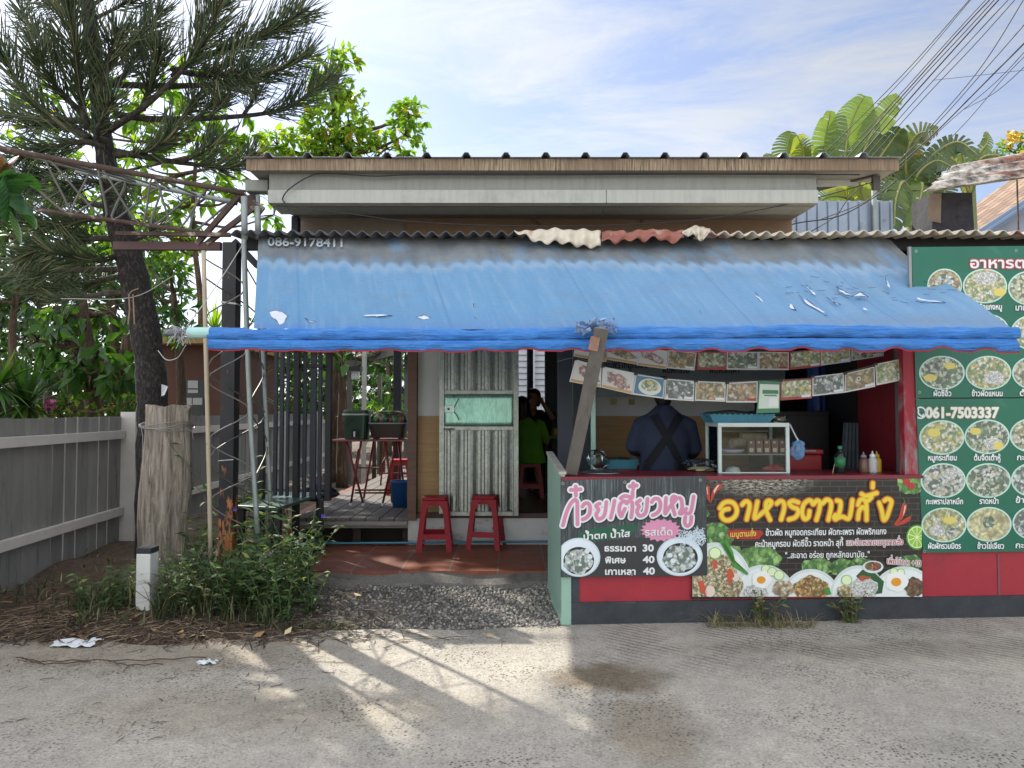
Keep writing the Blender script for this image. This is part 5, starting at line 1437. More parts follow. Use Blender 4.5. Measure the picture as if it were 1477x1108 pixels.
bs = thing('dish_sign', P(990, 570, 6.9), 'dark grey board with black Thai dish names hung at the back of the stall', 'sign')
mb = MB(); a, b_ = P(862, 572, 6.9), P(1132, 505, 6.9); mb.b3(a.x, b_.x, 6.9, 6.92, a.z, b_.z + .25); obj('board', mb, mat('grey_board', '#5d6766', 0.5, var=.1), bs)
mb = MB()
for t, x0, x1, yb in (('กะเพราหมูกรอบ', 871, 934, 531), ('ผัดผักรวม', 956, 994, 538), ('ผัดพริกเผา', 1024, 1066, 538)):
    lettering(t, x0, yb, x1, 15, [(mb, 0.35, 0)], lambda p, q, o: P(p, q, 6.893))
obj('lettering', mb, BLK, bs)

M_ALU = mat('white_aluminium', '#c3cfca', 0.4, 0.1, var=0.05)
def glass_mat(name, col=(1, 1, 1), rough=0.02, ior=1.1):
    m, nt, b, tc = newmat(name)
    tr = nt.new('ShaderNodeBsdfTransparent'); tr.inputs[0].default_value = rgba(col)
    gl = nt.new('ShaderNodeBsdfGlossy'); gl.inputs['Roughness'].default_value = rough; gl.inputs['Color'].default_value = (.9, .95, .95, 1)
    fr_ = nt.new('ShaderNodeFresnel'); fr_.inputs['IOR'].default_value = 1.35
    mx = nt.new('ShaderNodeMixShader'); nt.link(fr_.outputs[0], mx.inputs[0]); nt.link(tr.outputs[0], mx.inputs[1]); nt.link(gl.outputs[0], mx.inputs[2])
    nt.link(mx.outputs[0], nt.n['Material Output'].inputs['Surface'])
    return m
M_GLASS = glass_mat('case_glass', (.86, .9, .88))
M_POLY = glass_mat('clear_plastic', (.80, .83, .84), 0.15)
fx0, fx1, fy0, fy1 = P(1036, 640, 5.36).x, P(1139, 640, 5.36).x, 5.36, 5.72
fz0, fz1 = ztop + 0.002, P(1080, 610, 5.36).z
fc = thing('food_case', ((fx0 + fx1) / 2, 5.54, ztop), 'white-framed glass food case standing on the counter', 'food case')
mb = MB(); w_ = 0.026
for x in (fx0, fx1 - w_):
    for y in (fy0, fy1 - w_): mb.b3(x, x + w_, y, y + w_, fz0, fz1 - .0305)
for y in (fy0, fy1 - w_): mb.b3(fx0, fx1, y, y + w_, fz1 - 0.03, fz1);
for x in (fx0, fx1 - w_): mb.b3(x + .0005, x + w_ - .0005, fy0 + w_, fy1 - w_, fz1 - 0.0295, fz1 - .0005)
mb.b3(fx0 + w_, fx1 - w_, fy0 + .002, fy0 + .01, fz0, fz0 + 0.01)
obj('frame', mb, M_ALU, fc, bevel=0.002)
mb = MB(); zs = fz0 + 0.135
mb.b3(fx0 + .03, fx1 - .03, fy0 + .02, fy1 - .02, zs, zs + .006); mb.b3(fx0 + .03, fx1 - .05, fy1 - .05, fy1 - .04, fz1 - .075, fz1 - .066)
obj('shelf', mb, mat('shelf_glass_edge', '#8f9290', 0.4), fc)
for nm, q in (('front_pane', (fx0 + w_, fx1 - w_, fy0 + .012, fy0 + .014, fz0 + .012, fz1 - .031)), ('side_pane', (fx0 + .012, fx0 + .014, fy0 + w_, fy1 - w_, fz0, fz1 - .03)), ('side_pane', (fx1 - .014, fx1 - .012, fy0 + w_, fy1 - w_, fz0, fz1 - .03)), ('top_pane', (fx0 + w_, fx1 - w_, fy0 + w_, fy1 - w_, fz1 - .012, fz1 - .009))):
    mb = MB(); mb.b3(*q); obj(nm, mb, M_GLASS, fc)
M_CARTON = mat('carton_brown', '#6f4038', 0.5, var=0.1)
for i in range(5):
    x = P(1083 + i * 11.2, 660, 5.45).x
    lb = ['brown carton at the left end of the row in the glass case', 'brown carton second from left in the glass case', 'brown carton in the middle of the row in the glass case', 'brown carton second from right in the glass case', 'brown carton at the right end of the row in the glass case'][i]
    t = thing('carton', (x, 5.46, zs + .0065), lb, 'carton', 'cartons in the food case')
    mb = MB(); mb.b3(x - .024, x + .024, 5.43, 5.48, zs + .0065, zs + .112); obj('box', mb, M_CARTON, t, bevel=.002)
    mb = MB(); mb.b3(x - .016, x + .016, 5.4285, 5.4295, zs + .02, zs + .05); mb.b3(x - .012, x + .004, 5.4285, 5.4295, zs + .085, zs + .098); obj('label_print', mb, mat('carton_label', '#c9b5a4', .5, var=.3, scale=90), t)
    mb = MB(); mb.b3(x + .0125, x + .0235, 5.4283, 5.4293, zs + .012, zs + .105); obj('side_stripe', mb, mat('carton_stripe', '#d8cf9a' if i in (1, 3) else '#8d5a4c', .5), t)
mb = MB(); c = P(1052, 672, 5.5); mb.lathe((c.x + .02, 5.5, zs + .008), [(0.0, 0), (.07, .0), (.095, .028), (.09, .03), (.065, .006), (0, .006)], 24);
tag(obj('plate', mb, mat('lilac_plate', '#b3a3b5', .35), smooth=True), 'lilac plate on the shelf of the glass case', 'plate')
mb = MB(); mb.tube([(c.x + .04, 5.58, zs + .075), (c.x + .17, 5.62, zs + .085)], [.035, .04], 14)
mb.tube([(c.x + .12, 5.60, zs + .135), (c.x + .32, 5.62, zs + .125)], .03, 12)
tag(obj('paper_roll', mb, mat('kraft_roll', '#9b8569', .7, var=.25, scale=20)), 'two brown wrapped rolls lying at the back of the glass case', 'wrapped food')
mb = MB(); c = P(1057, 686, 5.47); mb.lathe((c.x, 5.46, fz0), [(0.0, .045), (.04, .038), (.055, .012), (.057, .0)], 20)
tag(obj('bowl', mb, mat('white_bowl', '#c9d3d0', .3), smooth=True), 'upturned white bowl in the bottom of the glass case', 'bowl')
def baggy(c, sx_, sy_, sz_, seed, n=14):
    r = random.Random(seed); ph = [r.uniform(0, 6) for _ in range(6)]
    def f(u, v):
        a = u * 2 * math.pi; t = v * math.pi
        k = 1 + .18 * math.sin(3 * a + ph[0] + t * 2) + .12 * math.sin(5 * a - 3 * t + ph[1]) + .08 * math.sin(9 * t + ph[2])
        return (c[0] + sx_ * math.sin(t) * math.cos(a) * k, c[1] + sy_ * math.sin(t) * math.sin(a) * k, c[2] + sz_ * (1 - math.cos(t)) / 2 * (0.9 + .1 * k))
    mb = MB(); mb.grid(f, n * 2, n); return mb
c = P(1117, 684, 5.45); mb = baggy((c.x, 5.45, fz0), .075, .05, .06, 3)
tag(obj('food_bag', mb, mat('red_foil_bag', '#a02f38', .3, var=.35, scale=40, bump=.5, bscale=60), smooth=True), 'crumpled red bag in the bottom corner of the glass case', 'bag')
def basket(cx, cy, z, lx, ly, h, m, name, label, cat, contents=None):
    t = thing(name, (cx, cy, z), label, cat)
    mb = MB()
    def ring(k, zz): return [(cx - lx * k, cy - ly * k, zz), (cx + lx * k, cy - ly * k, zz), (cx + lx * k, cy + ly * k, zz), (cx - lx * k, cy + ly * k, zz)]
    a, b_ = ring(.5, z), ring(.58, z + h); a2, b2_ = ring(.47, z + .006), ring(.55, z + h)
    for i in range(4):
        j = (i + 1) % 4
        n = 24
        for k in range(n):
            u0, u1 = k / n, (k + 1) / n
            def mixp(p, q, u): return Vector(p).lerp(Vector(q), u)
            dz = .006 * (1 if k % 2 else 0)
            mb.hexa([mixp(a[i], a[j], u0), mixp(a[i], a[j], u1), mixp(b_[i], b_[j], u1) + Vector((0, 0, dz)), mixp(b_[i], b_[j], u0) + Vector((0, 0, dz))],
                    [mixp(a2[i], a2[j], u0), mixp(a2[i], a2[j], u1), mixp(b2_[i], b2_[j], u1) + Vector((0, 0, dz)), mixp(b2_[i], b2_[j], u0) + Vector((0, 0, dz))])
    mb.poly(ring(.49, z + .003))
    obj('basket_body', mb, m, t)
    if contents: obj('contents', contents, mat('dark_greens', '#39402f', .6, var=.6, scale=30, bump=.6), t, smooth=True)
    return t
M_BLUEPL = mat('blue_plastic', '#3f8096', .45, var=.1, dirt=('#2b5666', .3, 40))
bx = (P(1017, 600, 5.5).x + P(1109, 600, 5.5).x) / 2
basket(bx, 5.52, fz1 + .001, .42, .26, .06, M_BLUEPL, 'plastic_basket', 'blue plastic basket of greens on top of the glass food case', 'basket', baggy((bx - .05, 5.52, fz1 + .01), .17, .10, .085, 8))
c = P(1124, 605, 5.45); mb = MB(); mb.lathe((c.x, 5.45, fz1), [(.05, 0), (.058, .05), (.062, .052)], 20)
t = thing('plastic_tub', (c.x, 5.45, fz1), 'small clear tub of garlic on the right end of the food case', 'tub'); obj('tub_wall', mb, M_POLY, t, smooth=True)
mb = baggy((c.x, 5.45, fz1 + .003), .045, .045, .04, 5); obj('contents', mb, mat('garlic', '#cfc4ae', .6, var=.3, scale=60), t, smooth=True)
a = P(1149, 622, 5.42); t = thing('plastic_bag', P(1150, 664, 5.42), 'blue and red plastic bag hanging from the right side of the glass case', 'plastic bag')
mb = baggy((a.x + .008, 5.42, P(0, 664, 5.42).z), .056, .03, .15, 11); obj('bag', mb, mat('blue_bag_film', '#5f87ad', .3, var=.4, scale=25, dirt=('#a8443a', .42, 22), bump=.4), t, smooth=True)
mb = MB(); mb.tube([P(1139, 612, 5.42), P(1148, 630, 5.42), P(1154, 640, 5.42)], .006, 6); obj('handle', mb, mat('white_film', '#c9cfd2', .3), t)
M_BOTTLE = mat('dark_bottle', '#14201a', .12, var=.1)
c = P(1212, 686, 5.42); t = thing('sauce_bottle', (c.x, 5.42, ztop), 'dark bottle with green label and green cap on the counter', 'bottle')
mb = MB(); mb.lathe((c.x, 5.42, ztop), [(.036, 0), (.038, .006), (.038, .125), (.03, .15), (.014, .172), (.014, .185)], 20); obj('glass', mb, M_BOTTLE, t, smooth=True)
mb = MB(); mb.lathe((c.x, 5.42, ztop + .05), [(.0388, 0), (.0388, .068)], 20); obj('label', mb, mat('green_label', '#2f7a4a', .5, var=.3, scale=60), t, smooth=True)
mb = MB(); mb.lathe((c.x, 5.42, ztop + .18), [(.016, 0), (.016, .022), (.0, .023)], 16); obj('cap', mb, mat('green_cap', '#2a7a4e', .4), t)
for px, m_, lab, capm, hh in ((1246, mat('brown_sauce', '#6b4a3c', .3), 'brown squeeze bottle with grey nozzle on the counter', mat('grey_cap', '#7d7f88', .4), .13), (1259, mat('paper_label', '#b9b7b5', .5, var=.2, scale=50), 'white-labelled sauce bottle beside the brown squeeze bottle', W_, .135), (1265, mat('yellow_plastic', '#c9a52c', .4), 'yellow squeeze bottle at the right end of the counter', mat('yellow_cap', '#c7a83a', .4), .13)):
    c = P(px, 686, 5.44 + (px == 1265) * .06)
    t = thing('squeeze_bottle', (c.x, c.y, ztop), lab, 'sauce bottle', 'sauce bottles on the counter')
    mb = MB(); mb.lathe((c.x, c.y, ztop), [(.03, 0), (.033, .01), (.033, hh * .72), (.02, hh * .86), (.014, hh * .9)], 18); obj('bottle_body', mb, m_, t, smooth=True)
    mb = MB(); mb.lathe((c.x, c.y, ztop + hh * .88), [(.022, 0), (.02, .016), (.008, .024), (.003, .045), (0, .046)], 14); obj('nozzle' if px == 1246 else 'cap', mb, capm, t, smooth=True)
mb = MB(); a = P(1200, 687, 5.4); mb.tube([a, P(1205, 664, 5.44)], .003, 5); tag(obj('chopstick', mb, mat('pale_wood', '#b9a68a', .6)), 'pale stick leaning against the dark sauce bottle', 'stick')
c = P(868, 687, 5.42); mb = MB(); mb.lathe((c.x, 5.42, ztop), [(.155, .003), (.15, .008), (.10, .022), (.02, .026), (0, .026)], 30, 1, .75)
tag(obj('pot_lid', mb, mat('steel', '#a9adaf', .22, .9, var=.1), smooth=True), 'flat shiny steel lid on the left end of the counter', 'lid')
c = P(1012, 686, 5.55); mb = baggy((c.x, 5.55, ztop), .12, .06, .10, 21)
t = thing('ziplock_bag', (c.x, 5.55, ztop), 'clear bag of noodles slumped on the counter left of the glass case', 'bag'); obj('film', mb, M_POLY, t, smooth=True)
mb = baggy((c.x, 5.55, ztop + .002), .10, .045, .035, 22); obj('contents', mb, mat('pale_noodles', '#b9b28c', .6, var=.3, scale=60, bump=.5), t, smooth=True)
mb = MB(); mb.tube([P(989, 664, 5.55), P(1014, 669, 5.55), P(1036, 682, 5.55)], .005, 6); obj('zip_edge', mb, mat('blue_zip', '#2c3f86', .4), t)
rt = thing('prep_table', P(893, 700, 6.45), 'red-edged table holding a blue tray behind the cook', 'table')
a, b_ = P(862, 676, 6.3), P(925, 676, 6.3)
mb = MB(); mb.b3(a.x, b_.x + .25, 6.15, 6.75, a.z - .03, a.z); obj('table_top', mb, mat('red_table', '#8f2430', .5, var=.2), rt, bevel=.004)
for x in (a.x + .02, b_.x + .22):
    for y in (6.18, 6.7): mb = MB(); mb.tube([(x, y, FLOOR), (x, y, a.z - .031)], .014, 8); obj('leg', mb, mat('red_table', '#8f2430', .5), rt)
basket((P(874, 665, 6.3).x + P(918, 665, 6.3).x) / 2, 6.35, a.z + .001, .25, .20, .075, mat('teal_tray', '#4a8f9c', .5, var=.15), 'plastic_tray', 'light blue ribbed tray on the red table behind the cook', 'tray', baggy((P(895, 665, 6.3).x, 6.35, a.z + .03), .10, .08, .07, 4))
c = P(862, 665, 6.2); mb = baggy((c.x, 6.2, a.z), .09, .06, .17, 15); tag(obj('clear_bag', mb, M_POLY, smooth=True), 'inflated clear plastic bag at the left end of the red table', 'bag')
rc = thing('cooler_box', P(1165, 700, 5.95), 'dark red cooler box on a stand behind the glass case', 'cooler')
a, b_ = P(1136, 648, 5.9), P(1186, 648, 5.9)
mb = MB(); mb.b3(a.x, b_.x, 5.9, 6.25, a.z - .32, a.z - .045); obj('box', mb, mat('red_plastic', '#9c2426', .4, var=.1), rc, bevel=.015)
mb = MB(); mb.b3(a.x - .01, b_.x + .01, 5.89, 6.26, a.z - .044, a.z); obj('lid', mb, mat('red_plastic', '#9c2426', .4), rc, bevel=.012)
mb = MB(); mb.b3(a.x + .08, b_.x - .06, 5.875, 5.889, a.z - .02, a.z - .005); obj('handle', mb, mat('grey_handle', '#8f8f8f', .4), rc, bevel=.003)
mb = MB(); mb.b3(a.x + .02, b_.x - .02, 5.92, 6.23, FLOOR, a.z - .321); obj('stand', mb, mat('dark_wood', '#33291f', .7), rc)
tp = MB(); a, b_ = P(1163, 655, 6.9), P(1236, 560, 6.9)
tp.grid(lambda u, v: (a.x + (b_.x - a.x) * u + .03 * math.sin(v * 3), 6.9 + .05 * math.sin(u * 22 + v) + .03 * math.sin(u * 9), a.z + (2.3 - a.z) * v + .03 * math.sin(u * 5)), 50, 12)
tag(obj('hanging_tarpaulin', tp, mat('dark_blue_tarp', '#25407c', .5, var=.3, scale=6), smooth=True, solid=.003), 'dark blue tarpaulin hanging in folds at the back right of the stall', 'tarpaulin')
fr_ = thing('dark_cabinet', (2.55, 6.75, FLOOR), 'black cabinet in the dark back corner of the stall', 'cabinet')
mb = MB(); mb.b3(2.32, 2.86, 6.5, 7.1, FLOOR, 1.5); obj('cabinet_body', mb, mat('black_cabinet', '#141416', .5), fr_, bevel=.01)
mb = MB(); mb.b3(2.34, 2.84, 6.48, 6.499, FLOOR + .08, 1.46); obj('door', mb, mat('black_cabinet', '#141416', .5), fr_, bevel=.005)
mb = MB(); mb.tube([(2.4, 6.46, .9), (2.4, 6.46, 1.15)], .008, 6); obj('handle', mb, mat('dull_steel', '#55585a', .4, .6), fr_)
cu = MB(); a, b_ = P(1219, 690, 6.05), P(1236, 610, 6.05)
cu.grid(lambda u, v: (a.x + (b_.x - a.x) * u - .05 * (1 - v) * (1 - u), 6.05 + .03 * math.sin(u * 25), a.z - .1 + (b_.z - a.z + .1) * v), 24, 10)
tag(obj('hanging_cloth', cu, mat('grey_cloth', '#4a5355', .9, var=.25, scale=10), smooth=True, solid=.003), 'grey cloth hanging in folds beside the dark red partition', 'cloth')
mb = MB(); a, b_ = P(805, 600, 6.1), P(826, 600, 6.1); mb.b3(a.x, b_.x, 6.1, 6.22, FLOOR, 2.95)
tag(obj('stall_post', mb, mat('navy_steel', '#252c38', .5, .1, var=.15), bevel=.004), 'dark navy steel post standing behind the pale green end panel', 'post')
dd = thing('open_door', P(842, 690, 6.9), 'dark teal door leaf standing open with a bright metal edge', 'door')
mb = MB(); a, b_ = P(827, 600, 6.95), P(851, 600, 6.95); mb.b3(a.x, b_.x, 6.95, 7.0, FLOOR + .02, 2.6); obj('door_leaf', mb, mat('dark_teal', '#1f3036', .5, var=.15), dd, bevel=.004)
mb = MB(); a, b_ = P(852, 600, 6.9), P(859, 600, 6.9); mb.b3(a.x, b_.x, 6.88, 6.98, FLOOR + .02, 2.6); obj('edge_strip', mb, mat('bright_zinc', '#a9c9bd', .35, .5, var=.1), dd, bevel=.003)
for px, col, lab in ((885, '#a59a6c', 'left yellowish square sticker on the white wall behind the cook'), (911, '#8f8550', 'right yellowish square sticker on the white wall beside the cook')):
    mb = MB(); a = P(px, 580, WALLY - .004); mb.box((a.x, WALLY - .004, a.z), (.062, .006, .058)); tag(obj('wall_sticker', mb, mat('sticker' + str(px), col, .6, var=.3, scale=60)), lab, 'sticker', 'stickers on the stall back wall')

def galv():
    m, nt, b, tc = newmat('galvanised_sheet')
    v = tc.outputs['Object']
    vo = nt.new('ShaderNodeTexVoronoi'); vo.inputs['Scale'].default_value = 70; nt.link(v, vo.inputs['Vector'])
    sp = nt.ramp(nt.noise(vo.outputs['Position'], 40, 2), [(.3, S('#7f847e')), (.7, S('#a0a59c'))])
    c = nt.mix(nt.ramp(nt.noise(v, 3, 6, .65), [(.45, 0.), (.75, .4)]), sp, S('#6f736b'))
    nt.link(c, b.inputs['Base Color']); b.inputs['Metallic'].default_value = .95
    nt.link(nt.ramp(nt.noise(v, 9, 5), [(.3, .30), (.7, .46)]), b.inputs['Roughness'])
    nt.link(nt.bump(nt.noise(nt.mapping(v, (9, 9, .8)), 2.2, 4), .16, .03), b.inputs['Normal'])
    return m
M_GALV = galv()
GY = 7.06
gt_ = thing('sheet_metal_gate', P(690, 745, GY), 'galvanised ribbed sheet-metal gate with lock plate standing against the shop front', 'gate')
def gX(px): return P(px, 640, GY).x
def gZ(py): return P(690, py, GY).z
gz0, gz1 = gZ(741), 2.62
mb = MB()
for a, b_ in ((633.5, 641), (740.5, 748)): mb.b3(gX(a), gX(b_), GY - .02, GY + .02, gz0 - (.02 if a > 700 else 0), gz1)
for z in (gz0, gZ(566), gZ(618)): mb.b3(gX(641) + .001, gX(740.5) - .001, GY - .018, GY + .018, z - .02, z + .022)
mb.b3(gX(641) + .001, gX(740.5) - .001, GY - .018, GY + .018, gz1 - .04, gz1)
obj('gate_frame', mb, M_GALV, gt_, bevel=.003)
def ribbed(z0, z1, nm):
    mb = MB(); xs = []; x = gX(641.5)
    W = (gX(740) - x) / 4
    for i in range(4):
        x0 = x + i * W
        xs += [(x0, 0), (x0 + .10 * W, 0), (x0 + .16 * W, .006), (x0 + .30 * W, .006), (x0 + .36 * W, -.006), (x0 + .50 * W, -.010), (x0 + .64 * W, -.006), (x0 + .80 * W, .004), (x0 + .805 * W, .08), (x0 + .94 * W, .08), (x0 + .945 * W, 0), (x0 + W, 0)]
    for (xa, ya), (xb, yb) in zip(xs[:-1], xs[1:]): mb.poly([(xa, GY + ya, z0), (xb, GY + yb, z0), (xb, GY + yb, z1), (xa, GY + ya, z1)])
    return obj(nm, mb, M_GALV, gt_, solid=.001)
ribbed(gz0 + .02, gZ(618) - .021, 'ribbed_sheet'); ribbed(gZ(566) + .023, gz1 - .041, 'ribbed_sheet')
mb = MB(); mb.grid(lambda u, v: (gX(641.5) + (gX(740) - gX(641.5)) * u, GY - .012 + .007 * math.exp(-((u - .42) / .07) ** 2) - .004 * math.sin(u * 5 + v * 3), gZ(617.5) + .0225 + (gZ(566.5) - gZ(617.5) - .044) * v), 30, 8)
obj('flat_panel', mb, mat('mint_reflection_zinc', '#9ed0ba', .32, .6, var=.3, scale=26, fine=.25, dirt=('#5f8476', .3, 9), stretch=(2.2, 1, .7)), gt_, smooth=True, solid=.002)  # mint tint paints the awning's reflection into the zinc colour
lk = MB(); a = P(647, 590, GY - .03); lk.box((a.x + .01, GY - .03, a.z), (.10, .012, .075)); plate_ = obj('lock_plate', lk, mat('lock_steel', '#9fb3ab', .35, .8), gt_, bevel=.003)
lk = MB(); lk.tube([(a.x, GY - .036, a.z), (a.x, GY - .052, a.z)], .012, 12); obj('keyhole', lk, mat('brown_knob', '#4a2f28', .5), plate_)
lk = MB(); lk.tube([P(655, 588, GY - .035), P(659, 580, GY - .04), P(662, 575, GY - .035)], .004, 6); lk.tube([P(655, 594, GY - .035), P(660, 601, GY - .04), P(662, 606, GY - .035)], .004, 6); obj('wire_loop', lk, mat('dark_wire', '#3a403e', .5, .5), gt_)
lk = MB(); lk.tube([P(640, 619, GY - .035), P(656, 619, GY - .035)], .006, 8); lk.tube([P(648, 619, GY - .035), P(648, 624, GY - .04)], .004, 6); obj('bolt', lk, mat('dark_wire', '#3a403e', .5, .5), gt_)

M_STOOL = mat('red_stool_plastic', '#86141f', .55, var=.1, spec=.3, scale=5, dirt=('#5a1a22', .22, 6))
M_STOOL2 = mat('bright_red_stool_plastic', '#b02420', .45, var=.1)
def make_stool(m, label, group, h=.50, tw=.235, bw=.335):
    t = thing('plastic_stool', (0, 0, 0), label, 'stool', group)
    mb = MB(); k = tw / 2
    mb.prism([Vector((x, y, h - .03)) for x, y in [(-k + .02, -k), (k - .02, -k), (k, -k + .02), (k, k - .02), (k - .02, k), (-k + .02, k), (-k, k - .02), (-k, -k + .02)]], (0, 0, .03))
    obj('seat', mb, m, t, bevel=.008)
    def hw(z): return (bw + (tw - bw) * z / (h - .03)) / 2
    zt_ = h - .031
    for sx_ in (-1, 1):
        for sy_ in (-1, 1):
            mb = MB()
            def sec(z, wd):
                k_ = hw(z); th = .012
                o = [(k_, k_), (k_ - wd, k_), (k_ - wd, k_ - th), (k_ - th, k_ - th), (k_ - th, k_ - wd), (k_, k_ - wd)]
                return [Vector((sx_ * a, sy_ * b_, z)) for a, b_ in o]
            prof = [(0, .052), (.14, .050), (.30, .046), (.385, .052), (.43, .075), (zt_, .105)]
            secs = [sec(min(z, zt_), w_) for z, w_ in prof]
            for s0, s1 in zip(secs[:-1], secs[1:]):
                for i in range(6):
                    j = (i + 1) % 6; mb.poly([s0[i], s0[j], s1[j], s1[i]])
            mb.poly(secs[0]); mb.poly(secs[-1])
            obj('leg', mb, m, t)
    mb = MB(); z0, z1 = .115, .165
    for ax in (0, 1):
        for s_ in (-1, 1):
            k0, k1 = hw(z0) - .05, hw(z1) - .05; y0_, y1_ = hw(z0) - .002, hw(z1) - .002
            q = [(-k0, y0_, z0), (k0, y0_, z0), (k1, y1_, z1), (-k1, y1_, z1)]
            q = [Vector((p[0], s_ * p[1], p[2])) if ax == 0 else Vector((s_ * p[1], p[0], p[2])) for p in q]
            n = Vector((0, -s_ * .010, 0)) if ax == 0 else Vector((-s_ * .010, 0, 0))
            mb.hexa(q, [p + n for p in q])
    obj('cross_rail', mb, m, t)
    mb = MB(); kk = tw / 2
    for ax in (0, 1):
        for s_ in (-1, 1):
            q = [(-kk * .62, kk - .004, h - .075), (kk * .62, kk - .004, h - .075), (kk * .62, kk - .004, h - .031), (-kk * .62, kk - .004, h - .031)]
            q = [Vector((p[0], s_ * p[1], p[2])) if ax == 0 else Vector((s_ * p[1], p[0], p[2])) for p in q]
            n = Vector((0, -s_ * .008, 0)) if ax == 0 else Vector((-s_ * .008, 0, 0))
            mb.hexa(q, [p + n for p in q])
    obj('apron', mb, m, t)
    return t
st0 = make_stool(M_STOOL, 'dark red plastic stool in front of the ochre wall, left of the pair', 'red stools outside the shop')
p = G(625, 797, FLOOR); st0.location = (p.x, p.y + .16, FLOOR); st0.rotation_euler = (0, 0, math.radians(2))
p = G(700, 794, FLOOR); dup(st0, (p.x, p.y + .17, FLOOR), math.radians(-9), 'dark red plastic stool in front of the metal gate, right of the pair')
st2 = make_stool(M_STOOL2, 'bright red plastic stool under the person in the green shirt', 'red stools inside', h=.44)
p = P(765, 690, 8.9); st2.location = (p.x, 8.9, ROOMZ)
p = P(577, 680, 9.2); dup(st2, (p.x, 9.2, ROOMZ), .1, 'bright red plastic stool behind the blue bucket on the deck')

dk = thing('deck', (-1.6, 7.1, 0), 'grey plank deck beside the brown corner post', 'deck')
M_DECK = mat('grey_decking', '#5d5853', .7, var=.2, scale=3, stretch=(6, .5, 1), bump=.3, bscale=30, dirt=('#565049', .3, 2.5))
mb = MB(); x = -2.15; pw = .135
xdr = P(588, 700, 7.1).x
while x < xdr - .02:
    mb.b3(x, min(x + pw, xdr), 7.1, 14.0, ROOMZ - .025, ROOMZ); x += pw + .008
obj('planking', mb, M_DECK, dk, bevel=.003)
mb = MB(); mb.b3(-2.15, xdr, 7.08, 7.12, ROOMZ - .065, ROOMZ - .027); mb.b3(-2.15, xdr, 7.14, 14, ROOMZ - .10, ROOMZ - .05)
obj('edge_rail', mb, mat('pale_edge_rail', '#7f7b73', .7, var=.2, dirt=('#4f4a44', .35, 5)), dk)
for x in (-2.1, -1.6, -1.1):
    mb = MB(); mb.b3(x, x + .08, 7.3, 7.38, 0, ROOMZ - .101); obj('leg', mb, mat('dark_wood', '#33291f', .7), dk)
mb = MB(); mb.b3(-2.15, xdr, 7.6, 7.64, .0, ROOMZ - .03); obj('under_deck_shade', mb, mat('dark_wood', '#33291f', .7), dk)  # dark board added to stand for the shade under the deck
mb = MB(); mb.tube([G(430, 784, FLOOR + .012), P(600, 783, 7.05), P(790, 781, 7.08)], .011, 8)
tag(obj('water_pipe', mb, mat('blue_pvc', '#3f7f95', .4, var=.1)), 'thin blue water pipe lying along the foot of the shop front', 'pipe')
mb = MB(); mb.grid(lambda u, v: (-2.42 + 1.4 * u, 7.19 + 3.3 * v, 3.10 + .2 * v + .015 * math.sin(u * 80)), 60, 2)  # hidden sheet added to keep sun streaks off the road
tag(obj('deck_sun_blocker', mb, M_ROOF, smooth=True, solid=.004), 'unseen sheet added over the plank deck behind the awning to block sun', 'roof')
ft = thing('folding_table', P(540, 720, 8.1), 'red steel folding table carrying a water cooler and a dish drainer', 'table')
M_RSTEEL = mat('red_steel', '#7d2a2c', .4, .1, var=.15)
tz = P(540, 634, 8.1).z; tx0, tx1 = P(478, 634, 8.1).x, P(622, 634, 8.1).x
mb = MB(); mb.b3(tx0, tx1, 8.02, 8.55, tz - .02, tz); obj('table_top', mb, mat('red_table_top', '#93504e', .4, .1, var=.1), ft, bevel=.006)
for y in (8.06, 8.5):
    for (a, b_) in (((500, 634), (524, 716)), ((521, 634), (506, 728)), ((556, 634), (566, 728)), ((572, 634), (552, 712))):
        if y > 8.2 and a[0] in (500, 572): continue
        dx = (0 if y < 8.2 else .15)
        A = P(*a, y); B = P(*b_, y); A.z = tz - .021; B.z = ROOMZ + .02
        mb = MB(); mb.tube([A + Vector((dx, 0, 0)), B + Vector((dx, 0, 0))], .0125, 8)
        lg = obj('leg', mb, M_RSTEEL, ft, smooth=True)
        mb = MB(); mb.lathe((B.x + dx, B.y, ROOMZ), [(.016, 0), (.016, .03)], 10); obj('foot_cap', mb, W_, lg)
mb = MB()
for py in (707, 711): mb.tube([P(512, py, 8.06), P(562, py, 8.06)], .010, 8)
mb.tube([P(517, 648, 8.5), P(513, 670, 8.5), P(518, 675, 8.5), P(548, 675, 8.5), P(556, 660, 8.5)], .009, 8)
obj('cross_bar', mb, M_RSTEEL, ft, smooth=True)
wc = thing('water_cooler', P(515, 633, 8.15), 'dark green drinks cooler with a small white tap on the red table', 'cooler')
c = P(515, 633, 8.2); c.z = tz + .001
def rbox(c, w_, d, h, k, mb, rr=.05):
    pts = []
    for sx_, sy_, a0 in ((1, -1, -90), (1, 1, 0), (-1, 1, 90), (-1, -1, 180)):
        for j in range(5):
            a = math.radians(a0 + j * 22.5)
            pts.append((sx_ * (w_ / 2 - rr) + rr * math.cos(a), sy_ * (d / 2 - rr) + rr * math.sin(a)))
    bot = [Vector((c[0] + x * k, c[1] + y * k, c[2])) for x, y in pts]; top = [Vector((c[0] + x, c[1] + y, c[2] + h)) for x, y in pts]
    n = len(pts); mb.add(bot + top, [tuple(reversed(range(n))), tuple(range(n, 2 * n))] + [(i, (i + 1) % n, n + (i + 1) % n, n + i) for i in range(n)]); return mb
mb = rbox(c, .29, .24, .27, .88, MB(), .06); obj('tank', mb, mat('bottle_green', '#24432f', .35, var=.08), wc, bevel=.006)
mb = rbox((c.x, c.y, c.z + .271), .305, .255, .018, 1, MB(), .06); obj('rim', mb, mat('pale_rim', '#b5bdb2', .4), wc)
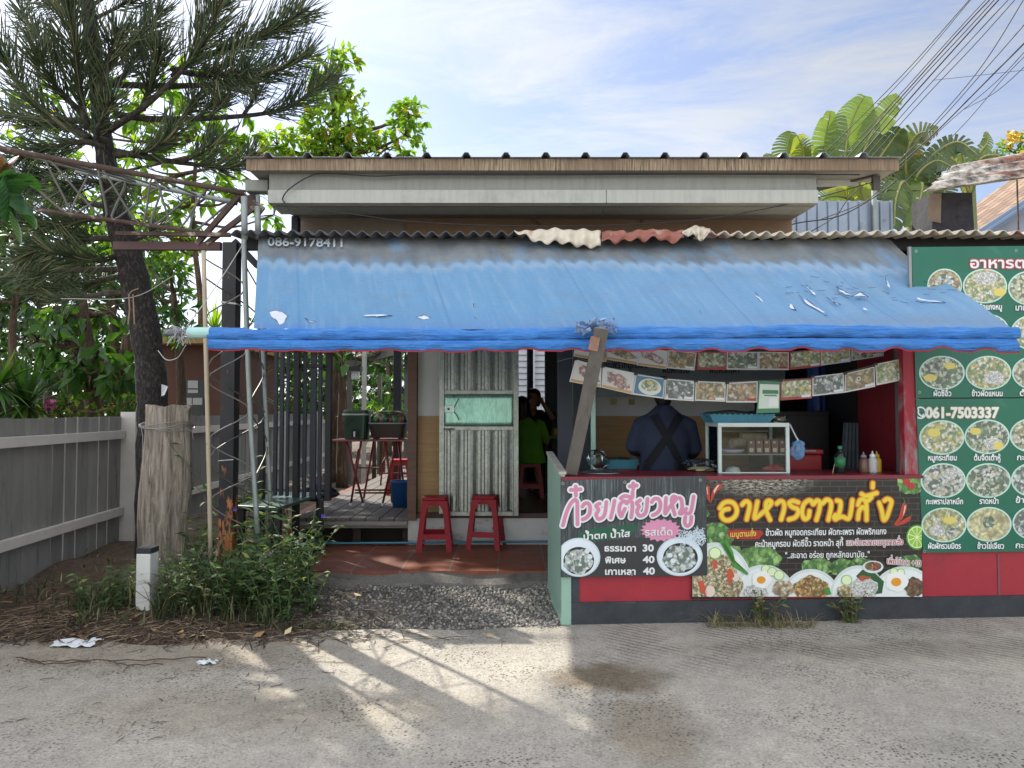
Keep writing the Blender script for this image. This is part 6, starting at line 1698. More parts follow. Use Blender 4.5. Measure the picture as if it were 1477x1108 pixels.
mb = rbox((c.x, c.y, c.z + .29), .29, .24, .04, 1.0, MB(), .06); obj('lid', mb, mat('bottle_green_lid', '#33523a', .3), wc, bevel=.012)
mb = MB(); mb.b3(c.x - .035, c.x + .04, c.y - .128, c.y - .118, c.z + .03, c.z + .12); obj('tap_recess', mb, mat('black_plastic', '#15181a', .5), wc)
mb = MB(); mb.tube([(c.x + .003, c.y - .125, c.z + .07), (c.x + .003, c.y - .15, c.z + .065), (c.x + .003, c.y - .152, c.z + .03)], .010, 8); mb.lathe((c.x + .003, c.y - .147, c.z + .068), [(.012, 0), (.012, .02), (0, .022)], 10); obj('tap', mb, W_, wc)
mb = MB(); mb.tube([P(503, 602, 8.06), P(493, 612, 8.0), P(496, 615, 8.0), P(510, 604, 8.03)], .006, 6); obj('handle', mb, mat('black_plastic', '#15181a', .5), wc)
dr_ = thing('dish_drainer', P(562, 633, 8.2), 'brown dish drainer with a clear domed cover full of coloured cups', 'dish drainer')
c = P(561, 633, 8.22); c.z = tz + .002
mb = rbox((c.x, c.y, c.z + .02), .42, .30, .15, .88, MB(), .06); obj('tray', mb, mat('dark_brown_plastic', '#33241f', .4, var=.1), dr_, bevel=.006)
mb = MB()
for dx in (-.14, .14): mb.b3(c.x + dx - .02, c.x + dx + .02, c.y - .1, c.y + .1, c.z, c.z + .021)
obj('foot', mb, mat('black_plastic', '#15181a', .5), dr_)
mb = rbox((c.x, c.y, c.z + .172), .43, .31, .014, 1, MB(), .06); obj('rim', mb, mat('grey_rim', '#8f9690', .4), dr_)
mb = MB(); mb.lathe((c.x, c.y, c.z + .187), [(.21, 0), (.205, .06), (.17, .115), (.10, .13), (0, .132)], 24, 1, .72); obj('dome', mb, glass_mat('amber_dome', (.97, .92, .82), .2), dr_, smooth=True)
r_ = random.Random(2)
for i, col in enumerate(['#4f8f80', '#b5806f', '#3f7a70', '#a5565f', '#6fa58f', '#c49a7a']):
    mb = MB(); mb.lathe((c.x - .14 + .055 * i, c.y - .05 + .03 * (i % 2), c.z + .18), [(.03, 0), (.04, .065 + .02 * (i % 3)), (.037, .06 + .02 * (i % 3)), (.028, .005)], 14); obj('cup', mb, mat('cup' + str(i), col, .35), dr_, smooth=True)
bk_ = thing('bucket', P(577, 725, 8.0), 'blue plastic bucket on the deck beside the brown post', 'bucket')
c = P(578, 727, 7.95); mb = MB(); mb.lathe((c.x, 7.95, ROOMZ), [(.0, .0), (.085, 0), (.115, .27), (.122, .275), (.122, .285), (.108, .285), (.08, .01), (0, .01)], 24); obj('pail', mb, mat('blue_bucket', '#1f4f82', .4, var=.1), bk_, smooth=True)
mb = MB(); mb.tube([(c.x + .118 * math.cos(a), 7.95 - .03, ROOMZ + .26 - .05 * math.sin(a)) for a in [i * math.pi / 10 for i in range(11)]], .003, 5); obj('handle', mb, mat('steel_wire', '#8a8d8f', .4, .6), bk_)
t2 = thing('red_table', P(600, 700, 10.2), 'red steel table further back on the deck', 'table')
mb = MB(); mb.b3(-1.9, -1.1, 10.2, 10.9, 1.16, 1.19); obj('table_top', mb, mat('grey_table_top', '#8d9290', .4), t2, bevel=.004)
for x in (-1.86, -1.62, -1.4, -1.14):
    mb = MB(); mb.tube([(x, 10.25, ROOMZ), (x + .06, 10.25, 1.159)], .0125, 8); obj('leg', mb, M_RSTEEL, t2)
mb = MB(); mb.tube([(-1.86, 10.25, .62), (-1.14, 10.25, .62)], .012, 8); obj('cross_bar', mb, M_RSTEEL, t2)
for px, pt, pb2, Y, col, w_, lab in ((524.5, 480, 640, 13.0, '#a9aaa3', .075, 'slim white post behind the green water cooler'), (572.5, 480, 602, 10.5, '#20242c', .11, 'dark square post seen above the dish drainer'), (547, 480, 610, 16, '#8c8f84', .09, 'pale post deep in the garden behind the dish drainer')):
    a = P(px, 590, Y); mb = MB(); mb.b3(a.x - w_ / 2, a.x + w_ / 2, Y, Y + w_, 0.1, 3.4)
    tag(obj('veranda_post', mb, mat('vpost' + str(px), col, .6, var=.15), bevel=.004), lab, 'post')
sh = thing('garden_shelter', P(540, 640, 15), 'open garden shelter with a sloping pale roof behind the deck', 'shelter')
mb = MB(); A = [P(492, 500, 14.5), P(592, 488, 14.5), P(592, 470, 18), P(480, 480, 18)]
A[0] = P(500, 523, 14.5); A[1] = P(593, 497, 14.0)
mb.hexa([A[0], A[1], A[2], A[3]], [p_ + Vector((0, 0, .06)) for p_ in A]); obj('roof', mb, mat('beige_soffit', '#9b917f', .8, var=.1), sh)
mb = MB(); mb.bar(A[0] + Vector((0, -.03, -.05)), A[1] + Vector((0, -.03, -.05)), .05, .14); obj('bargeboard', mb, mat('dull_board', '#6f6f6c', .7), sh)
for q in ((503, 640), (586, 640)):
    a = P(q[0], 600, 14.7); mb = MB(); mb.b3(a.x - .05, a.x + .05, 14.7, 14.8, 0, P(q[0], 512, 14.7).z); obj('post', mb, mat('dull_board', '#6f6f6c', .7), sh)
ln_ = thing('lantern', P(513, 548, 12.5), 'small hanging lantern behind the deck', 'lantern')
a = P(513, 538, 12.5); mb = MB(); mb.b3(a.x - .06, a.x + .06, 12.44, 12.56, a.z - .11, a.z + .03); obj('glass_box', mb, mat('frosted', '#aab0ac', .3), ln_, bevel=.005)
mb = MB(); mb.b3(a.x - .10, a.x + .10, 12.40, 12.60, a.z + .031, a.z + .11); mb.tube([(a.x, 12.5, a.z + .11), (a.x, 12.5, a.z + .45)], .012, 6); obj('hood', mb, M_BLACKSTEEL, ln_)

gs = thing('bar_screen', P(430, 730, 6.95), 'dark steel bar screen standing between bench and deck', 'screen')
SYY = 6.95
M_SCR = mat('blue_black_steel', '#28303a', .5, .1, var=.15, scale=8)
for i, (a, b_, low, dark) in enumerate(((374, 382, 708, 1), (395, 400, 715, 0), (404, 409, 715, 0), (413, 417, 716, 0), (424, 432, 718, 1), (437, 442, 718, 0), (447.5, 456, 720, 0), (459, 464, 720, 0), (470, 478, 722, 1))):
    mb = MB(); y = SYY - .35 * (478 - a) / 104 * 0.6
    x0, x1 = P(a, 620, y).x, P(b_, 620, y).x
    mb.b3(x0, x1, y - .02 * (1 + dark), y + .02 * (1 + dark), P(a, low, y).z if not dark else (P(a, low, y).z if a > 460 else 0.1), 2.12)
    obj('post' if dark else 'bar', mb, M_BLACKSTEEL if dark else M_SCR, gs, bevel=.003)
mb = MB(); mb.b3(P(432, 528, SYY - .08).x, P(470, 528, SYY).x, SYY - .10, SYY - .04, P(450, 531, SYY).z, P(450, 526, SYY).z); mb.b3(P(374, 528, SYY - .2).x, P(478, 528, SYY).x, SYY - .16, SYY - .1, 2.06, 2.119)
obj('rail', mb, M_BLACKSTEEL, gs)
mb = MB(); a = P(463, 760, 6.9); mb.b3(a.x - .02, a.x + .02, 6.88, 6.92, .1, P(463, 720, 6.9).z); obj('leg', mb, M_BLACKSTEEL, gs)
be = thing('green_bench', (-2.15, 6.7, 0), 'low dark green glossy bench table behind the lattice pipes', 'bench')
bz = .69
q = [G(341, 729, bz), G(401, 732, bz), G(468, 710.5, bz), G(395, 709, bz)]
mb = MB(); mb.prism([p_ - Vector((0, 0, .03)) for p_ in q], (0, 0, .03)); obj('bench_top', mb, mat('dark_green_gloss', '#3a574a', .38, var=.15, scale=4), be, bevel=.006)
for k, p_ in enumerate(q):
    cx = sum(v_.x for v_ in q) / 4; cy = sum(v_.y for v_ in q) / 4
    a = p_ + (Vector((cx, cy, bz)) - p_) * .12
    mb = MB(); mb.b3(a.x - .025, a.x + .025, a.y - .025, a.y + .025, .05, bz - .031); obj('leg', mb, M_BLACKSTEEL, be)
mb = MB(); a = P(410, 738, 6.55); mb.b3(a.x - .03, a.x + .03, 6.5, 6.56, .3, .64); tag(obj('brick_pier', mb, mat('pink_block', '#a0746a', .8, var=.15)), 'small pinkish block pier under the green bench', 'block')
bb = baggy((P(455, 705, 7.6).x, 7.6, .55), .2, .12, .2, 6); tag(obj('black_sack', bb, mat('black_sack', '#1c1d20', .35, var=.3, scale=20, dirt=('#b8bbc2', .25, 12)), smooth=True), 'black plastic sack behind the steel bar screen', 'sack')

M_FB = mat('grey_fence_board', '#908f8a', .75, each=.3, fine=.12, var=.18, scale=3, stretch=(4, 4, .6), dirt=('#41444a', .3, 2.5))
M_FR = mat('pale_fence_rail', '#cac6bf', .65, var=.1, scale=4, dirt=('#77756f', .25, 4))
fe = thing('board_fence', (-4.0, 7.74, 0), 'long grey board fence with pale posts and rails running back into the garden', 'fence')
def fx(Y): return -3.57 - .075 * Y if Y < 7.74 else -4.15 - .042 * (Y - 7.74)
r_ = random.Random(6)
Y = 3.3; ftop = P(100, 602, 6.9).z
while Y < 20.5:
    Y2 = Y + .205
    a, b_ = Vector((fx(Y), Y, 0)), Vector((fx(Y2 - .012), Y2 - r_.choice((.006, .008, .012, .02)), 0))
    mb = MB(); z0 = .10 + r_.uniform(-.015, .02); z1 = ftop + r_.uniform(-.006, .006)
    n = Vector((-1, 0, 0)) * .018; tl_ = r_.uniform(-.004, .004)
    mb.hexa([a + Vector((tl_, 0, z0)), b_ + Vector((0, 0, z0)), b_ + Vector((0, 0, z1)), a + Vector((tl_, 0, z1))], [p_ + n for p_ in (a + Vector((tl_, 0, z0)), b_ + Vector((0, 0, z0)), b_ + Vector((0, 0, z1)), a + Vector((tl_, 0, z1)))])
    obj('board', mb, M_FB, fe)
    Y = Y2
rz0, rz1 = .45, P(165, 627, 7.6).z
for z in (rz0, rz1):
    for ya, yb in ((3.3, 7.64), (7.86, 20.5)):
        mb = MB(); mb.bar((fx(ya) + .03, ya, z), (fx(yb) + .03, yb, z), .05, .085); obj('rail', mb, M_FR, fe, bevel=.003)
for y in (3.4, 7.74, 10.7, 13.6, 16.6, 19.6):
    mb = MB(); h_ = ftop + .05; x = fx(y) + .075; mb.b3(x - .08, x + .08, y - .08, y + .08, 0, h_); po = obj('post', mb, M_FR, fe, bevel=.004)
mb = MB(); mb.bar((fx(3.3) - .01, 3.3, .05), (fx(7.7) - .01, 7.7, .05), .10, .10); obj('footing', mb, M_CURB, fe)
def bark(name, c1, c2, c3, sc_=(6, 6, 1.2)):
    m, nt, b, tc = newmat(name)
    v = nt.mapping(tc.outputs['Object'], sc_)
    a = nt.noise(v, 3, 9, .72, .8)
    c = nt.ramp(a, [(.3, S(c1)), (.5, S(c2)), (.68, S(c3))])
    nt.link(c, b.inputs['Base Color']); b.inputs['Roughness'].default_value = .9
    nt.link(nt.bump(a, 1.0, .06), b.inputs['Normal'])
    return m
sp_ = P(238, 792, 6.35)
def stumpf(u, v):
    a = u * 2 * math.pi; z = .06 + v * (P(238, 586, 6.35).z - .06)
    # slight waist and belly like an old weathered trunk
    wpx = np.interp(v, [0, .12, .3, .5, .62, .8, .92, 1.0], [27, 31, 33, 35, 34, 31, 30, 30.5])
    k = wpx * 6.35 / FPX
    k *= 1 + .07 * math.sin(3 * a + 1 + v) + .045 * math.sin(7 * a + 2.5 * v + 2) + .03 * math.sin(13 * a + v * 5) - .12 * max(0, math.cos((a - 4.35) * 1.0)) ** 30 * min(1, v * 2)
    cx = np.interp(v, [0, .3, .6, 1.0], [-.02, -.03, .0, .012])
    return (sp_.x + cx + k * math.cos(a), 6.35 + .9 * k * math.sin(a), z + .015 * math.sin(5 * a) * (v > .97))
mb = MB(); mb.grid(stumpf, 96, 60)
o0 = len(mb.v) - 97; mb.v.append((sp_.x, 6.35, P(238, 588, 6.35).z)); mb.f += [(o0 + i, o0 + i + 1, len(mb.v) - 1) for i in range(96)]
sk = thing('tree_stump', (sp_.x, 6.35, .05), 'thick weathered pale tree stump wrapped with wire beside the pine trunk', 'tree stump')
obj('stump_wood', mb, bark('weathered_wood', '#4f463d', '#b0a596', '#d6ccbd', (11, 11, 1.0)), sk, smooth=True)
mb = MB(); r_ = random.Random(3)
for k in range(4):
    z = P(0, 617, 6.35).z + r_.uniform(-.02, .02)
    mb.tube([(sp_.x + .225 * math.cos(a), 6.35 + .205 * math.sin(a), z + .02 * math.sin(a * 2 + k) + .01 * k) for a in [i * .2094 for i in range(31)]], .004, 5)
mb.tube([P(209, 613, 6.2), P(203, 612, 6.15), P(206, 630, 6.15), P(205, 660, 6.15)], .004, 5); mb.tube([P(270, 620, 6.2), P(277, 622, 6.15), P(279, 634, 6.15)], .003, 5)
obj('wire_binding', mb, mat('grey_wire', '#8d8a86', .5, .4), sk)
mk = thing('marker_post', G(205, 882, 0.0), 'short white concrete marker post with black cap among the weeds', 'marker post')
my = 5.32; a, b_ = P(194, 840, my).x, P(217, 840, my).x; zt_ = P(205, 791, my).z
mb = MB(); q = [(a + .008, my), (b_, my - .01), (b_ + .004, my + .11), (a + .012, my + .12)]
mb.prism([Vector((x, y, .0)) for x, y in q], (0, 0, zt_ - .04)); obj('shaft', mb, mat('chalky_white', '#d5d6d2', .8, var=.06, bump=.3, dirt=('#7a5340', .13, 12)), mk, bevel=.006)
mb = MB(); mb.prism([Vector((x + (x - (a + b_) / 2) * .04, y, zt_ - .0395)) for x, y in q], (0, 0, .042)); obj('cap', mb, mat('black_cap', '#33353a', .7, var=.2), mk, bevel=.004)
bp_ = thing('black_post', G(326, 830, 0.05), 'black painted square steel post with orange rust, holding up the left end of the roof', 'post')
mb = MB(); a, b_ = P(317, 600, 5.92), P(337.5, 600, 5.92); mb.b3(a.x, b_.x, 5.92, 6.04, .02, P(327, 349, 5.92).z)
def postmat():
    m, nt, b, tc = newmat('rusting_black_paint')
    v = tc.outputs['Object']
    sep = nt.new('ShaderNodeSeparateXYZ'); nt.link(v, sep.inputs[0])
    band = nt.ramp(nt.math('MULTIPLY', sep.outputs['Z'], .33), [(.06, 0.), (.085, .75), (.17, .7), (.20, .40), (.33, .28), (.36, 0.), (.45, .10)])
    n = nt.noise(nt.mapping(v, (7, 7, 2.2)), 2.2, 7, .7)
    f = nt.ramp(nt.math('ADD', n, nt.math('MULTIPLY', band, .24)), [(.64, 0.), (.68, 1.)])
    c = nt.mix(f, nt.ramp(nt.noise(v, 6, 5), [(.3, S('#141517')), (.7, S('#25262a'))]), nt.ramp(nt.noise(v, 25, 5), [(.3, S('#8a4f2a')), (.7, S('#b5733f'))]))
    nt.link(c, b.inputs['Base Color']); b.inputs['Roughness'].default_value = .55
    return m
obj('shaft', mb, postmat(), bp_, bevel=.004)
mb = MB(); mb.bar(P(338, 348, 5.98), P(372, 384, 5.98), .05, .05); obj('brace', mb, M_BLACKSTEEL, bp_)
mb = MB(); z = P(0, 665, 5.9).z; mb.tube([(a.x - .005, 5.915, z), (b_.x + .004, 5.915, z + .01)], .004, 5); z2 = P(0, 437, 5.9).z; mb.tube([(a.x - .004, 5.915, z2 + .01), (b_.x + .004, 5.915, z2 - .005), (b_.x + .004, 6.045, z2 - .002)], .007, 5); obj('white_cord', mb, mat('white_cord', '#c4c4c0', .7), bp_)

M_PIPE = mat('pale_zinc_pipe', '#8f9794', .45, .35, var=.15, scale=6, dirt=('#6a6259', .2, 6))
M_RPIPE = mat('rusty_pipe', '#54423a', .8, .0, var=.45, scale=16, stretch=(.7, 1, 1), bump=.6, bscale=40, fine=.3, dirt=('#b5aa9d', .36, 13))
M_TAN = mat('tan_painted_pipe', '#b0a48c', .6, .1, var=.12, scale=5, dirt=('#7a5a44', .3, 5))
lc = thing('lattice_column', (-2.35, 6.0, 0), 'three-legged lattice column of thin welded pipes beside the black post', 'lattice column')
A = lambda v: P(np.interp(v, [360, 500, 800], [293.5, 297, 304]), v, 5.66)
B = lambda v: P(np.interp(v, [370, 500, 600, 790], [352, 357, 361, 373]), v, 5.80)
Cc = lambda v: P(np.interp(v, [285, 470, 745], [372, 378, 391]), v, 6.25)
for fn, v0, v1, mm, rr in ((A, 362, 815, M_TAN, .017), (B, 290, 800, M_PIPE, .021), (Cc, 282, 770, M_PIPE, .019)):
    mb = MB(); mb.tube([fn(v0 + (v1 - v0) * i / 8) for i in range(9)], rr, 12); obj('pipe', mb, mm, lc, smooth=True)
M_ROD = mat('bent_rod', '#6f6d68', .5, .4, var=.2)
for f1, f2, v0, v1, st_ in ((A, B, 372, 770, 44), (B, Cc, 380, 740, 52), (A, Cc, 400, 760, 66)):
    pts = []; v = v0; k = 0
    while v < v1:
        pts.append((f1 if k % 2 == 0 else f2)(v)); v += st_; k += 1
    sm = spline([tuple(p_) for p_ in pts], 5)
    mb = MB(); mb.tube(sm, .0065, 6); obj('zigzag_rod', mb, M_ROD, lc, smooth=True)
lb_ = thing('lattice_boom', P(300, 340, 5.9), 'rusty lattice boom of welded pipes reaching left from the roof corner', 'lattice boom')
R1 = lambda t: P(-40 + 392 * t, 207 + 72 * t, 5.3 + .6 * t)
R2 = lambda t: P(110 + 232 * t, 246 + 47 * t, 6.0 + .1 * t)
R3 = lambda t: P(55 + 260 * t, 303 + 36 * t, 5.6 + .35 * t)
for fn, rr, mm in ((R1, .022, M_RPIPE), (R2, .022, M_PIPE), (R3, .017, M_RPIPE)):
    mb = MB(); mb.tube([fn(i / 8) for i in range(9)], rr, 12); obj('pipe', mb, mm, lb_, smooth=True)
pts = [R3(.02), R1(.20), R3(.22), R1(.36), R3(.42), R1(.5), R3(.62), R1(.64), R3(.8), R1(.78)]
for fA, fB in ((R1, R3), (R2, R3), (R1, R2)):
    pts = []
    for k in range(9):
        t = .08 + k * .11
        pts.append((fA if k % 2 == 0 else fB)(min(1, t * (.9 if fA is R1 else 1))))
    mb = MB(); mb.tube(spline([tuple(p_) for p_ in pts], 5), .009, 6); obj('zigzag_rod', mb, M_ROD, lb_, smooth=True)
mb = MB()
for a, b_, w_ in (((346, 281), (284, 352), .034), ((371, 296), (298, 352), .03)): mb.bar(P(*a, 5.95), P(*b_, 5.95), w_, .04)
mb.bar(P(345, 283, 6.0), P(378, 306, 6.05), .06, .085)
obj('angle_brace', mb, M_RPIPE, lb_)
mb = MB(); mb.tube([P(352, 284, 5.8), P(353, 345, 5.8)], .026, 10); mb.tube([P(371, 298, 5.95), P(372, 345, 5.95)], .024, 10); obj('upright', mb, M_PIPE, lb_, smooth=True)
mb = MB(); mb.bar(P(165, 355, 5.97), P(319, 355.5, 5.97), .05, .066); tag(obj('steel_beam', mb, mat('dark_red_oxide', '#4f3735', .6, .1, var=.2)), 'dark red-oxide steel beam running left from the black post to the pine trunk', 'beam')
mb = MB(); mb.bar(P(168, 337, 5.9), P(332, 339, 5.9), .04, .03); tag(obj('angle_iron', mb, M_RPIPE), 'rusty angle iron lying just above the dark red steel beam', 'beam')
for pts, Ys, lab in ((([(88, 431), (190, 429), (250, 398)]), (6.4, 6.45, 6.5), 'pale cord tied round the pine trunk'), (([(228, 506), (240, 519), (256, 516), (268, 498)]), (5.8, 5.6, 5.3, 4.8), 'slack string hanging from the awning tube toward the trunk'), (([(270, 470), (300, 430), (330, 385), (355, 345)]), (4.7, 5.0, 5.5, 5.8), 'thin straight cord running up from the awning tube to the roof corner')):
    mb = MB(); mb.tube(spline([tuple(P(a, b_, y)) for (a, b_), y in zip(pts, Ys)], 6), .0035, 5); tag(obj('cord', mb, mat('pale_cord', '#b5b1a8', .8)), lab, 'cord')
mb = MB()
for x in (186, 192): mb.tube([P(x, 425, 6.45), P(x + 1, 447, 6.43), P(x - 1 + (x > 188) * 3, 468, 6.44)], .006, 6)
mb.tube([P(186, 425, 6.45), P(190, 420, 6.43), P(200, 416, 6.45)], .005, 5)
tag(obj('rope_end', mb, mat('tan_rope', '#9a8268', .8)), 'knotted tan rope ends hanging down the pine trunk', 'rope')
hu = thing('brown_hut', P(262, 600, 11), 'brown hut with a dark window of paper notices behind the fence', 'hut')
a, b_ = P(228, 600, 11), P(318, 600, 11)
mb = MB(); mb.b3(a.x, b_.x, 11, 13.5, 0, P(262, 498, 11).z); obj('wall', mb, mat('hut_brown', '#5a3d2f', .8, var=.12), hu)
mb = MB(); mb.b3(a.x - .1, b_.x + .1, 10.7, 13.6, P(0, 498, 11).z + .001, P(0, 489, 11).z); obj('eaves', mb, mat('hut_eaves', '#9b8150', .7), hu)
mb = MB(); c0, c1_ = P(259, 600, 10.98), P(296, 548, 10.98); mb.b3(c0.x, c1_.x, 10.97, 10.998, c0.z, c1_.z); obj('window', mb, mat('hut_window', '#0f1116', .3), hu)
for k, (x0, y0, x1, y1) in enumerate(((271, 549, 286, 560), (271, 562, 286, 567), (262, 574, 277, 584), (278, 574, 292, 584))):
    mb = MB(); c0, c1_ = P(x0, y1, 10.96), P(x1, y0, 10.96); mb.b3(c0.x, c1_.x, 10.955, 10.96, c0.z, c1_.z); obj('paper_notice', mb, mat('paper', '#a8aca8', .7, var=.1), hu)
mb = MB(); r_ = random.Random(8); a = P(233, 562, 6.6)
mb.add([a + Vector((r_.uniform(-.02, .02), r_.uniform(-.02, .02), 0)) + Vector(v_) for v_ in ((0, 0, .05), (.06, .02, .03), (.05, 0, -.05), (-.02, .01, -.06), (.01, .03, 0))], [(0, 1, 4), (1, 2, 4), (2, 3, 4), (3, 0, 4)])
tag(obj('paper_scrap', mb, mat('pale_scrap', '#c4c6c8', .8)), 'pale torn scrap stuck to the right side of the pine trunk', 'scrap')
def leafset(Cn, D, Ln, Wd, fold=.25, curl=.3, up=None):
    """folded leaves: base points Cn, directions D, lengths Ln, half widths Wd -> V, F (4 triangles a leaf)"""
    n = len(Cn)
    D = D / np.maximum(np.linalg.norm(D, axis=1, keepdims=True), 1e-9)
    U = rng.normal(size=(n, 3)) * .5 + np.array([0, 0, 1.0]) if up is None else up
    Sd = np.cross(D, U); Sd /= np.maximum(np.linalg.norm(Sd, axis=1, keepdims=True), 1e-9)
    N = np.cross(Sd, D)
    L, W = Ln[:, None], Wd[:, None]
    b = Cn; l = Cn + D * L * .45 + Sd * W; r = Cn + D * L * .45 - Sd * W
    m = Cn + D * L * .5 - N * W * fold; t = Cn + D * L * .97 - N * L * curl
    V = np.stack([b, l, r, m, t], 1).reshape(-1, 3)
    o = (np.arange(n) * 5)[:, None, None]
    F = (np.array([[0, 3, 1], [0, 2, 3], [1, 3, 4], [3, 2, 4]])[None] + o).reshape(-1, 3)
    return V, F
def rnd_dir(n):
    v = rng.normal(size=(n, 3)); return v / np.linalg.norm(v, axis=1, keepdims=True)
def crown_leaves(blobs, leaf, ratio, dens, whorl=6, droop=.25, shell=.55):
    """blobs = [(centre Vector, radius)] -> leaf mesh arrays with a per-face tint"""
    Vs, Fs, Ts = [], [], []; off = 0
    for c, r in blobs:
        nc = max(5, int(dens * 1.9 * (r / leaf) ** 2 / 2))
        d = rnd_dir(nc); rad = r * (shell + (1 - shell) * rng.random(nc) ** .6) * (1 + .25 * np.sin(d[:, 0] * 5 + c.x) * np.sin(d[:, 2] * 6 + c.y))
        p = np.array(c) + d * rad[:, None] * np.array([1, 1, .85])
        Cn = np.repeat(p, whorl, 0); out = np.repeat(d, whorl, 0)
        D = out * .55 + rnd_dir(len(Cn)) * .95; D[:, 2] -= droop
        Ln = leaf * rng.uniform(.6, 1.15, len(Cn))
        V, F = leafset(Cn, D, Ln, Ln * ratio * rng.uniform(.8, 1.15, len(Cn)), .3, .22)
        clump = np.repeat(rng.random(nc), whorl); t = np.clip(.55 * clump + .45 * rng.random(len(Cn)), 0, 1)
        Vs.append(V); Fs.append(F + off); off += len(V); Ts.append(np.repeat(t, 4))
    return np.concatenate(Vs), np.concatenate(Fs), np.concatenate(Ts)
LEAF_BRIGHT = tintmat('leaf_bright', [(0, '#44681f'), (.5, '#628a29'), (.85, '#87a637'), (.95, '#aab544'), (1, '#b08446')], .45, transl=.5)
LEAF_MID = tintmat('leaf_mid', [(0, '#2a4720'), (.5, '#3c6429'), (.9, '#547d33'), (1, '#7d8f3f')], .45, transl=.38)
LEAF_DARK = tintmat('leaf_dark', [(0, '#1d3318'), (.6, '#2d4a22'), (1, '#46662e')], .5, transl=.3)
LEAF_NEW = tintmat('leaf_new_growth', [(0, '#4c732a'), (.5, '#759a33'), (.8, '#9ab044'), (.9, '#b5994a'), (1, '#b87048')], .45, transl=.5)
BARK_GREY = bark('grey_bark', '#3a342e', '#6b6157', '#8f857a'); BARK_BROWN = bark('brown_bark', '#2f251e', '#5a4838', '#7d6a55')
def tree(name, label, trunk, r0, blobs, leaf, ratio, dens, lm, bm=None, limbs=True, group=None, cat='tree', whorl=6, droop=.25, shell=.5):
    """trunk: list of (px,py,Y) from the base up (base dropped to the soil); blobs: (px,py,Y,r_px)"""
    tp = [P(a, b_, y) for a, b_, y in trunk]
    if tp[0].z > .05: tp = [Vector((tp[0].x, tp[0].y, 0))] + tp
    t = thing(name, (tp[0].x, tp[0].y, 0), label, cat, group)
    mb = MB(); sp = [Vector(q) for q in spline([tuple(q) for q in tp], 5)]
    n = len(sp); mb.tube(sp, [r0 * (1 - .6 * i / (n - 1)) for i in range(n)], 10)
    bl = [(P(a, b_, y), r * y / FPX) for a, b_, y, r in blobs]
    if limbs:
        for c, r in bl:
            j = min(range(n), key=lambda i: (sp[i] - c).length + (5 if sp[i].z > c.z else 0) + (0 if i > n * .3 else 2))
            s = sp[j]; mid = (s + c) / 2 + Vector((0, 0, -.1 * (c - s).length))
            mb.tube([Vector(q) for q in spline([tuple(s), tuple(mid), tuple(c)], 4)], [max(.012, r0 * .42 * (1 - .09 * i)) for i in range(9)], 6)
            for k in range(5):
                d = Vector(rnd_dir(1)[0]); mb.tube([c, c + d * r * .8], [max(.008, r0 * .14), .004], 4)
    obj('trunk', mb, bm or BARK_BROWN, t, smooth=True)
    V, F, T = crown_leaves(bl, leaf, ratio, dens, whorl, droop, shell)
    npmesh('crown', V, F, lm, t, T)
    return t

tree('background_tree', 'tall bright leafy tree behind the pine, left of the roof corner', [(285, 600, 12.5), (290, 450, 12.5), (278, 320, 12.5), (285, 200, 12.5)], .075,
     [(300, 195, 12, 50), (345, 215, 12.2, 34), (240, 165, 12.5, 60), (205, 240, 12.5, 52), (312, 265, 12, 30), (262, 290, 12.4, 46), (215, 330, 12.4, 50), (355, 275, 12, 26), (180, 140, 13, 50), (270, 120, 13, 40), (168, 300, 12.8, 45), (345, 180, 12, 30), (395, 310, 12.2, 26), (60, 300, 13, 40), (100, 250, 13, 40), (20, 215, 13, 40), (140, 340, 13, 40), (110, 165, 13, 36), (50, 150, 13, 36), (190, 200, 13, 40), (250, 350, 12.6, 36), (190, 350, 13, 40)], .30, .20, 5.6, LEAF_BRIGHT, droop=.45)
tree('roof_tree', 'bright green tree rising behind the shop roof', [(480, 600, 15.5), (485, 300, 15.5), (482, 120, 15.5)], .15,
     [(466, 92, 15.5, 24), (497, 84, 15.5, 20), (475, 130, 15.5, 34), (468, 175, 15.5, 40), (505, 180, 15.3, 38), (438, 205, 15.5, 36), (520, 212, 15.4, 34), (590, 165, 15.2, 26), (585, 195, 15.2, 26), (556, 215, 15.3, 24), (480, 225, 15.5, 40), (400, 210, 15.6, 30), (415, 228, 15.6, 26), (505, 130, 15.5, 18), (600, 235, 15.3, 24)], .21, .27, 8.5, LEAF_NEW, droop=.3)
tree('mango_tree', 'dark green tree with long narrow leaves just left of the lattice column', [(262, 600, 10), (258, 500, 10), (250, 420, 10)], .09,
     [(246, 398, 9.8, 32), (252, 448, 9.8, 32), (222, 425, 10, 32), (262, 478, 9.6, 20), (232, 470, 9.9, 26), (215, 385, 10.2, 26)], .22, .10, 6.5, LEAF_MID, whorl=8, droop=.6)
tree('pollard_tree', 'cut-back tree with several brown trunks and large drooping leaves behind the fence', [(136, 601, 8.7), (132, 545, 8.7), (122, 470, 8.7), (118, 430, 8.7)], .13,
     [(72, 455, 8.5, 30), (100, 452, 8.6, 24), (55, 490, 8.5, 28), (92, 490, 8.6, 28), (112, 515, 8.3, 26), (145, 505, 8.2, 26), (130, 540, 8.2, 22), (182, 530, 8.1, 20), (176, 552, 8.1, 22), (95, 535, 8.4, 20), (160, 450, 9, 22)], .26, .21, 4.6, LEAF_MID, droop=.7)
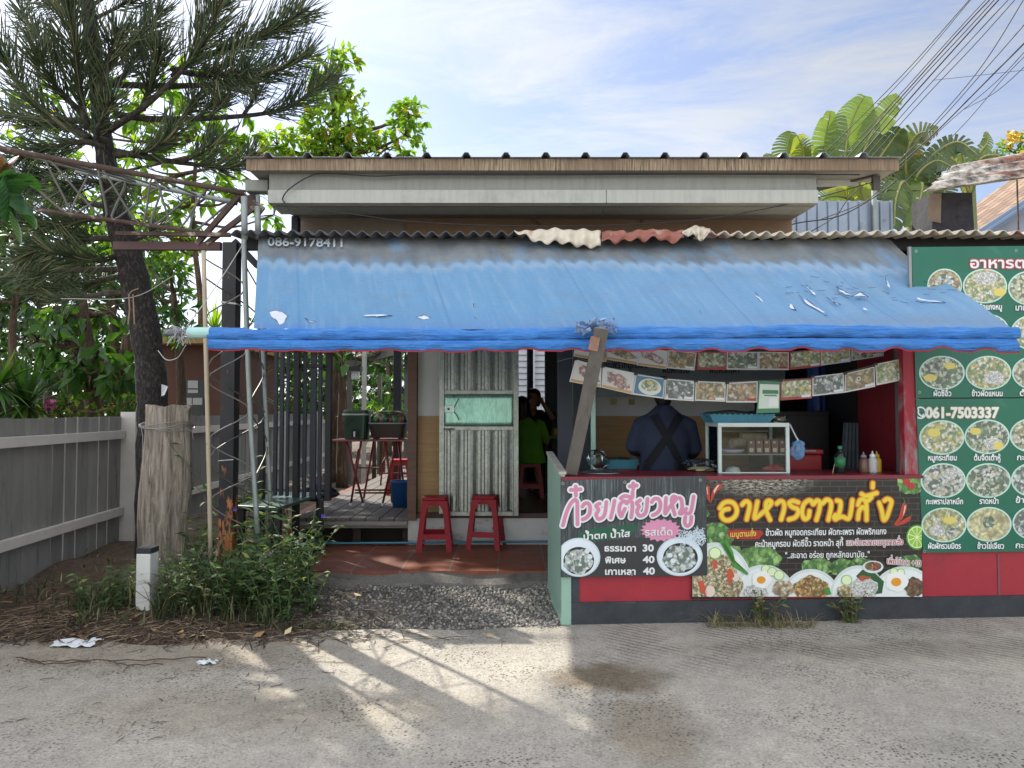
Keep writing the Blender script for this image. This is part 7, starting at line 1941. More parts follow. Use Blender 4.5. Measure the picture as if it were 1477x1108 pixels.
for (a, b_, lb) in (((112, 601, 8.9), (106, 560, 8.9), 'thin brown trunk left of the cut-back tree behind the fence'), ((166, 601, 8.5), (176, 545, 8.5), 'short brown trunk between the cut-back tree and the fence post')):
    mb = MB(); p0 = P(*a); p1 = P(*b_); mb.tube([Vector((p0.x, p0.y, 0)), p0, p1, p1 + Vector((.05, 0, .5))], [.11, .09, .07, .05], 10); t = thing('cut_tree', (p0.x, p0.y, 0), lb, 'tree'); obj('trunk', mb, BARK_BROWN, t, smooth=True)
tree('shade_tree', 'dark dense tree at the far left edge behind the palm', [(20, 601, 12), (18, 480, 12), (30, 380, 12)], .10,
     [(20, 330, 12, 50), (-20, 420, 12, 60), (60, 400, 12.5, 50), (90, 350, 13, 50), (40, 480, 13, 40), (110, 430, 13.5, 46), (-60, 330, 12, 60), (130, 380, 14, 50)], .22, .2, 5, LEAF_DARK)
tree('far_tree', 'distant dark tree filling the gap behind the cut-back trunks', [(170, 601, 18), (165, 500, 18), (160, 400, 18)], .16,
     [(150, 440, 18, 60), (210, 500, 18, 50), (90, 520, 18, 60), (30, 540, 18, 55), (160, 560, 18, 50), (-40, 520, 18, 60), (60, 580, 17, 40), (120, 590, 17, 36), (195, 560, 17, 40)], .28, .22, 5, LEAF_DARK)
tree('garden_tree', 'leafy tree behind the dark steel bar screen', [(425, 610, 17), (428, 540, 17), (430, 470, 17)], .12,
     [(400, 520, 17, 40), (445, 510, 17, 40), (370, 560, 17, 40), (455, 565, 17, 36), (410, 580, 16, 36), (340, 530, 18, 40), (330, 580, 17, 36), (480, 590, 17, 24), (385, 480, 18, 30)], .26, .22, 4.6, LEAF_MID)
tree('veranda_tree', 'big-leaved tree behind the green water cooler', [(494, 606, 14), (494, 560, 14), (490, 500, 14)], .12,
     [(492, 520, 13.6, 24), (500, 495, 13.8, 26), (520, 505, 14.5, 26), (548, 512, 14.2, 26), (575, 510, 14.6, 22), (470, 500, 14.5, 26)], .30, .22, 4.8, LEAF_MID)
tree('back_garden_tree', 'dark foliage tree deep in the garden behind the dish drainer', [(560, 606, 24), (560, 540, 24), (560, 480, 24)], .14,
     [(540, 560, 23, 34), (580, 560, 23, 34), (510, 580, 22, 30), (560, 600, 21, 30), (600, 520, 24, 34), (545, 520, 25, 34), (500, 610, 20, 24), (620, 580, 22, 34), (585, 610, 19, 22)], .34, .2, 5, LEAF_MID)
tree('hedge_shrub', 'bushy shrub with long leaves between the hut and the lattice column', [(312, 606, 12.8), (312, 580, 12.8), (312, 540, 12.8)], .06,
     [(310, 540, 12.6, 26), (330, 565, 12.6, 26), (300, 580, 12.6, 24), (345, 590, 12.4, 22), (350, 540, 13, 26), (315, 515, 12.8, 20), (290, 560, 12.8, 14)], .22, .10, 6, LEAF_MID, whorl=8, cat='shrub')
tree('fern_shrub', 'low leafy shrub at the fence seen between the deck posts', [(540, 640, 15), (540, 620, 15)], .05, [(520, 600, 15, 16), (545, 605, 15, 18), (580, 600, 14.5, 18), (595, 612, 14, 14)], .30, .09, 6, LEAF_BRIGHT, whorl=9, cat='shrub')
pks = tree('flowering_shrub', 'low shrub with small pale leaves above the fence, beside pink blossoms', [(85, 604, 8.1), (85, 590, 8.1)], .03, [(95, 580, 8.1, 16), (70, 590, 8.1, 12), (110, 592, 8.1, 12), (150, 590, 8.3, 14), (190, 580, 8.0, 14), (120, 570, 8.4, 14)], .07, .25, 6, LEAF_BRIGHT, cat='shrub')
fl = MB(); r_ = random.Random(5)
for i in range(40):
    c = P(72 + r_.uniform(-7, 9), 583 + r_.uniform(-6, 6), 8.0 + r_.uniform(-.1, .1)); d = Vector(rnd_dir(1)[0]) * .03; e = d.cross(Vector(rnd_dir(1)[0])).normalized() * .02
    fl.poly([c - d, c + e, c + d, c - e])
obj('petal', fl, mat('pink_blossom', '#c45a92', .6), pks)
st_ = thing('garden_statue', P(4, 602, 7.8), 'grey stone garden statue peeping over the fence at the left edge', 'statue')
c = P(4, 590, 7.75); mb = MB(); mb.lathe((c.x, 7.75, c.z - .45), [(.10, 0), (.13, .2), (.11, .36), (.05, .40), (.05, .43), (.075, .48), (.085, .53), (.07, .59), (.03, .62), (0, .625)], 18); obj('figure', mb, mat('grey_stone', '#7a7d7f', .9, var=.25, bump=.5), st_, smooth=True)
mb = MB(); mb.tube([(c.x - .09, 7.72, c.z - .15), (c.x - .12, 7.66, c.z - .3), (c.x - .02, 7.62, c.z - .33)], .035, 8); obj('arm', mb, mat('grey_stone', '#7a7d7f', .9), st_, smooth=True)
mb = MB(); mb.b3(c.x - .14, c.x + .14, 7.61, 7.89, 0, c.z - .451); obj('pedestal', mb, mat('grey_stone', '#7a7d7f', .9), st_)

tree('road_shade_tree', 'very tall tree out of view at the left, added to shade the road', [(-110, 601, 14.5), (-112, 300, 14.5), (-110, 20, 14.5), (-60, -150, 14.5)], .2,
     [(-90 + 58 * i, -150 - 52 * j, 14 + .5 * ((i + j) % 3), 52) for i in range(7) for j in range(2)] + [(-90 - 50 * (i % 3), -90 + 52 * (i // 3), 14 + .5 * (i % 2), 46) for i in range(15)], .42, .24, 14, LEAF_DARK, limbs=False)  # out-of-view crown added and shaped to shade the near road
tree('wood_tree', 'dark far tree in the wood behind the fence, left of the pine trunk', [(60, 601, 24), (60, 450, 24), (60, 330, 24)], .25,
     [(-120, 380, 24, 90), (-60, 500, 23, 80), (0, 390, 24, 80), (40, 520, 22, 75), (70, 420, 24, 80), (110, 340, 25, 70), (120, 560, 21, 60), (140, 470, 23, 70), (20, 580, 20, 50), (80, 590, 20, 45), (150, 580, 20, 45), (180, 560, 22, 50), (-60, 590, 20, 60)], .5, .2, 7, LEAF_DARK, limbs=False)
tree('wood_tree', 'dark far tree in the wood between pine trunk and hut', [(205, 601, 24), (205, 450, 24), (205, 360, 24)], .22, [(190, 380, 24, 60), (205, 460, 24, 60), (190, 530, 22, 55), (230, 420, 23, 45), (225, 350, 24, 50), (170, 320, 24, 50), (215, 570, 22, 40), (180, 500, 23, 50)], .45, .2, 7, LEAF_MID, limbs=False)
tree('wood_tree', 'far leafy tree in the wood behind bar screen and deck', [(430, 606, 27), (430, 560, 27), (430, 510, 27)], .2, [(350, 590, 26, 50), (400, 560, 26, 50), (450, 540, 27, 50), (500, 560, 26, 50), (550, 550, 27, 50), (600, 560, 26, 50), (470, 600, 25, 34), (560, 605, 25, 34), (360, 530, 27, 40), (520, 510, 27, 44), (590, 505, 27, 44), (640, 560, 27, 44), (500, 530, 28, 44), (540, 590, 28, 44), (580, 580, 28, 44), (430, 590, 28, 44), (390, 520, 28, 44)], .5, .22, 6.5, LEAF_DARK, limbs=False)
def fanpalm(cx, cy, Y, R, n, label, seed, lm=LEAF_MID):
    r = np.random.default_rng(seed); c = P(cx, cy, Y)
    t = thing('fan_palm', (c.x, c.y, 0), label, 'palm')
    mb = MB(); mb.tube([Vector((c.x, c.y, 0)), c], [.07, .05], 9); obj('trunk', mb, BARK_GREY, t, smooth=True)
    V, F, T = [], [], []; o = 0
    for i in range(n):
        a = r.uniform(0, 6.28); e = r.uniform(-.5, 1.35)
        d = np.array([math.cos(a) * math.cos(e), math.sin(a) * math.cos(e), math.sin(e)]); s = np.cross(d, [0, 0, 1.0]); s /= np.linalg.norm(s)
        L = R * r.uniform(.7, 1.1); w = .018 * r.uniform(.8, 1.3); dr = (1.2 - e) * .28 * L
        pts = []
        for k, q in enumerate((0, .35, .7, 1.0)):
            p = np.array(c) + d * L * q - np.array([0, 0, 1]) * dr * q * q
            ww = w * (1, 1.1, .8, .05)[k]; pts += [p - s * ww, p + s * ww]
        V += pts; F += [[o + 2 * k, o + 2 * k + 1, o + 2 * k + 3, o + 2 * k + 2] for k in range(3)]; T += [r.random()] * 3; o += 8
    npmesh('fronds', np.array(V), np.array(F), lm, t, np.array(T))
fanpalm(38, 585, 7.9, .62, 110, 'spiky fan palm behind the fence at the far left', 1)
fanpalm(-6, 560, 7.6, .55, 80, 'spiky fan palm cut by the left edge of the view', 2)
fanpalm(70, 540, 9.5, .8, 70, 'taller spiky palm behind the fence, left of the cut-back tree', 4, LEAF_DARK)
fanpalm(552, 612, 16, .9, 80, 'spiky palm in the garden behind the dish drainer', 3)
fanpalm(310, 480, 13.5, .7, 70, 'feathery palm showing between black post and lattice pipes', 6, LEAF_BRIGHT)
fanpalm(350, 560, 13.0, .9, 80, 'feathery palm behind the lattice column', 7, LEAF_BRIGHT)

nbt = thing('broadleaf_sapling', (-2.75, 3.3, 0), 'broad glossy-leaved sapling at the left edge, close to the viewer', 'tree')
mb = MB(); mb.tube([(-2.95, 3.3, 0), (-2.92, 3.3, 1.4), (-2.8, 3.32, 2.3), tuple(P(-20, 262, 3.4)), tuple(P(8, 262, 3.45))], [.03, .026, .018, .01, .006], 8); obj('stem', mb, BARK_BROWN, nbt, smooth=True)
def bigleaf(pts, Y, w, mb, fold=.25):
    sp = [P(a, b_, Y + .04 * i) for i, (a, b_) in enumerate(spline(pts, 5))]
    n = len(sp); rows = []
    for i, p in enumerate(sp):
        t = (sp[min(i + 1, n - 1)] - sp[max(i - 1, 0)]).normalized(); s = t.cross(Vector((0.15, -1, .25))).normalized()
        u = i / (n - 1); ww = w * (math.sin(math.pi * min(1, u * .93 + .06)) ** .75) * (1.06 + .05 * math.sin(u * 30)) + .002
        N = s.cross(t)
        rows.append([p - s * ww + N * ww * fold, p - s * ww * .5 + N * ww * fold * .35, p, p + s * ww * .5 + N * ww * fold * .35, p + s * ww + N * ww * fold])
    o = len(mb.v); mb.v += [tuple(q) for r in rows for q in r]
    for i in range(n - 1):
        for k in range(4): mb.f.append((o + i * 5 + k, o + i * 5 + k + 1, o + (i + 1) * 5 + k + 1, o + (i + 1) * 5 + k))
def glossleaf(name, c1, c2):
    m, nt, b, tc = newmat(name)
    v = nt.mapping(tc.outputs['Object'], (1, 1, 1), (.3, .2, .8))
    wv = nt.new('ShaderNodeTexWave'); wv.inputs['Scale'].default_value = 9; wv.inputs['Distortion'].default_value = 1.5; nt.link(v, wv.inputs['Vector'])
    c = nt.mix(wv.outputs['Fac'], S(c1), S(c2)); nt.link(c, b.inputs['Base Color']); b.inputs['Roughness'].default_value = .32
    nt.link(nt.bump(wv.outputs['Fac'], .25, .01), b.inputs['Normal'])
    t = nt.new('ShaderNodeBsdfTranslucent'); nt.link(nt.mix(1.0, c, (1.8, 1.8, .6), 'MULTIPLY'), t.inputs['Color'])
    mx = nt.new('ShaderNodeMixShader'); mx.inputs[0].default_value = .25
    nt.link(b.outputs[0], mx.inputs[1]); nt.link(t.outputs[0], mx.inputs[2]); nt.link(mx.outputs[0], nt.n['Material Output'].inputs['Surface'])
    return m
M_GL = glossleaf('gloss_leaf', '#33602e', '#3f7038'); M_RL = glossleaf('red_leaf', '#6e4038', '#8a5a4a')
mb = MB()
for pts, w, y in (([(4, 255), (30, 258), (58, 276)], .05, 3.4), ([(6, 262), (34, 285), (50, 330)], .085, 3.42), ([(0, 262), (14, 290), (12, 325)], .085, 3.36), ([(-8, 270), (-4, 300), (-6, 340)], .09, 3.4), ([(10, 268), (22, 305), (30, 352)], .055, 3.5), ([(2, 250), (14, 262), (30, 290)], .05, 3.33), ([(-4, 248), (2, 242), (6, 262)], .05, 3.4)):
    bigleaf(pts, y, w, mb)
obj('leaves', mb, M_GL, nbt, smooth=True)
mb = MB(); bigleaf([(-6, 226), (0, 238), (6, 252)], 3.38, .03, mb); bigleaf([(2, 252), (16, 236), (27, 225)], 3.4, .022, mb); obj('red_shoot', mb, M_RL, nbt, smooth=True)

pt = thing('pine_tree', (P(222, 700, 6.8).x, 6.8, 0), 'tall dark pine with crooked trunk and foxtail branches at the left', 'tree')
trk = [(222, 800), (221, 640), (219, 560), (213, 500), (200, 430), (186, 370), (166, 300), (153, 230), (145, 170), (140, 110), (132, 50), (126, 0), (122, -60), (120, -120)]
rad = [.165, .145, .135, .13, .13, .125, .105, .085, .08, .075, .07, .062, .05, .03]
base = P(222, 800, 6.8)
sp3 = [tuple(P(a, b_, 6.8)) for a, b_ in trk]; sp3[0] = (sp3[0][0], 6.8, 0.0)
TRK = spline(sp3, 6); RR = np.interp(np.arange(len(TRK)), np.arange(len(rad)) * 6, rad)
mb = MB(); r_ = random.Random(9)
mb.tube(TRK, [x * r_.uniform(.94, 1.07) for x in RR], 16)
obj('trunk', mb, bark('pine_bark', '#1b191a', '#332e2d', '#6d6662', (15, 15, 6)), pt, smooth=True)
LIMBS = [  # (points px, end depth offset, foliage start fraction, branchlet scale, density)
 ([(158, 188), (200, 160), (235, 130), (268, 95), (300, 50), (322, -5)], -.5, .55, 1.15, 1.4),
 ([(250, 112), (268, 95), (300, 80), (345, 62), (400, 40), (438, 15)], -.3, .35, 1.05, 1.4),
 ([(165, 165), (230, 172), (330, 169), (400, 160), (440, 140), (478, 108)], .3, .62, .95, 1.2),
 ([(300, 170), (312, 160), (330, 140)], .3, .1, .7, 1.0), ([(262, 171), (275, 155), (290, 132)], .3, .1, .75, 1.2), ([(285, 171), (305, 150), (318, 138)], .4, .1, .7, 1.0), ([(352, 165), (365, 145), (372, 130)], .2, .1, .65, .9),
 ([(155, 122), (245, 124), (330, 121), (375, 112), (420, 92), (446, 80)], -.2, .5, 1.0, 1.3),
 ([(250, 100), (290, 108), (330, 106), (360, 100)], -.6, .2, 1.1, 1.3),
 ([(125, 186), (117, 140), (112, 100), (108, 60), (98, 5), (92, -30)], -.7, .12, 1.15, 1.5),
 ([(120, 165), (95, 140), (70, 110), (52, 75)], -.5, .2, 1.0, 1.4),
 ([(130, 200), (80, 175), (40, 140), (10, 90), (-10, 60)], -.3, .25, 1.0, 1.2), ([(130, 175), (60, 172), (0, 165), (-40, 160)], .4, .4, .8, .9),
 ([(165, 218), (230, 230), (290, 238), (340, 240), (372, 222)], .2, .52, .8, 1.3), ([(260, 234), (290, 222), (312, 205)], .2, .15, .75, 1.2),
 ([(165, 224), (205, 220), (235, 205), (252, 182)], -.2, .25, .85, 1.3),
 ([(205, 158), (216, 128), (226, 95), (232, 70)], -.4, .15, 1.0, 1.4), ([(148, 95), (185, 65), (212, 42), (232, 15)], .2, .3, .95, 1.3), ([(150, 130), (180, 108), (190, 90), (205, 62)], .5, .25, .9, 1.2),
 ([(160, 150), (150, 120), (160, 80), (170, 40)], -.6, .2, .9, 1.0), ([(158, 205), (140, 195), (150, 165), (165, 140)], -.5, .2, .8, 1.0),
 ([(160, 215), (120, 205), (70, 215), (20, 230)], -.5, .2, .9, 1.3), ([(160, 240), (110, 240), (60, 250), (10, 275)], -.3, .25, .9, 1.3), ([(160, 225), (110, 185), (75, 180), (40, 185)], .3, .2, .9, 1.2),
 ([(168, 300), (120, 292), (70, 280), (30, 270)], .4, .25, .9, 1.2), ([(170, 310), (120, 318), (70, 325), (25, 320)], -.4, .25, .9, 1.3),
 ([(176, 345), (130, 345), (80, 352), (30, 372)], -.2, .25, .9, 1.4), ([(180, 388), (120, 390), (60, 393), (-10, 400)], .2, .35, .85, 1.2), ([(178, 362), (150, 375), (110, 372), (80, 365)], -.5, .2, .85, 1.3),
 ([(192, 421), (150, 424), (110, 430), (75, 434)], .1, .5, .6, .8), ([(165, 280), (150, 265), (120, 262), (90, 275)], -.5, .2, .8, 1.3), ([(160, 255), (175, 250), (180, 270), (176, 290)], -.4, .2, .6, 1.2),
 ([(195, 395), (165, 400), (120, 410), (40, 425)], .5, .3, .8, 1.1), ([(185, 350), (210, 340), (225, 325)], .3, .2, .6, 1.0),
 ([(126, 20), (90, 10), (50, -5)], .2, .2, .9, 1.2), ([(130, 30), (180, 5), (230, -25)], .3, .3, 1.0, 1.2), ([(140, 100), (100, 90), (60, 60), (30, 15)], .6, .3, .9, 1.0),
 ([(122, -60), (220, -120), (330, -150)], -.2, .2, 1.2, 1.2), ([(122, -60), (40, -120), (-40, -140)], -.2, .2, 1.2, 1.2), ([(120, -30), (170, -90), (260, -110)], -1.2, .2, 1.2, 1.3), ([(130, 10), (210, -40), (320, -70)], 1.0, .2, 1.2, 1.3), ([(120, -100), (180, -220), (260, -260)], .5, .1, 1.3, 1.2)]
limb = MB(); VN, FN, TN = [], [], []; oN = 0
rp_ = np.random.default_rng(11)
for pts, dY, fs, sc_, den in LIMBS:
    q = spline(pts, 6); n = len(q)
    L3 = [np.array(P(a, b_, 6.8 + dY * i / (n - 1))) for i, (a, b_) in enumerate(q)]
    cum = np.concatenate(([0], np.cumsum([np.linalg.norm(L3[i + 1] - L3[i]) for i in range(n - 1)]))); tot = cum[-1]
    main = len(pts) > 3
    limb.tube(L3, [(.030 if main else .016) * (1 - .75 * c / tot) + .004 for c in cum], 7)
    length = tot * (1 - fs)
    nb = int(length * 215 * den)
    for k in range(nb):
        s = fs + (1 - fs) * (rp_.random() ** .9)
        x = s * tot; i = min(int(np.searchsorted(cum, x)) - 1, n - 2); i = max(i, 0)
        f = (x - cum[i]) / max(cum[i + 1] - cum[i], 1e-6); p = L3[i] + (L3[i + 1] - L3[i]) * f
        ax = L3[i + 1] - L3[i]; ax /= np.linalg.norm(ax)
        rd = rp_.normal(size=3); rd -= ax * rd.dot(ax); rd /= max(np.linalg.norm(rd), 1e-6)
        d = ax * rp_.uniform(.55, .95) + rd * rp_.uniform(.5, .9); d /= np.linalg.norm(d)
        Ln = sc_ * rp_.uniform(.18, .40) * (1 - .35 * s ** 6)
        up = np.array([0, 0, 1.0]); bend = (up * (.6 if rp_.random() < .8 else -.35) + ax * .35) * rp_.uniform(.35, 1.35)
        P4 = [p + d * Ln * t + bend * Ln * .55 * t * t for t in (0, .3, .6, .85, 1.0)]
        R4 = [.0042, .0054, .0054, .0044, .0018]
        a_ = np.cross(d, [.3, .2, .9]); a_ /= max(np.linalg.norm(a_), 1e-6); b2_ = np.cross(d, a_)
        for pp_, rr in zip(P4, R4):
            for m_ in range(3):
                an = 2.0944 * m_; VN.append(pp_ + (a_ * math.cos(an) + b2_ * math.sin(an)) * rr)
        for j in range(4):
            for m_ in range(3): FN.append((oN + j * 3 + m_, oN + j * 3 + (m_ + 1) % 3, oN + (j + 1) * 3 + (m_ + 1) % 3, oN + (j + 1) * 3 + m_))
        TN += [rp_.random()] * 12; oN += 15
obj('limbs', limb, bark('limb_bark', '#2c2824', '#4d463f', '#6b635a'), pt, smooth=True)
NEED = tintmat('pine_needles', [(0, '#3f4f3c'), (.5, '#566a49'), (.85, '#76815a'), (1, '#938c66')], .6, transl=.2)
npmesh('crown', np.array(VN), np.array(FN), NEED, pt, np.array(TN))

def blades(n, xr, yr, hr, w, seed, zf, lean=.5, dens=None):
    r = np.random.default_rng(seed); V, F, T = [], [], []; o = 0
    while o < n * 8:
        x, y = r.uniform(*xr), r.uniform(*yr)
        if dens is not None and r.random() > dens(x, y): continue
        h = r.uniform(*hr) * (dens(x, y) ** .5 if dens else 1); a = r.uniform(0, 6.28); ln = r.uniform(.15, lean) * h
        d = np.array([math.cos(a), math.sin(a), 0]); s = np.array([-d[1], d[0], 0]) * w * r.uniform(.6, 1.3); b = np.array([x, y, zf(x, y) - .01])
        for q, k in ((0, .8), (.4, 1), (.75, .7), (1.0, .08)):
            p = b + np.array([0, 0, h * (q - .25 * q ** 3 * ln / h * 2)]) + d * ln * 1.6 * q ** 2; V += [p - s * k, p + s * k]
        F += [[o + 2 * k, o + 2 * k + 1, o + 2 * k + 3, o + 2 * k + 2] for k in range(3)]; T += [r.random()] * 3; o += 8
    return np.array(V), np.array(F), np.array(T)
def bedz(x, y): return .05
def wd(x, y):
    g = math.exp(-((x + 2.35) / .55) ** 2 - ((y - 5.55) / .5) ** 2)
    cl = .55 + .45 * math.sin(x * 11 + 3 * math.sin(y * 7)) * math.sin(y * 13 + x * 3)
    if -2.9 < x < -2.5 and y < 5.36: return .04
    return min(1, .10 + 1.1 * g) * cl * (1 if y > 5.0 + .12 * math.sin(x * 5) else .15)
GRASSM = tintmat('weed_grass', [(0, '#2c3a27'), (.5, '#415236'), (.8, '#5f6c47'), (.92, '#8d8660'), (1, '#a39468')], .55, transl=.25)
V, F, T = blades(3600, (-3.1, -1.62), (4.95, 6.3), (.10, .60), .0042, 3, bedz, .9, wd)
tag(npmesh('grass', V, F, GRASSM, base=(0, 0, 0), tint=T), kind='stuff')
V, F, T = blades(500, (-4.4, -3.0), (5.2, 7.6), (.05, .2), .005, 5, bedz, .8)
tag(npmesh('short_grass', V, F, GRASSM, base=(0, 0, 0), tint=T), kind='stuff')
WLEAF = tintmat('weed_leaf', [(0, '#30472c'), (.5, '#48633c'), (.9, '#688350'), (1, '#97a062')], .65, transl=.28, spec=.25)
def herb(x, y, h, n, leaf, ratio, seed, label, name='weed_plant', group=None, stems=5, spread=.35, lm=None, zb=.03, flower=None):
    r = np.random.default_rng(seed)
    t = thing(name, (x, y, zb), label, 'plant', group)
    mb = MB(); Cn, D, Ln = [], [], []
    for k in range(stems):
        a = r.uniform(0, 6.28); ln = r.uniform(.05, spread) * h; hh = h * r.uniform(.6, 1.05)
        pts = [np.array([x + math.cos(a) * .03, y + math.sin(a) * .03, zb - .02]) + np.array([math.cos(a) * ln * q * q, math.sin(a) * ln * q * q, hh * q]) for q in (0, .25, .5, .75, 1)]
        mb.tube(pts, [.005, .0045, .004, .003, .002], 5)
        m_ = max(3, n // stems)
        for j in range(m_):
            q = (j + 1) / m_; i = min(3, int(q * 4)); f = q * 4 - i; p = pts[i] + (pts[min(i + 1, 4)] - pts[i]) * f
            for sgn in (0, 3.14):
                b_ = j * 1.57 + sgn + r.uniform(-.5, .5); e = r.uniform(-.1, .7)
                Cn.append(p); D.append([math.cos(b_) * math.cos(e), math.sin(b_) * math.cos(e), math.sin(e)]); Ln.append(leaf * r.uniform(.6, 1.15) * (1 - .35 * abs(q - .55)))
    obj('stem', mb, mat('green_stem', '#4f5f3a', .6), t, smooth=True)
    Cn, D, Ln = np.array(Cn), np.array(D), np.array(Ln)
    V, F = leafset(Cn, D, Ln, Ln * ratio, .2, .25); npmesh('leaves', V, F, lm or WLEAF, t, np.repeat(r.random(len(Cn)), 4))
    if flower:
        fb = MB(); p = pts[-1] if isinstance(flower, str) else flower
        for k in range(5):
            a = k * 1.2566; fb.poly([Vector(p), Vector(p) + Vector((.015 * math.cos(a - .5), -.01, .015 * math.sin(a - .5))), Vector(p) + Vector((.02 * math.cos(a), -.02, .02 * math.sin(a))), Vector(p) + Vector((.015 * math.cos(a + .5), -.01, .015 * math.sin(a + .5)))])
        obj('flower', fb, mat('violet_petal', '#6a55b5', .6), t)
    return t
HP = [(330, 885, 5.2, .40, 'weed plant at the road side directly below the black post'), (225, 878, 5.45, .40, 'weed plant just behind the white marker post'), (125, 880, 5.3, .30, 'small weed nearest the board fence'), (450, 880, 5.3, .34, 'small weed at the gravel side of the weed bed'), (300, 800, 6.1, .62, 'tall weed between stump and tan pipe'), (385, 880, 5.2, .45, 'weed plant at the road side below the bench'), (412, 885, 5.15, .4, 'weed plant at the road side left of the gravel'),
      (345, 870, 5.35, .52, 'leafy weed plant just right of the black post base'), (375, 865, 5.4, .62, 'leafy weed plant under the left end of the green bench'), (405, 868, 5.4, .66, 'tall narrow-leaved plant below the green bench'), (430, 862, 5.5, .70, 'tallest narrow-leaved plant at the right end of the weed bed'),
      (440, 800, 5.75, .72, 'narrow-leaved plant against the bar screen leg'), (400, 800, 5.8, .70, 'narrow-leaved plant in front of the green bench'), (310, 868, 5.35, .46, 'leafy weed between marker post and black post'), (285, 872, 5.3, .5, 'bushy weed just right of the white marker post'),
      (255, 880, 5.25, .42, 'bushy weed right beside the white marker post'), (170, 872, 5.35, .34, 'low weed left of the white marker post'), (300, 820, 5.8, .5, 'weed plant at the foot of the tree stump'), (262, 820, 5.9, .45, 'weed plant growing against the pale tree stump'), (365, 780, 6.1, .9, 'tall leafy plant between the lattice pipes'), (350, 640, 6.5, 1.15, 'tall thin plant with lit leaves behind the black post')]
for i, (px, py, Y, h, lb) in enumerate(HP):
    x = P(px, py, Y).x
    fl_ = None
    if i == 11: fl_ = tuple(P(467, 744, Y - .1))
    if i == 19: fl_ = tuple(P(340, 734, Y - .2))
    herb(x, Y, h, 64 if h > .5 else 54, .125 if h > .5 else .09, .15, 40 + i, lb, stems=7 if h > .45 else 6, spread=.55, flower=fl_)
for px, h, sd_, lb in ((1095, .26, 1, 'scruffy weed tuft growing at the counter base below the fried egg print'), (1222, .24, 2, 'scruffy reddish weed tuft growing at the counter base further right')):
    p = C(px, 888, .06); herb(p.x, p.y, h, 60, .07, .2, 70 + sd_, lb, 'weed_tuft', stems=9, spread=.6, lm=tintmat('tuft_leaf' + str(sd_), [(0, '#4a3f2c'), (.4, '#566b38'), (.8, '#7d7a4a'), (1, '#8a5a40')], .6, transl=.2), zb=0)
V, F, T = blades(240, (1.35, 2.1), (5.03, 5.12), (.03, .16), .003, 9, lambda x, y: 0, 1.2)
tag(npmesh('dry_grass', V, F, tintmat('dry_grass', [(0, '#5a5238'), (.6, '#8a7d58'), (1, '#66744a')], .8), base=(0, 0, 0), tint=T), kind='stuff')
V, F, T = blades(260, (-1.75, -1.1), (4.98, 5.1), (.02, .09), .003, 12, lambda x, y: 0, 1.2)
tag(npmesh('edge_grass', V, F, GRASSM, base=(0, 0, 0), tint=T), kind='stuff')
def twigs(n, fn, lr, wr, seed, zf):
    r = np.random.default_rng(seed); V, F, T = [], [], []; o = 0
    for i in range(n):
        x, y = fn(r); a = r.uniform(0, 6.28); L = r.uniform(*lr); w = r.uniform(*wr); c = r.uniform(-.5, .5); tilt = r.uniform(0, .15)
        for q in (0, .5, 1):
            an = a + c * q; p = np.array([x + math.cos(an) * L * q, y + math.sin(an) * L * q, zf(x, y) + w + tilt * L * q * (1 - q) * 2]); s = np.array([-math.sin(an), math.cos(an), 0]) * w
            V += [p - s, p + np.array([0, 0, w]), p + s]
        for k in range(2): F += [[o + 3 * k, o + 3 * k + 1, o + 3 * k + 4, o + 3 * k + 3], [o + 3 * k + 1, o + 3 * k + 2, o + 3 * k + 5, o + 3 * k + 4]]
        T += [r.random()] * 4; o += 9
    return np.array(V), np.array(F), np.array(T)
def bedsurf(x, y):
    e = 4.55 + 0.21 * abs(math.sin(x * 0.9 + 0.4)) + 0.08 * math.sin(x * 6.1) + (0.25 if x > -1.9 else 0) + (.25 if x < -3.1 else 0)
    v = max(0, (y - e) / (7.9 - e)); return .006 + .13 * min(1, v * 2.2) + 0.02 * math.sin(x * 9) * math.sin(y * 7) * min(1, v * 4) if v > 0 else .001
LIT = tintmat('needle_litter', [(0, '#2a211b'), (.5, '#4c3e33'), (.85, '#74644f'), (1, '#a08d74')], .9)
V, F, T = twigs(3600, lambda r: (r.normal(-2.6, .8), 4.74 + abs(r.normal(0, .5))), (.05, .24), (.0015, .0035), 4, bedsurf)
tag(npmesh('pine_needle_litter', V, F, LIT, base=(0, 0, 0), tint=T), kind='stuff')
V, F, T = twigs(90, lambda r: (r.uniform(-3.2, -.6), r.uniform(3.3, 4.7)), (.02, .10), (.001, .0025), 6, lambda x, y: .001)
tag(npmesh('road_twigs', V, F, LIT, base=(0, 0, 0), tint=T), kind='stuff')
r_ = np.random.default_rng(3); n = 90
Cn = np.stack([r_.normal(-2.5, .7, n), 4.75 + np.abs(r_.normal(0, .35, n)), np.zeros(n)], 1); Cn[:, 2] = [bedsurf(a, b_) + .012 for a, b_ in Cn[:, :2]]
D = np.stack([r_.normal(size=n), r_.normal(size=n), r_.uniform(-.1, .3, n)], 1); Ln = r_.uniform(.04, .09, n)
V, F = leafset(Cn, D, Ln, Ln * .3, -.3, -.1)
tag(npmesh('dry_leaves', V, F, tintmat('dry_leaf', [(0, '#4a3828'), (.5, '#86694a'), (.9, '#b39a72'), (1, '#c9b98f')], .8), base=(0, 0, 0), tint=np.repeat(r_.random(n), 4)), kind='stuff')
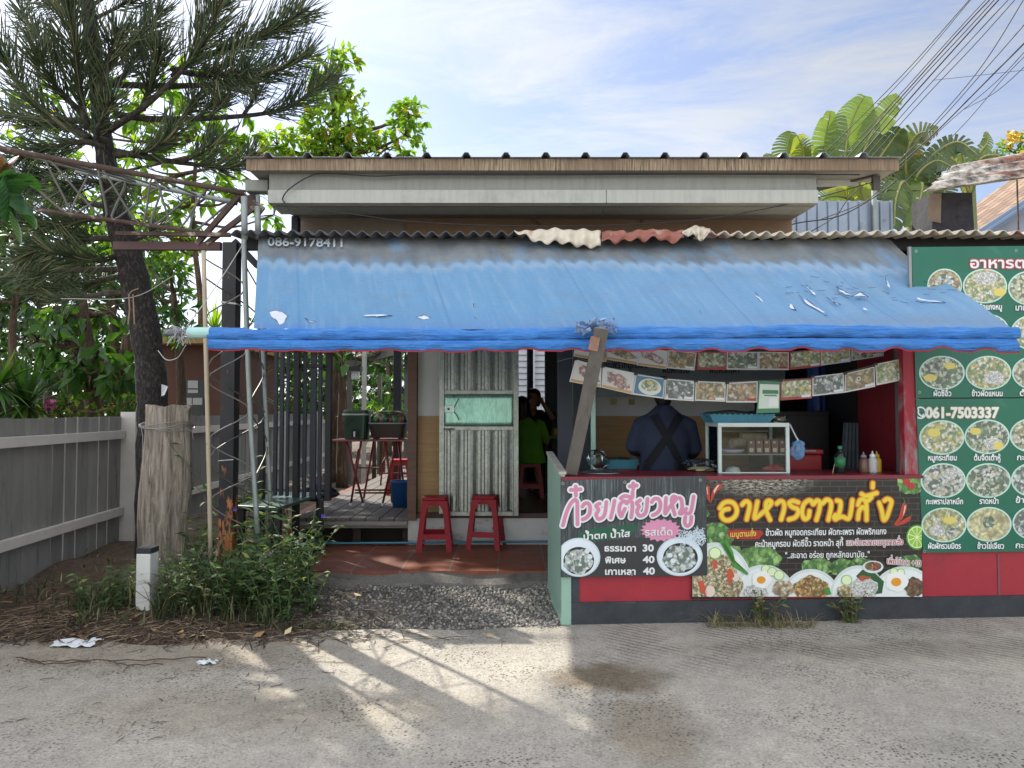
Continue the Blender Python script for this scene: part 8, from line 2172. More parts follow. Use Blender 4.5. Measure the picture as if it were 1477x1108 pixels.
for k, (a, b_, lab) in enumerate((((110, 930), .13, 'crumpled white paper lying on the road at the left'), ((298, 958), .045, 'small crumpled grey paper lying on the road near the weeds'))):
    c = G(*a); r2 = random.Random(k + 3); mb = MB()
    mb.grid(lambda u, v: (c.x + (u - .5) * b_ * 2.0 + .02 * math.sin(v * 9), c.y + (v - .5) * b_ * 1.1, .004 + .022 * r2.random()), 9, 6)
    tag(obj('paper_scrap', mb, mat('white_paper', '#d0d6db', .7, var=.1, bump=.3)), lab, 'paper')
mb = MB()
for pts in ([(-3.0, 4.42), (-2.8, 4.34), (-2.55, 4.36), (-2.2, 4.36), (-1.85, 4.42)], [(-2.95, 4.40), (-2.75, 4.3), (-2.5, 4.34)], [(-2.4, 4.35), (-2.25, 4.28), (-2.05, 4.3)]):
    mb.tube([(x, y, .012 + .008 * (i % 2)) for i, (x, y) in enumerate(spline(pts, 4))], .0035, 5)
tag(obj('fallen_branch', mb, mat('dead_twig', '#4d3f36', .9)), 'thin fallen branch lying on the road in front of the weeds', 'branch')

BAN = tintmat('banana_leaf', [(0, '#54703a'), (.5, '#74893f'), (.8, '#97994a'), (.95, '#b39a48'), (1, '#9a7040')], .4, transl=.38)
BAND = tintmat('banana_leaf_dark', [(0, '#34492c'), (.6, '#566a38'), (.85, '#80794a'), (1, '#99805a')], .4, transl=.3)
def banana_leaf(par, pts, Y0, Y1, w, seed, lm, tear=.35, tilt=0.0):
    r = np.random.default_rng(seed); q = spline(pts, 7); n = len(q)
    L = [np.array(P(a, b_, Y0 + (Y1 - Y0) * i / (n - 1))) for i, (a, b_) in enumerate(q)]
    V, F, T = [], [], []; o = 0; base_t = r.uniform(.15, .75)
    for side in (-1, 1):
        drop = r.uniform(.1, .5); cut = False
        for i in range(n - 1):
            if r.random() < tear: drop = r.uniform(.05, .8); gap = r.uniform(.04, .22)
            else: gap = 0
            t = L[i + 1] - L[i]; t /= np.linalg.norm(t)
            s = np.cross(t, np.array([tilt, -1.0, .25])); s /= np.linalg.norm(s)
            u0, u1 = i / (n - 1), (i + 1) / (n - 1)
            w0, w1 = [w * (math.sin(math.pi * (.06 + .9 * u)) ** .6) for u in (u0, u1)]
            a = L[i] + (L[i + 1] - L[i]) * gap; b = L[i + 1]
            sv = s * side + t * .25; down = np.array([0, .2, -1.0]) * drop
            V += [a, b, b + sv * w1 * .55 + down * w1 * .15, a + sv * w0 * .55 + down * w0 * .15, b + sv * w1 * (r.uniform(.86, .97) if gap else 1) + down * w1 * .6, a + sv * w0 + down * w0 * .6]
            F += [[o, o + 1, o + 2, o + 3], [o + 3, o + 2, o + 4, o + 5]]; T += [np.clip(base_t + r.uniform(-.12, .12), 0, 1), np.clip(base_t + r.uniform(-.1, .2), 0, 1)]; o += 6
    npmesh('leaf', np.array(V), np.array(F), lm, par, np.array(T))
    mb = MB(); mb.tube(L, [.022 * (1 - .8 * i / (n - 1)) + .002 for i in range(n)], 6); obj('midrib', mb, mat('banana_midrib', '#8a8a4c', .5), par, smooth=True)
def banana(base, top, Y, label, leaves):
    a, b_ = P(*base, Y), P(*top, Y); t = thing('banana_plant', (a.x, Y, 0), label, 'banana plant', 'banana plants behind the roof')
    mb = MB(); mb.tube([Vector((a.x, Y, 0)), Vector((a.x, Y, a.z * .6)), b_], [.14, .12, .07], 12); obj('stem', mb, mat('banana_stem', '#6b7348', .6, var=.3), t, smooth=True)
    for i, (pts, y0, y1, w, lm, tear) in enumerate(leaves): banana_leaf(t, pts, y0, y1, w, int(abs(base[0])) + i * 7, lm, tear * .55)
banana((1240, 330), (1240, 270), 9.6, 'banana plant with tall upright leaves behind the right end of the roof', [
    ([(1226, 290), (1218, 245), (1222, 200), (1232, 165), (1247, 138)], 9.6, 9.3, .30, BAN, .22), ([(1212, 280), (1196, 240), (1190, 205), (1198, 160)], 9.7, 9.5, .20, BAN, .3),
    ([(1236, 290), (1240, 240), (1256, 195), (1276, 160), (1296, 138)], 9.5, 9.2, .19, BAN, .5), ([(1244, 290), (1262, 240), (1285, 205), (1300, 185)], 9.4, 9.0, .2, BAND, .45), ([(1250, 300), (1230, 272), (1205, 262), (1184, 272)], 9.2, 8.6, .17, BAN, .2), ([(1236, 300), (1220, 285), (1196, 283), (1180, 292)], 9.0, 8.5, .15, BAN, .2), ([(1250, 300), (1240, 262), (1250, 250), (1262, 262)], 8.8, 8.5, .2, BAN, .2)])
banana((1150, 330), (1150, 280), 10.2, 'short banana plant with two broad leaves behind the roof ribs', [
    ([(1146, 290), (1140, 240), (1136, 212), (1142, 190)], 10.2, 10.0, .24, BAND, .2), ([(1158, 290), (1160, 245), (1158, 215), (1150, 196)], 10.0, 9.8, .22, BAN, .2), ([(1150, 290), (1130, 245), (1112, 228), (1104, 222)], 10.3, 10.4, .12, BAND, .4), ([(1165, 290), (1170, 250), (1166, 225), (1160, 210)], 10.1, 9.9, .16, BAND, .2)])
banana((1315, 340), (1312, 280), 9.4, 'ragged banana plant with drooping torn leaves left of the rusty metal sheet', [
    ([(1312, 290), (1306, 230), (1322, 195), (1352, 188)], 9.4, 9.0, .20, BAND, .65), ([(1312, 285), (1300, 240), (1294, 210), (1318, 200)], 9.5, 9.2, .22, BAND, .7), ([(1316, 280), (1340, 230), (1380, 205), (1412, 225)], 9.3, 8.9, .15, BAND, .55), ([(1312, 280), (1290, 262), (1272, 290), (1268, 325)], 9.2, 8.7, .20, BAND, .5),
    ([(1318, 275), (1330, 265), (1325, 295), (1312, 328)], 9.0, 8.6, .20, BAN, .5), ([(1312, 275), (1302, 262), (1292, 290), (1290, 330)], 8.9, 8.5, .18, BAND, .5), ([(1316, 275), (1342, 255), (1360, 270), (1366, 300)], 9.2, 9.0, .2, BAND, .6), ([(1310, 278), (1280, 245), (1262, 246), (1250, 262)], 9.5, 9.4, .16, BAND, .6), ([(1314, 280), (1325, 250), (1350, 232), (1372, 240)], 9.1, 8.8, .17, BAND, .6)])
banana((1400, 340), (1398, 260), 9.8, 'withered banana plant with curled brown leaves above the rusty metal sheet', [
    ([(1396, 280), (1390, 230), (1378, 208), (1362, 210)], 9.8, 9.6, .16, BAND, .5), ([(1398, 280), (1408, 230), (1424, 205), (1422, 190)], 9.8, 9.8, .09, BAND, .4), ([(1398, 280), (1412, 232), (1436, 224), (1448, 232)], 9.7, 9.5, .10, BAND, .5), ([(1398, 280), (1380, 236), (1356, 226), (1340, 240)], 9.7, 9.4, .13, BAND, .6)])
yfs = tree('yellow_flower_shrub', 'shrub with yellow flowers above the rusty sheet at the right edge', [(1468, 300, 10.5), (1466, 250, 10.5), (1462, 220, 10.5)], .015, [(1455, 215, 10.5, 20), (1475, 205, 10.5, 22), (1440, 225, 10.5, 14), (1495, 215, 10.5, 24)], .09, .2, 5, LEAF_BRIGHT, cat='shrub')
fl = MB(); r_ = random.Random(15)
for i in range(60):
    c = P(1463 + r_.gauss(0, 7), 202 + r_.gauss(0, 7), 10.3 + r_.uniform(-.2, .2)); d = Vector(rnd_dir(1)[0]) * .04; e = d.cross(Vector(rnd_dir(1)[0])).normalized() * .03
    fl.poly([c - d, c + e, c + d, c - e])
obj('petal', fl, mat('yellow_petal', '#dcb840', .6), yfs)
zw = thing('zinc_wall', P(1205, 330, 7.9), 'pale ribbed zinc sheet wall under the right end of the roof', 'wall')
mb = MB(); a, b_ = P(1140, 290, 7.9), P(1276, 290, 7.9); zt_ = P(1200, 290, 7.9).z; x = a.x; prof = []
while x < b_.x:
    prof += [(x, 0), (x + .055, 0), (x + .065, -.02), (x + .085, -.02), (x + .095, 0)]; x += .115
for (xa, ya), (xb, yb) in zip(prof[:-1], prof[1:]): mb.poly([(xa, 7.9 + ya, 2.4), (xb, 7.9 + yb, 2.4), (xb, 7.9 + yb, zt_), (xa, 7.9 + ya, zt_)])
obj('ribbed_sheet', mb, mat('blue_zinc', '#8f9aa8', .4, .5, var=.12, scale=5, dirt=('#6b6f74', .3, 6)), zw, solid=.002)
mb = MB(); c = P(1264, 320, 7.8); mb.b3(c.x - .02, c.x + .02, 7.82, 7.86, 2.4, P(1264, 273, 7.84).z); obj('post', mb, M_PIPE, zw)
sp__ = thing('sooty_pillar', P(1375, 335, 7.6), 'sooty square pillar stub carrying the rusty metal sheet', 'pillar')
mb = MB(); a = [P(1338, 334, 7.6), P(1412, 334, 7.6), P(1402, 278, 7.6), P(1346, 278, 7.6)]; a[0].z = a[1].z = 2.0
mb.hexa(a, [p_ + Vector((0, .4, 0)) for p_ in a]); obj('pillar_block', mb, mat('sooty_cement', '#35343a', .9, var=.5, scale=5, bump=.8, bscale=30, dirt=('#17171b', .5, 4)), sp__)
mb = MB(); c = P(1347, 297, 7.57); mb.hexa([P(1338, 318, 7.585), P(1357, 322, 7.585), P(1358, 279, 7.585), P(1341, 279, 7.585)], [P(1338, 318, 7.599), P(1357, 322, 7.599), P(1358, 279, 7.599), P(1341, 279, 7.599)]); obj('bare_patch', mb, mat('tan_cement', '#7d6f60', .9, var=.25), sp__)
rm = MB()
def rsheet(u, v):
    px0, py0 = 1372 - 40 * v, 241 + 37 * v; px1, py1 = 1560 - 30 * v, 207 + 44 * v
    if u < .04: px0 += 4 * math.sin(v * 20)
    p = P(px0 + (px1 - px0) * u, py0 + (py1 - py0) * u, 7.75 - .55 * v)
    return p + Vector((0, -.02, .022)) * math.sin(v * 2 * math.pi * 3.2)
rm.grid(rsheet, 40, 40)
def rustsheet():
    m, nt, b, tc = newmat('rusty_white_sheet')
    v = tc.outputs['Object']
    n1 = nt.noise(nt.mapping(v, (1, 2, 2)), 6, 9, .75); n2 = nt.noise(nt.mapping(v, (.6, 3, 3)), 3, 6, .65)
    c = nt.ramp(n1, [(.36, S('#2d2a2a')), (.47, S('#8d8780')), (.58, S('#cdc8bd'))])
    sep = nt.new('ShaderNodeSeparateXYZ'); nt.link(v, sep.inputs[0])
    rr = nt.math('ADD', n2, nt.math('MULTIPLY', sep.outputs['X'], .22))
    c = nt.mix(nt.ramp(rr, [(.50, 0.), (.62, .85)]), c, nt.ramp(n1, [(.35, S('#4a2a1e')), (.6, S('#9a5a3c'))]))
    nt.link(c, b.inputs['Base Color']); b.inputs['Roughness'].default_value = .8; return m
tag(obj('rusty_sheet', rm, rustsheet(), smooth=True, solid=.008), 'rusty white corrugated metal sheet lying on the sooty pillar', 'metal sheet')
nh = thing('neighbour_house', P(1500, 330, 12.5), 'neighbour house with brown shingle roof and blue-grey bargeboard at the right edge', 'house')
mb = MB(); q = [P(1405, 300, 12.2), P(1417, 331, 11.6), P(1600, 210, 11.6), P(1560, 200, 12.9)]
q2 = [P(1400, 300, 13.5), P(1415, 333, 11.6), P(1560, 236, 11.6), P(1520, 215, 13.5)]
def shing():
    m, nt, b, tc = newmat('brown_shingle')
    br = nt.new('ShaderNodeTexBrick'); br.inputs['Scale'].default_value = 1; br.inputs['Brick Width'].default_value = .3; br.inputs['Row Height'].default_value = .18; br.inputs['Mortar Size'].default_value = .012
    br.inputs['Color1'].default_value = rgba(S('#8f7763')); br.inputs['Color2'].default_value = rgba(S('#6e5848')); br.inputs['Mortar'].default_value = rgba(S('#3f342c'))
    nt.link(nt.mapping(tc.outputs['Object'], rot=(.3, .5, .0)), br.inputs['Vector']); nt.link(br.outputs['Color'], b.inputs['Base Color']); b.inputs['Roughness'].default_value = .8; return m
mb.hexa(q2, [p_ + Vector((0, 0, -.08)) for p_ in q2]); obj('roof', mb, shing(), nh)
mb = MB(); mb.bar(P(1417, 336, 11.55), P(1580, 228, 11.55), .04, .16, up=(0, 1, 0)); mb.bar(P(1417, 336, 11.54), P(1580, 228, 11.54), .15, .03, up=(0, 1, 0)); obj('bargeboard', mb, mat('blue_grey_board', '#7c8fa8', .6, var=.08), nh)
mb = MB(); g = [P(1420, 340, 11.8), P(1600, 222, 11.8)]; mb.prism([Vector((g[0].x, 11.8, 0)), Vector((g[1].x, 11.8, 0)), g[1], g[0]], (0, .2, 0)); obj('gable_wall', mb, mat('cracked_grey_wall', '#9aa2b2', .8, var=.08, dirt=('#5d6470', .22, 9)), nh)
M_CABLE = mat('black_cable', '#2d2e33', .6, var=.1)
def cable(pts, y0, y1, r, label, grp='overhead cables', nm='cable'):
    q = spline(pts, 6); n = len(q)
    L = [P(a, b_, y0 + (y1 - y0) * i / (n - 1)) for i, (a, b_) in enumerate(q)]
    if nm == 'cable': L += [L[-1] + (L[-1] - L[-4]).normalized() * k for k in (1.5, 3.0)]
    mb = MB(); mb.tube(L, r * .75, 5); tag(obj(nm, mb, M_CABLE, smooth=True), label, 'cable', grp)
CB = [([(1170, 240), (1300, 110), (1398, 0)], .006, 'upper outermost overhead cable of the bundle, leftmost at the sky edge'), ([(1180, 242), (1310, 106), (1404, -5)], .005, 'second overhead cable from the left, close beside the outermost one'),
      ([(1195, 246), (1290, 145), (1380, 45), (1440, -20)], .006, 'overhead cable on the upper side of the thick bundle'), ([(1205, 246), (1300, 140), (1385, 45), (1446, -20)], .009, 'thick overhead cable in the upper part of the bundle'), ([(1215, 248), (1305, 140), (1390, 48), (1452, -20)], .007, 'overhead cable in the middle of the bundle'),
      ([(1220, 250), (1310, 145), (1395, 50), (1460, -22)], .010, 'thickest twisted overhead cable in the bundle'), ([(1228, 250), (1320, 145), (1400, 58), (1468, -15)], .006, 'overhead cable on the lower side of the thick bundle'), ([(1235, 252), (1325, 150), (1410, 60), (1490, -30)], .006, 'overhead cable below the bundle crossing the thin cross wire'),
      ([(1280, 250), (1345, 180), (1420, 90), (1500, -40)], .006, 'overhead cable right of the bundle, first of the lower right set'), ([(1265, 262), (1350, 180), (1430, 90), (1500, 10)], .006, 'overhead cable in the lower right set leading past the corner bracket'), ([(1262, 268), (1340, 200), (1420, 120), (1500, 40)], .009, 'thick dark overhead cable in the lower right set'),
      ([(1290, 250), (1370, 175), (1440, 115), (1500, 50)], .005, 'thin overhead cable just under the thick one at right'), ([(1300, 268), (1390, 180), (1450, 110), (1500, 60)], .005, 'lowest overhead cable of the right set'), ([(1390, 158), (1440, 130), (1500, 75)], .005, 'short overhead cable branching off the thick right cable')]
for pts, r, lb in CB: cable(pts, 7.4, 6.0, r, lb)
cable([(1345, 116), (1410, 109), (1480, 101)], 6.8, 6.6, .003, 'thin cross wire running almost level at the upper right')
for pts, y0, y1, r, lb in (([(424, 312), (410, 292), (408, 285), (418, 272), (445, 255), (470, 250), (540, 254), (600, 252), (800, 252), (1000, 251), (1240, 252)], 6.2, 6.2, .008, 'black wire looping up and along under the gutter board'),
                     ([(400, 296), (500, 308), (585, 319), (700, 325), (850, 326), (1000, 318), (1100, 302), (1180, 285), (1262, 262)], 6.17, 6.3, .0055, 'black wire sagging across the sloping soffit'), ([(1112, 334), (1150, 322), (1210, 312), (1262, 284), (1300, 255)], 7.2, 6.6, .008, 'black wire dipping across the zinc wall'), ([(1170, 334), (1205, 312), (1225, 285), (1262, 254)], 7.3, 6.6, .006, 'black wire rising steeply in front of the zinc wall'), ([(1180, 318), (1240, 295), (1266, 276), (1290, 248)], 7.3, 6.6, .006, 'second black wire under the roof corner at right')):
    cable(pts, y0, y1, r, lb, 'wires under the eaves', 'wire')
sd__ = thing('sided_house', P(775, 640, 12), 'white sided house wall seen through the doorway behind the seated woman', 'house')
mb = MB(); z = 0.0
while z < 3.4:
    mb.hexa([(-1.5, 14.0, z), (3.5, 14.0, z), (3.5, 14.025, z + .115), (-1.5, 14.025, z + .115)], [(-1.5, 14.2, z), (3.5, 14.2, z), (3.5, 14.2, z + .115), (-1.5, 14.2, z + .115)]); z += .118
obj('siding', mb, mat('white_siding', '#c9ccd2', .6, var=.04), sd__)
mb = MB(); c = P(768, 540, 13.95); mb.b3(c.x - .05, c.x + .05, 13.93, 13.999, 0, 3.3); obj('corner_trim', mb, mat('white_trim', '#d5d7db', .5), sd__)
mb = MB(); mb.hexa([(-1.7, 13.95, 3.41), (3.7, 13.95, 3.41), (3.7, 16, 4.0), (-1.7, 16, 4.0)], [(-1.7, 13.95, 3.47), (3.7, 13.95, 3.47), (3.7, 16, 4.06), (-1.7, 16, 4.06)]); obj('roof', mb, M_ROOF, sd__)
def flesh(name, mb, m, parent, vox=.014, sm=6):
    o = obj(name, mb, m, parent, smooth=True)
    q = o.modifiers.new('remesh', 'REMESH'); q.mode = 'VOXEL'; q.voxel_size = vox; q.use_smooth_shade = True
    q = o.modifiers.new('smooth', 'SMOOTH'); q.iterations = sm; q.factor = .5
    return o
def rings(mb, rr, n=20):
    """loft of (centre, rx, ry, facing angle) ellipses"""
    o = len(mb.v)
    for c, rx, ry, a in rr:
        for k in range(n):
            t = 2 * math.pi * k / n; x, y = rx * math.cos(t), ry * math.sin(t)
            mb.v.append((c[0] + x * math.cos(a) - y * math.sin(a), c[1] + x * math.sin(a) + y * math.cos(a), c[2]))
    for i in range(len(rr) - 1):
        for k in range(n):
            k2 = (k + 1) % n; mb.f.append((o + i * n + k, o + i * n + k2, o + (i + 1) * n + k2, o + (i + 1) * n + k))
    mb.f.append(tuple(o + k for k in reversed(range(n)))); mb.f.append(tuple(o + (len(rr) - 1) * n + k for k in range(n)))
def head(mb, c, a, s=1.0):
    """skull, jaw, nose, ears; a = facing direction in the ground plane"""
    f = Vector((math.cos(a), math.sin(a), 0)); sd_ = Vector((-f.y, f.x, 0)); c = Vector(c)
    rings(mb, [(c + Vector((0, 0, z)) * s + f * fo * s, w * s, d * s, a + math.pi / 2) for z, w, d, fo in ((-.125, .028, .03, .045), (-.105, .045, .055, .03), (-.07, .060, .078, .012), (-.02, .070, .090, .0), (.03, .074, .095, -.004), (.075, .066, .084, -.008), (.105, .045, .055, -.01), (.118, .015, .02, -.01))])
    mb.tube([c + (f * .088 + Vector((0, 0, .008))) * s, c + (f * .108 + Vector((0, 0, -.03))) * s, c + (f * .09 + Vector((0, 0, -.04))) * s], [.009 * s, .016 * s, .012 * s], 8)
    for k in (-1, 1): mb.tube([c + (sd_ * k * .072 + Vector((0, 0, .02))) * s, c + (sd_ * k * .084 + Vector((0, 0, -.005))) * s, c + (sd_ * k * .072 + Vector((0, 0, -.035))) * s], [.012 * s, .017 * s, .010 * s], 8)
    mb.tube([c + Vector((0, 0, -.09)) * s, c + Vector((0, 0, -.22)) * s - f * .02], [.046 * s, .052 * s], 12)
def face_bits(par, c, a, s=1.0):
    f = Vector((math.cos(a), math.sin(a), 0)); sd_ = Vector((-f.y, f.x, 0)); c = Vector(c)
    e = MB()
    for k in (-1, 1):
        e.tube([c + (f * .083 + sd_ * (k * .030 - .012) + Vector((0, 0, .012))) * s, c + (f * .084 + sd_ * (k * .030 + .012) + Vector((0, 0, .012))) * s], .006 * s, 6)
        e.tube([c + (f * .086 + sd_ * (k * .030 - .016) + Vector((0, 0, .032))) * s, c + (f * .086 + sd_ * (k * .030 + .016) + Vector((0, 0, .031))) * s], .003 * s, 5)
    obj('eyes', e, mat('dark_eye', '#17110f', .3), par)
    e = MB(); e.tube([c + (f * .083 + sd_ * -.022 + Vector((0, 0, -.068))) * s, c + (f * .09 + Vector((0, 0, -.067))) * s, c + (f * .083 + sd_ * .022 + Vector((0, 0, -.068))) * s], .006 * s, 6); obj('mouth', e, mat('lip', '#7a4238', .5), par)
def hand(mb, w, d, palm_n, s=1.0, curl=.5):
    """palm and five unequal bent fingers from wrist w, pointing along d, palm facing palm_n"""
    d = Vector(d).normalized(); n = Vector(palm_n); n = (n - d * n.dot(d)).normalized(); sd_ = d.cross(n)
    w = Vector(w)
    mb.tube([w, w + d * .045 * s, w + d * .085 * s], [.024 * s, .034 * s, .030 * s], 10)
    for i, (k, L) in enumerate(((-.030, .062), (-.011, .078), (.009, .082), (.028, .072))):
        b0 = w + (d * .085 + sd_ * k) * s; p1 = b0 + (d * math.cos(curl * .5) + n * math.sin(curl * .5)) * L * .45 * s; p2 = p1 + (d * math.cos(curl * 1.5) + n * math.sin(curl * 1.5)) * L * .33 * s; p3 = p2 + (d * math.cos(curl * 2.3) + n * math.sin(curl * 2.3)) * L * .25 * s
        mb.tube([b0 - d * .02 * s, b0, p1, p2, p3], [.0095 * s, .0095 * s, .009 * s, .008 * s, .006 * s], 8)
    t0 = w + (d * .03 - sd_ * .026) * s; t1 = t0 + (d * .03 - sd_ * .024 + n * .012) * s; t2 = t1 + (d * .032 - sd_ * .006 + n * .012) * s
    mb.tube([w + d * .015 * s, t0, t1, t2], [.013 * s, .012 * s, .010 * s, .008 * s], 8)
SKIN = mat('skin', '#a8795c', .55, var=.06); HAIR = mat('black_hair', '#120f0f', .4, var=.3, scale=40)
cx, cy = 1.275, 6.05
ck = thing('person', (cx, cy, FLOOR), 'person in dark navy shirt and crossed apron straps, seen from behind at the stall', 'person')
A90 = math.pi / 2
sz = 1.475
b = MB(); hd = (cx + .0, cy + .06, 1.665); head(b, hd, A90 + .1)
rings(b, [((cx, cy, .92), .15, .11, 0), ((cx, cy, 1.1), .14, .10, 0), ((cx, cy, 1.3), .17, .11, 0), ((cx, cy, 1.44), .15, .09, 0), ((cx, cy + .01, 1.50), .07, .07, 0)])
for k in (-1, 1): b.tube([(cx + k * .09, cy, .95), (cx + k * .10, cy + .01, .62), (cx + k * .10, cy, .26), (cx + k * .10, cy + .02, .21)], [.085, .062, .045, .04], 10)
for k in (-1, 1): b.tube([(cx + k * .10, cy - .03, .215), (cx + k * .10, cy + .16, .21)], [.045, .035], 8)
shl = [Vector((cx - .165, cy, sz - .055)), Vector((cx + .175, cy, sz - .06))]; elb = [Vector((cx - .255, cy + .05, 1.20)), Vector((cx + .265, cy + .06, 1.18))]; wr = [Vector((cx - .17, cy + .30, 1.12)), Vector((cx + .27, cy + .30, 1.08))]
for k in (0, 1):
    b.tube([shl[k], elb[k], wr[k]], [.05, .04, .028], 10); hand(b, wr[k], (wr[k] - elb[k]) + Vector((.03 * (1 - 2 * k), .02, -.04)), (0, 0, -1))
flesh('body', b, SKIN, ck, .012)
s_ = MB()
rings(s_, [((cx, cy, .78), .225, .155, 0), ((cx, cy, .95), .215, .15, 0), ((cx, cy, 1.12), .20, .14, 0), ((cx, cy, 1.30), .215, .135, 0), ((cx, cy, 1.40), .20, .115, 0), ((cx, cy + .005, 1.46), .165, .095, 0), ((cx, cy + .01, 1.505), .11, .08, 0), ((cx, cy + .015, 1.53), .078, .07, 0), ((cx, cy + .02, 1.55), .068, .065, 0)])
for k in (0, 1): s_.tube([shl[k] + Vector((.03 * (1 - 2 * k), 0, -.01)), shl[k] + Vector((-.02 * (1 - 2 * k), 0, -.03)), elb[k], elb[k] + (wr[k] - elb[k]) * .45], [.07, .078, .068, .058], 14)
flesh('shirt', s_, mat('navy_shirt', '#2a3348', .85, var=.18, scale=9, bump=.5, bscale=14), ck, .013, 5)
t_ = MB()
rings(t_, [((cx, cy, .60), .20, .14, 0), ((cx, cy, .80), .20, .14, 0), ((cx, cy, .98), .19, .135, 0)])
for k in (-1, 1): t_.tube([(cx + k * .10, cy, .85), (cx + k * .105, cy, .6), (cx + k * .10, cy, .28)], [.105, .09, .075], 12)
flesh('trousers', t_, mat('dark_trousers', '#1d1f26', .85), ck, .016)
h_ = MB(); rings(h_, [((hd[0], hd[1] - .045, 1.535), .045, .03, 0), ((hd[0], hd[1] - .03, 1.58), .068, .06, 0), ((hd[0], hd[1] - .018, 1.64), .083, .092, 0), ((hd[0], hd[1] - .012, 1.71), .085, .10, 0), ((hd[0], hd[1] - .012, 1.765), .065, .08, 0), ((hd[0], hd[1] - .012, 1.795), .03, .035, 0)]); flesh('hair', h_, HAIR, ck, .012, 3)
ap = MB()
def backy(x, z):
    rx = float(np.interp(z, [.78, .95, 1.12, 1.30, 1.42, 1.475], [.225, .215, .20, .215, .20, .16])); ry = float(np.interp(z, [.78, .95, 1.12, 1.30, 1.42, 1.475], [.155, .15, .14, .135, .115, .095]))
    q = max(0.0, 1 - ((x - cx) / (rx * 1.02)) ** 2); return cy - ry * math.sqrt(q) - .006
def strap(p, q, w):
    n = 14; L = []
    for i in range(n + 1):
        t = i / n; x = cx + p[0] + (q[0] - p[0]) * t; z = p[1] + (q[1] - p[1]) * t; L.append((x, z))
    d = Vector((q[0] - p[0], q[1] - p[1])).normalized(); nn = Vector((-d.y, d.x)) * w / 2
    f_ = [[Vector((x + s * nn.x, backy(x + s * nn.x, z + s * nn.y), z + s * nn.y)) for s in (-1, 1)] for x, z in L]
    for a_, b_ in zip(f_[:-1], f_[1:]): ap.hexa([a_[0], a_[1], b_[1], b_[0]], [v + Vector((0, .012, 0)) for v in (a_[0], a_[1], b_[1], b_[0])])
strap((-.105, 1.47), (.09, 1.10), .062); strap((.115, 1.465), (-.16, 1.06), .062); strap((-.16, 1.06), (-.21, .86), .05); strap((.09, 1.10), (.12, .9), .06)
obj('apron_straps', ap, mat('black_apron', '#0d0f15', .8), ck)
ap = MB(); ap.grid(lambda u, v: (cx + .05 + .17 * u, backy(cx + .05 + .17 * u, .80 + .28 * v) - .006 - .008 * math.sin(u * 9), .80 + .28 * v), 10, 8); obj('apron_skirt', ap, mat('black_apron', '#0d0f15', .8), ck, solid=.006)

gx, gy = P(762, 640, 8.9).x, 8.9
gp_ = thing('person', (gx, gy, ROOMZ), 'person in bright green shirt with black hair seated on a red stool, back turned', 'person')
zs_ = ROOMZ + .44
b = MB(); hd = (P(753, 590, 8.9).x, gy + .05, P(753, 586, 8.9).z); head(b, hd, A90 - .4)
rings(b, [((gx, gy, zs_ + .02), .15, .11, 0), ((gx, gy, zs_ + .25), .13, .10, 0), ((gx - .03, gy + .02, zs_ + .45), .14, .09, 0), ((gx - .06, gy + .04, zs_ + .53), .06, .06, 0)])
sh_ = [Vector((gx - .20, gy + .02, zs_ + .46)), Vector((gx + .14, gy + .03, zs_ + .45))]; el_ = [Vector((gx - .24, gy + .20, zs_ + .24)), Vector((gx + .24, gy + .18, zs_ + .22))]; wr_ = [Vector((gx - .12, gy + .40, zs_ + .30)), Vector((gx + .18, gy + .38, zs_ + .32))]
for k in (0, 1): b.tube([sh_[k], el_[k], wr_[k]], [.045, .038, .027], 10); hand(b, wr_[k], wr_[k] - el_[k], (0, 0, -1))
for k in (-1, 1): b.tube([(gx + k * .09, gy, zs_ + .07), (gx + k * .12, gy + .38, zs_ + .07), (gx + k * .12, gy + .36, ROOMZ + .06), (gx + k * .12, gy + .46, ROOMZ + .04)], [.08, .06, .042, .035], 10)
flesh('body', b, SKIN, gp_, .014)
s_ = MB(); rings(s_, [((gx, gy, zs_ - .03), .22, .16, 0), ((gx, gy, zs_ + .08), .20, .15, 0), ((gx - .01, gy, zs_ + .25), .175, .13, 0), ((gx - .03, gy + .02, zs_ + .42), .185, .11, 0), ((gx - .045, gy + .03, zs_ + .49), .12, .085, 0), ((gx - .055, gy + .04, zs_ + .54), .065, .06, 0)])
for k in (0, 1): s_.tube([sh_[k] + Vector((.03 * (1 - 2 * k), 0, 0)), sh_[k], sh_[k] + (el_[k] - sh_[k]) * .9], [.07, .072, .062], 12)
flesh('shirt', s_, mat('green_shirt', '#5f9a1e', .8, var=.1, bump=.3, bscale=14), gp_, .013, 5)
t_ = MB()
for k in (-1, 1): t_.tube([(gx + k * .08, gy - .02, zs_ + .08), (gx + k * .12, gy + .40, zs_ + .08), (gx + k * .12, gy + .38, ROOMZ + .12)], [.10, .08, .06], 12)
flesh('trousers', t_, mat('dark_trousers', '#1d1f26', .85), gp_, .016)
h_ = MB(); rings(h_, [((hd[0], hd[1] - .06, hd[2] - .22), .05, .03, 0), ((hd[0], hd[1] - .05, hd[2] - .12), .075, .05, 0), ((hd[0], hd[1] - .02, hd[2] - .02), .088, .095, 0), ((hd[0], hd[1] - .012, hd[2] + .05), .086, .10, 0), ((hd[0], hd[1] - .01, hd[2] + .11), .055, .07, 0), ((hd[0], hd[1] - .01, hd[2] + .13), .02, .03, 0)]); flesh('hair', h_, HAIR, gp_, .012, 3)

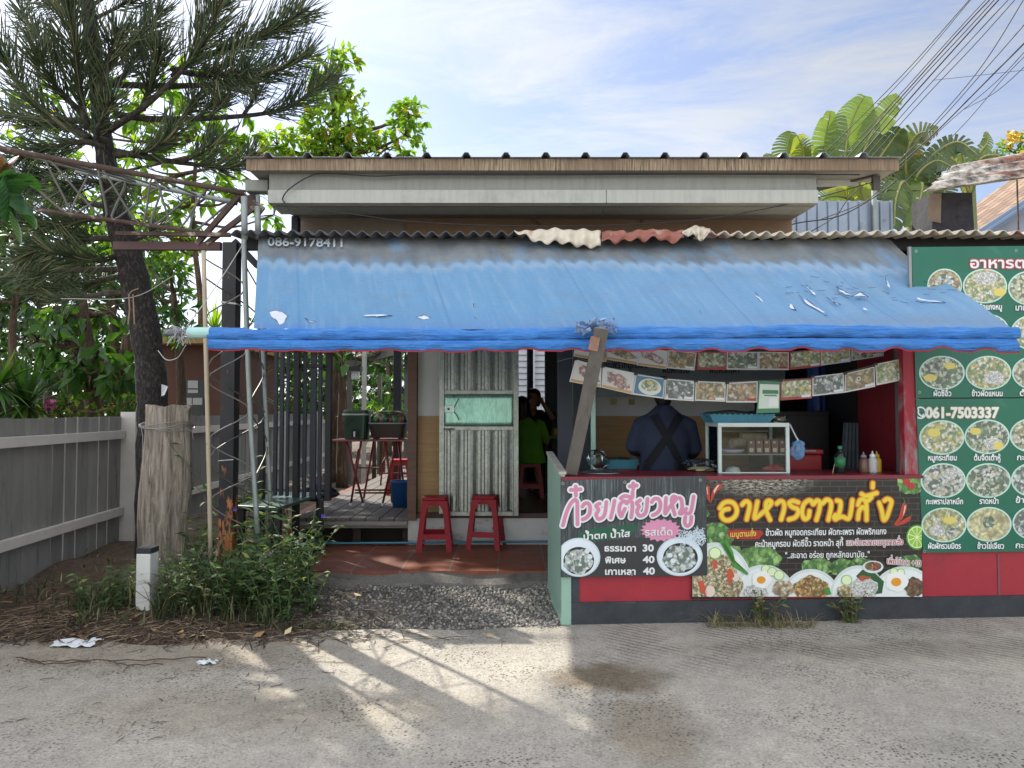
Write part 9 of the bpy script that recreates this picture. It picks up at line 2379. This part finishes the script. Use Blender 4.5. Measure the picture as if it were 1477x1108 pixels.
wx, wy = P(777, 610, 9.9).x, 9.9
wp = thing('person', (wx, wy, ROOMZ), 'person in dark shirt facing the road, elbow up and hand raised to the head', 'person')
AF = -A90 - .55
b = MB(); hd = (P(769, 575, 9.85).x, 9.85, P(769, 576, 9.85).z); head(b, hd, AF, 1.08)
zc = ROOMZ + .44
rings(b, [((wx, wy, zc), .15, .11, 0), ((wx, wy, zc + .28), .13, .10, 0), ((wx, wy, zc + .52), .15, .09, 0), ((wx - .03, wy, hd[2] - .19), .055, .055, 0)])
sL, sR = Vector((wx - .17, wy, zc + .56)), Vector((wx + .16, wy, zc + .56))
eR = P(797, 603, 9.7); hR = P(783, 582, 9.72)
b.tube([sR, eR, hR], [.045, .04, .028], 10); hand(b, hR, (P(779, 573, 9.78) - hR), (-1, .3, 0), 1.0, .6)
eL = sL + Vector((-.05, -.12, -.26)); wL = eL + Vector((.10, -.22, .02)); b.tube([sL, eL, wL], [.045, .038, .027], 10); hand(b, wL, wL - eL, (0, 0, -1))
for k in (-1, 1): b.tube([(wx + k * .09, wy, zc + .06), (wx + k * .11, wy - .36, zc + .06), (wx + k * .11, wy - .34, ROOMZ + .06), (wx + k * .11, wy - .44, ROOMZ + .04)], [.08, .06, .042, .035], 10)
bo = flesh('body', b, SKIN, wp, .010, 4)
face_bits(wp, hd, AF, 1.08)
s_ = MB(); rings(s_, [((wx, wy, zc), .20, .15, 0), ((wx, wy, zc + .25), .17, .13, 0), ((wx, wy, zc + .48), .19, .115, 0), ((wx - .01, wy, zc + .57), .13, .09, 0), ((wx - .02, wy, zc + .63), .065, .065, 0)])
s_.tube([sR + Vector((-.04, 0, 0)), sR, sR + (eR - sR) * .6], [.07, .07, .06], 12); s_.tube([sL + Vector((.04, 0, 0)), sL, sL + (eL - sL) * .7], [.07, .07, .06], 12)
flesh('shirt', s_, mat('dark_shirt', '#23252d', .85, var=.15), wp, .013, 5)
t_ = MB()
for k in (-1, 1): t_.tube([(wx + k * .08, wy, zc + .07), (wx + k * .11, wy - .37, zc + .07), (wx + k * .11, wy - .35, ROOMZ + .12)], [.10, .08, .06], 12)
flesh('trousers', t_, mat('dark_trousers', '#1d1f26', .85), wp, .016)
f = Vector((math.cos(AF), math.sin(AF), 0)); h_ = MB(); hc = Vector(hd)
rings(h_, [(hc + Vector((0, 0, z)) - f * fo, w_, d_, AF + A90) for z, w_, d_, fo in ((-.10, .06, .04, .07), (-.03, .085, .06, .055), (.04, .094, .085, .038), (.085, .09, .095, .02), (.125, .07, .08, .015), (.15, .03, .04, .015))]); flesh('hair', h_, HAIR, wp, .011, 3)
mb = MB(); make = make_stool(M_STOOL2, 'bright red plastic stool under the woman facing the road', 'red stools inside', h=.44); make.location = (wx, wy + .02, ROOMZ)
gt2 = thing('green_table', P(795, 700, 9.3), 'green-topped table between the two seated people', 'table')
z = ROOMZ + .73; mb = MB(); mb.b3(gx + .18, gx + 1.1, 9.18, 9.62, z - .03, z); obj('table_top', mb, mat('green_table', '#4f7a2c', .4, var=.1), gt2, bevel=.005)
for x in (gx + .24, gx + 1.04):
    for y in (9.24, 9.56): mb = MB(); mb.b3(x - .02, x + .02, y - .02, y + .02, ROOMZ, z - .031); obj('leg', mb, M_BLACKSTEEL, gt2)
mb = MB(); c = P(801, 628, 9.3); mb.lathe((c.x, 9.3, z), [(.03, 0), (.038, .10), (.034, .10), (.027, .008), (0, .008)], 18); tag(obj('cup', mb, mat('yellow_cup', '#b3a52f', .4), smooth=True), 'yellowish cup standing on the green table', 'cup')
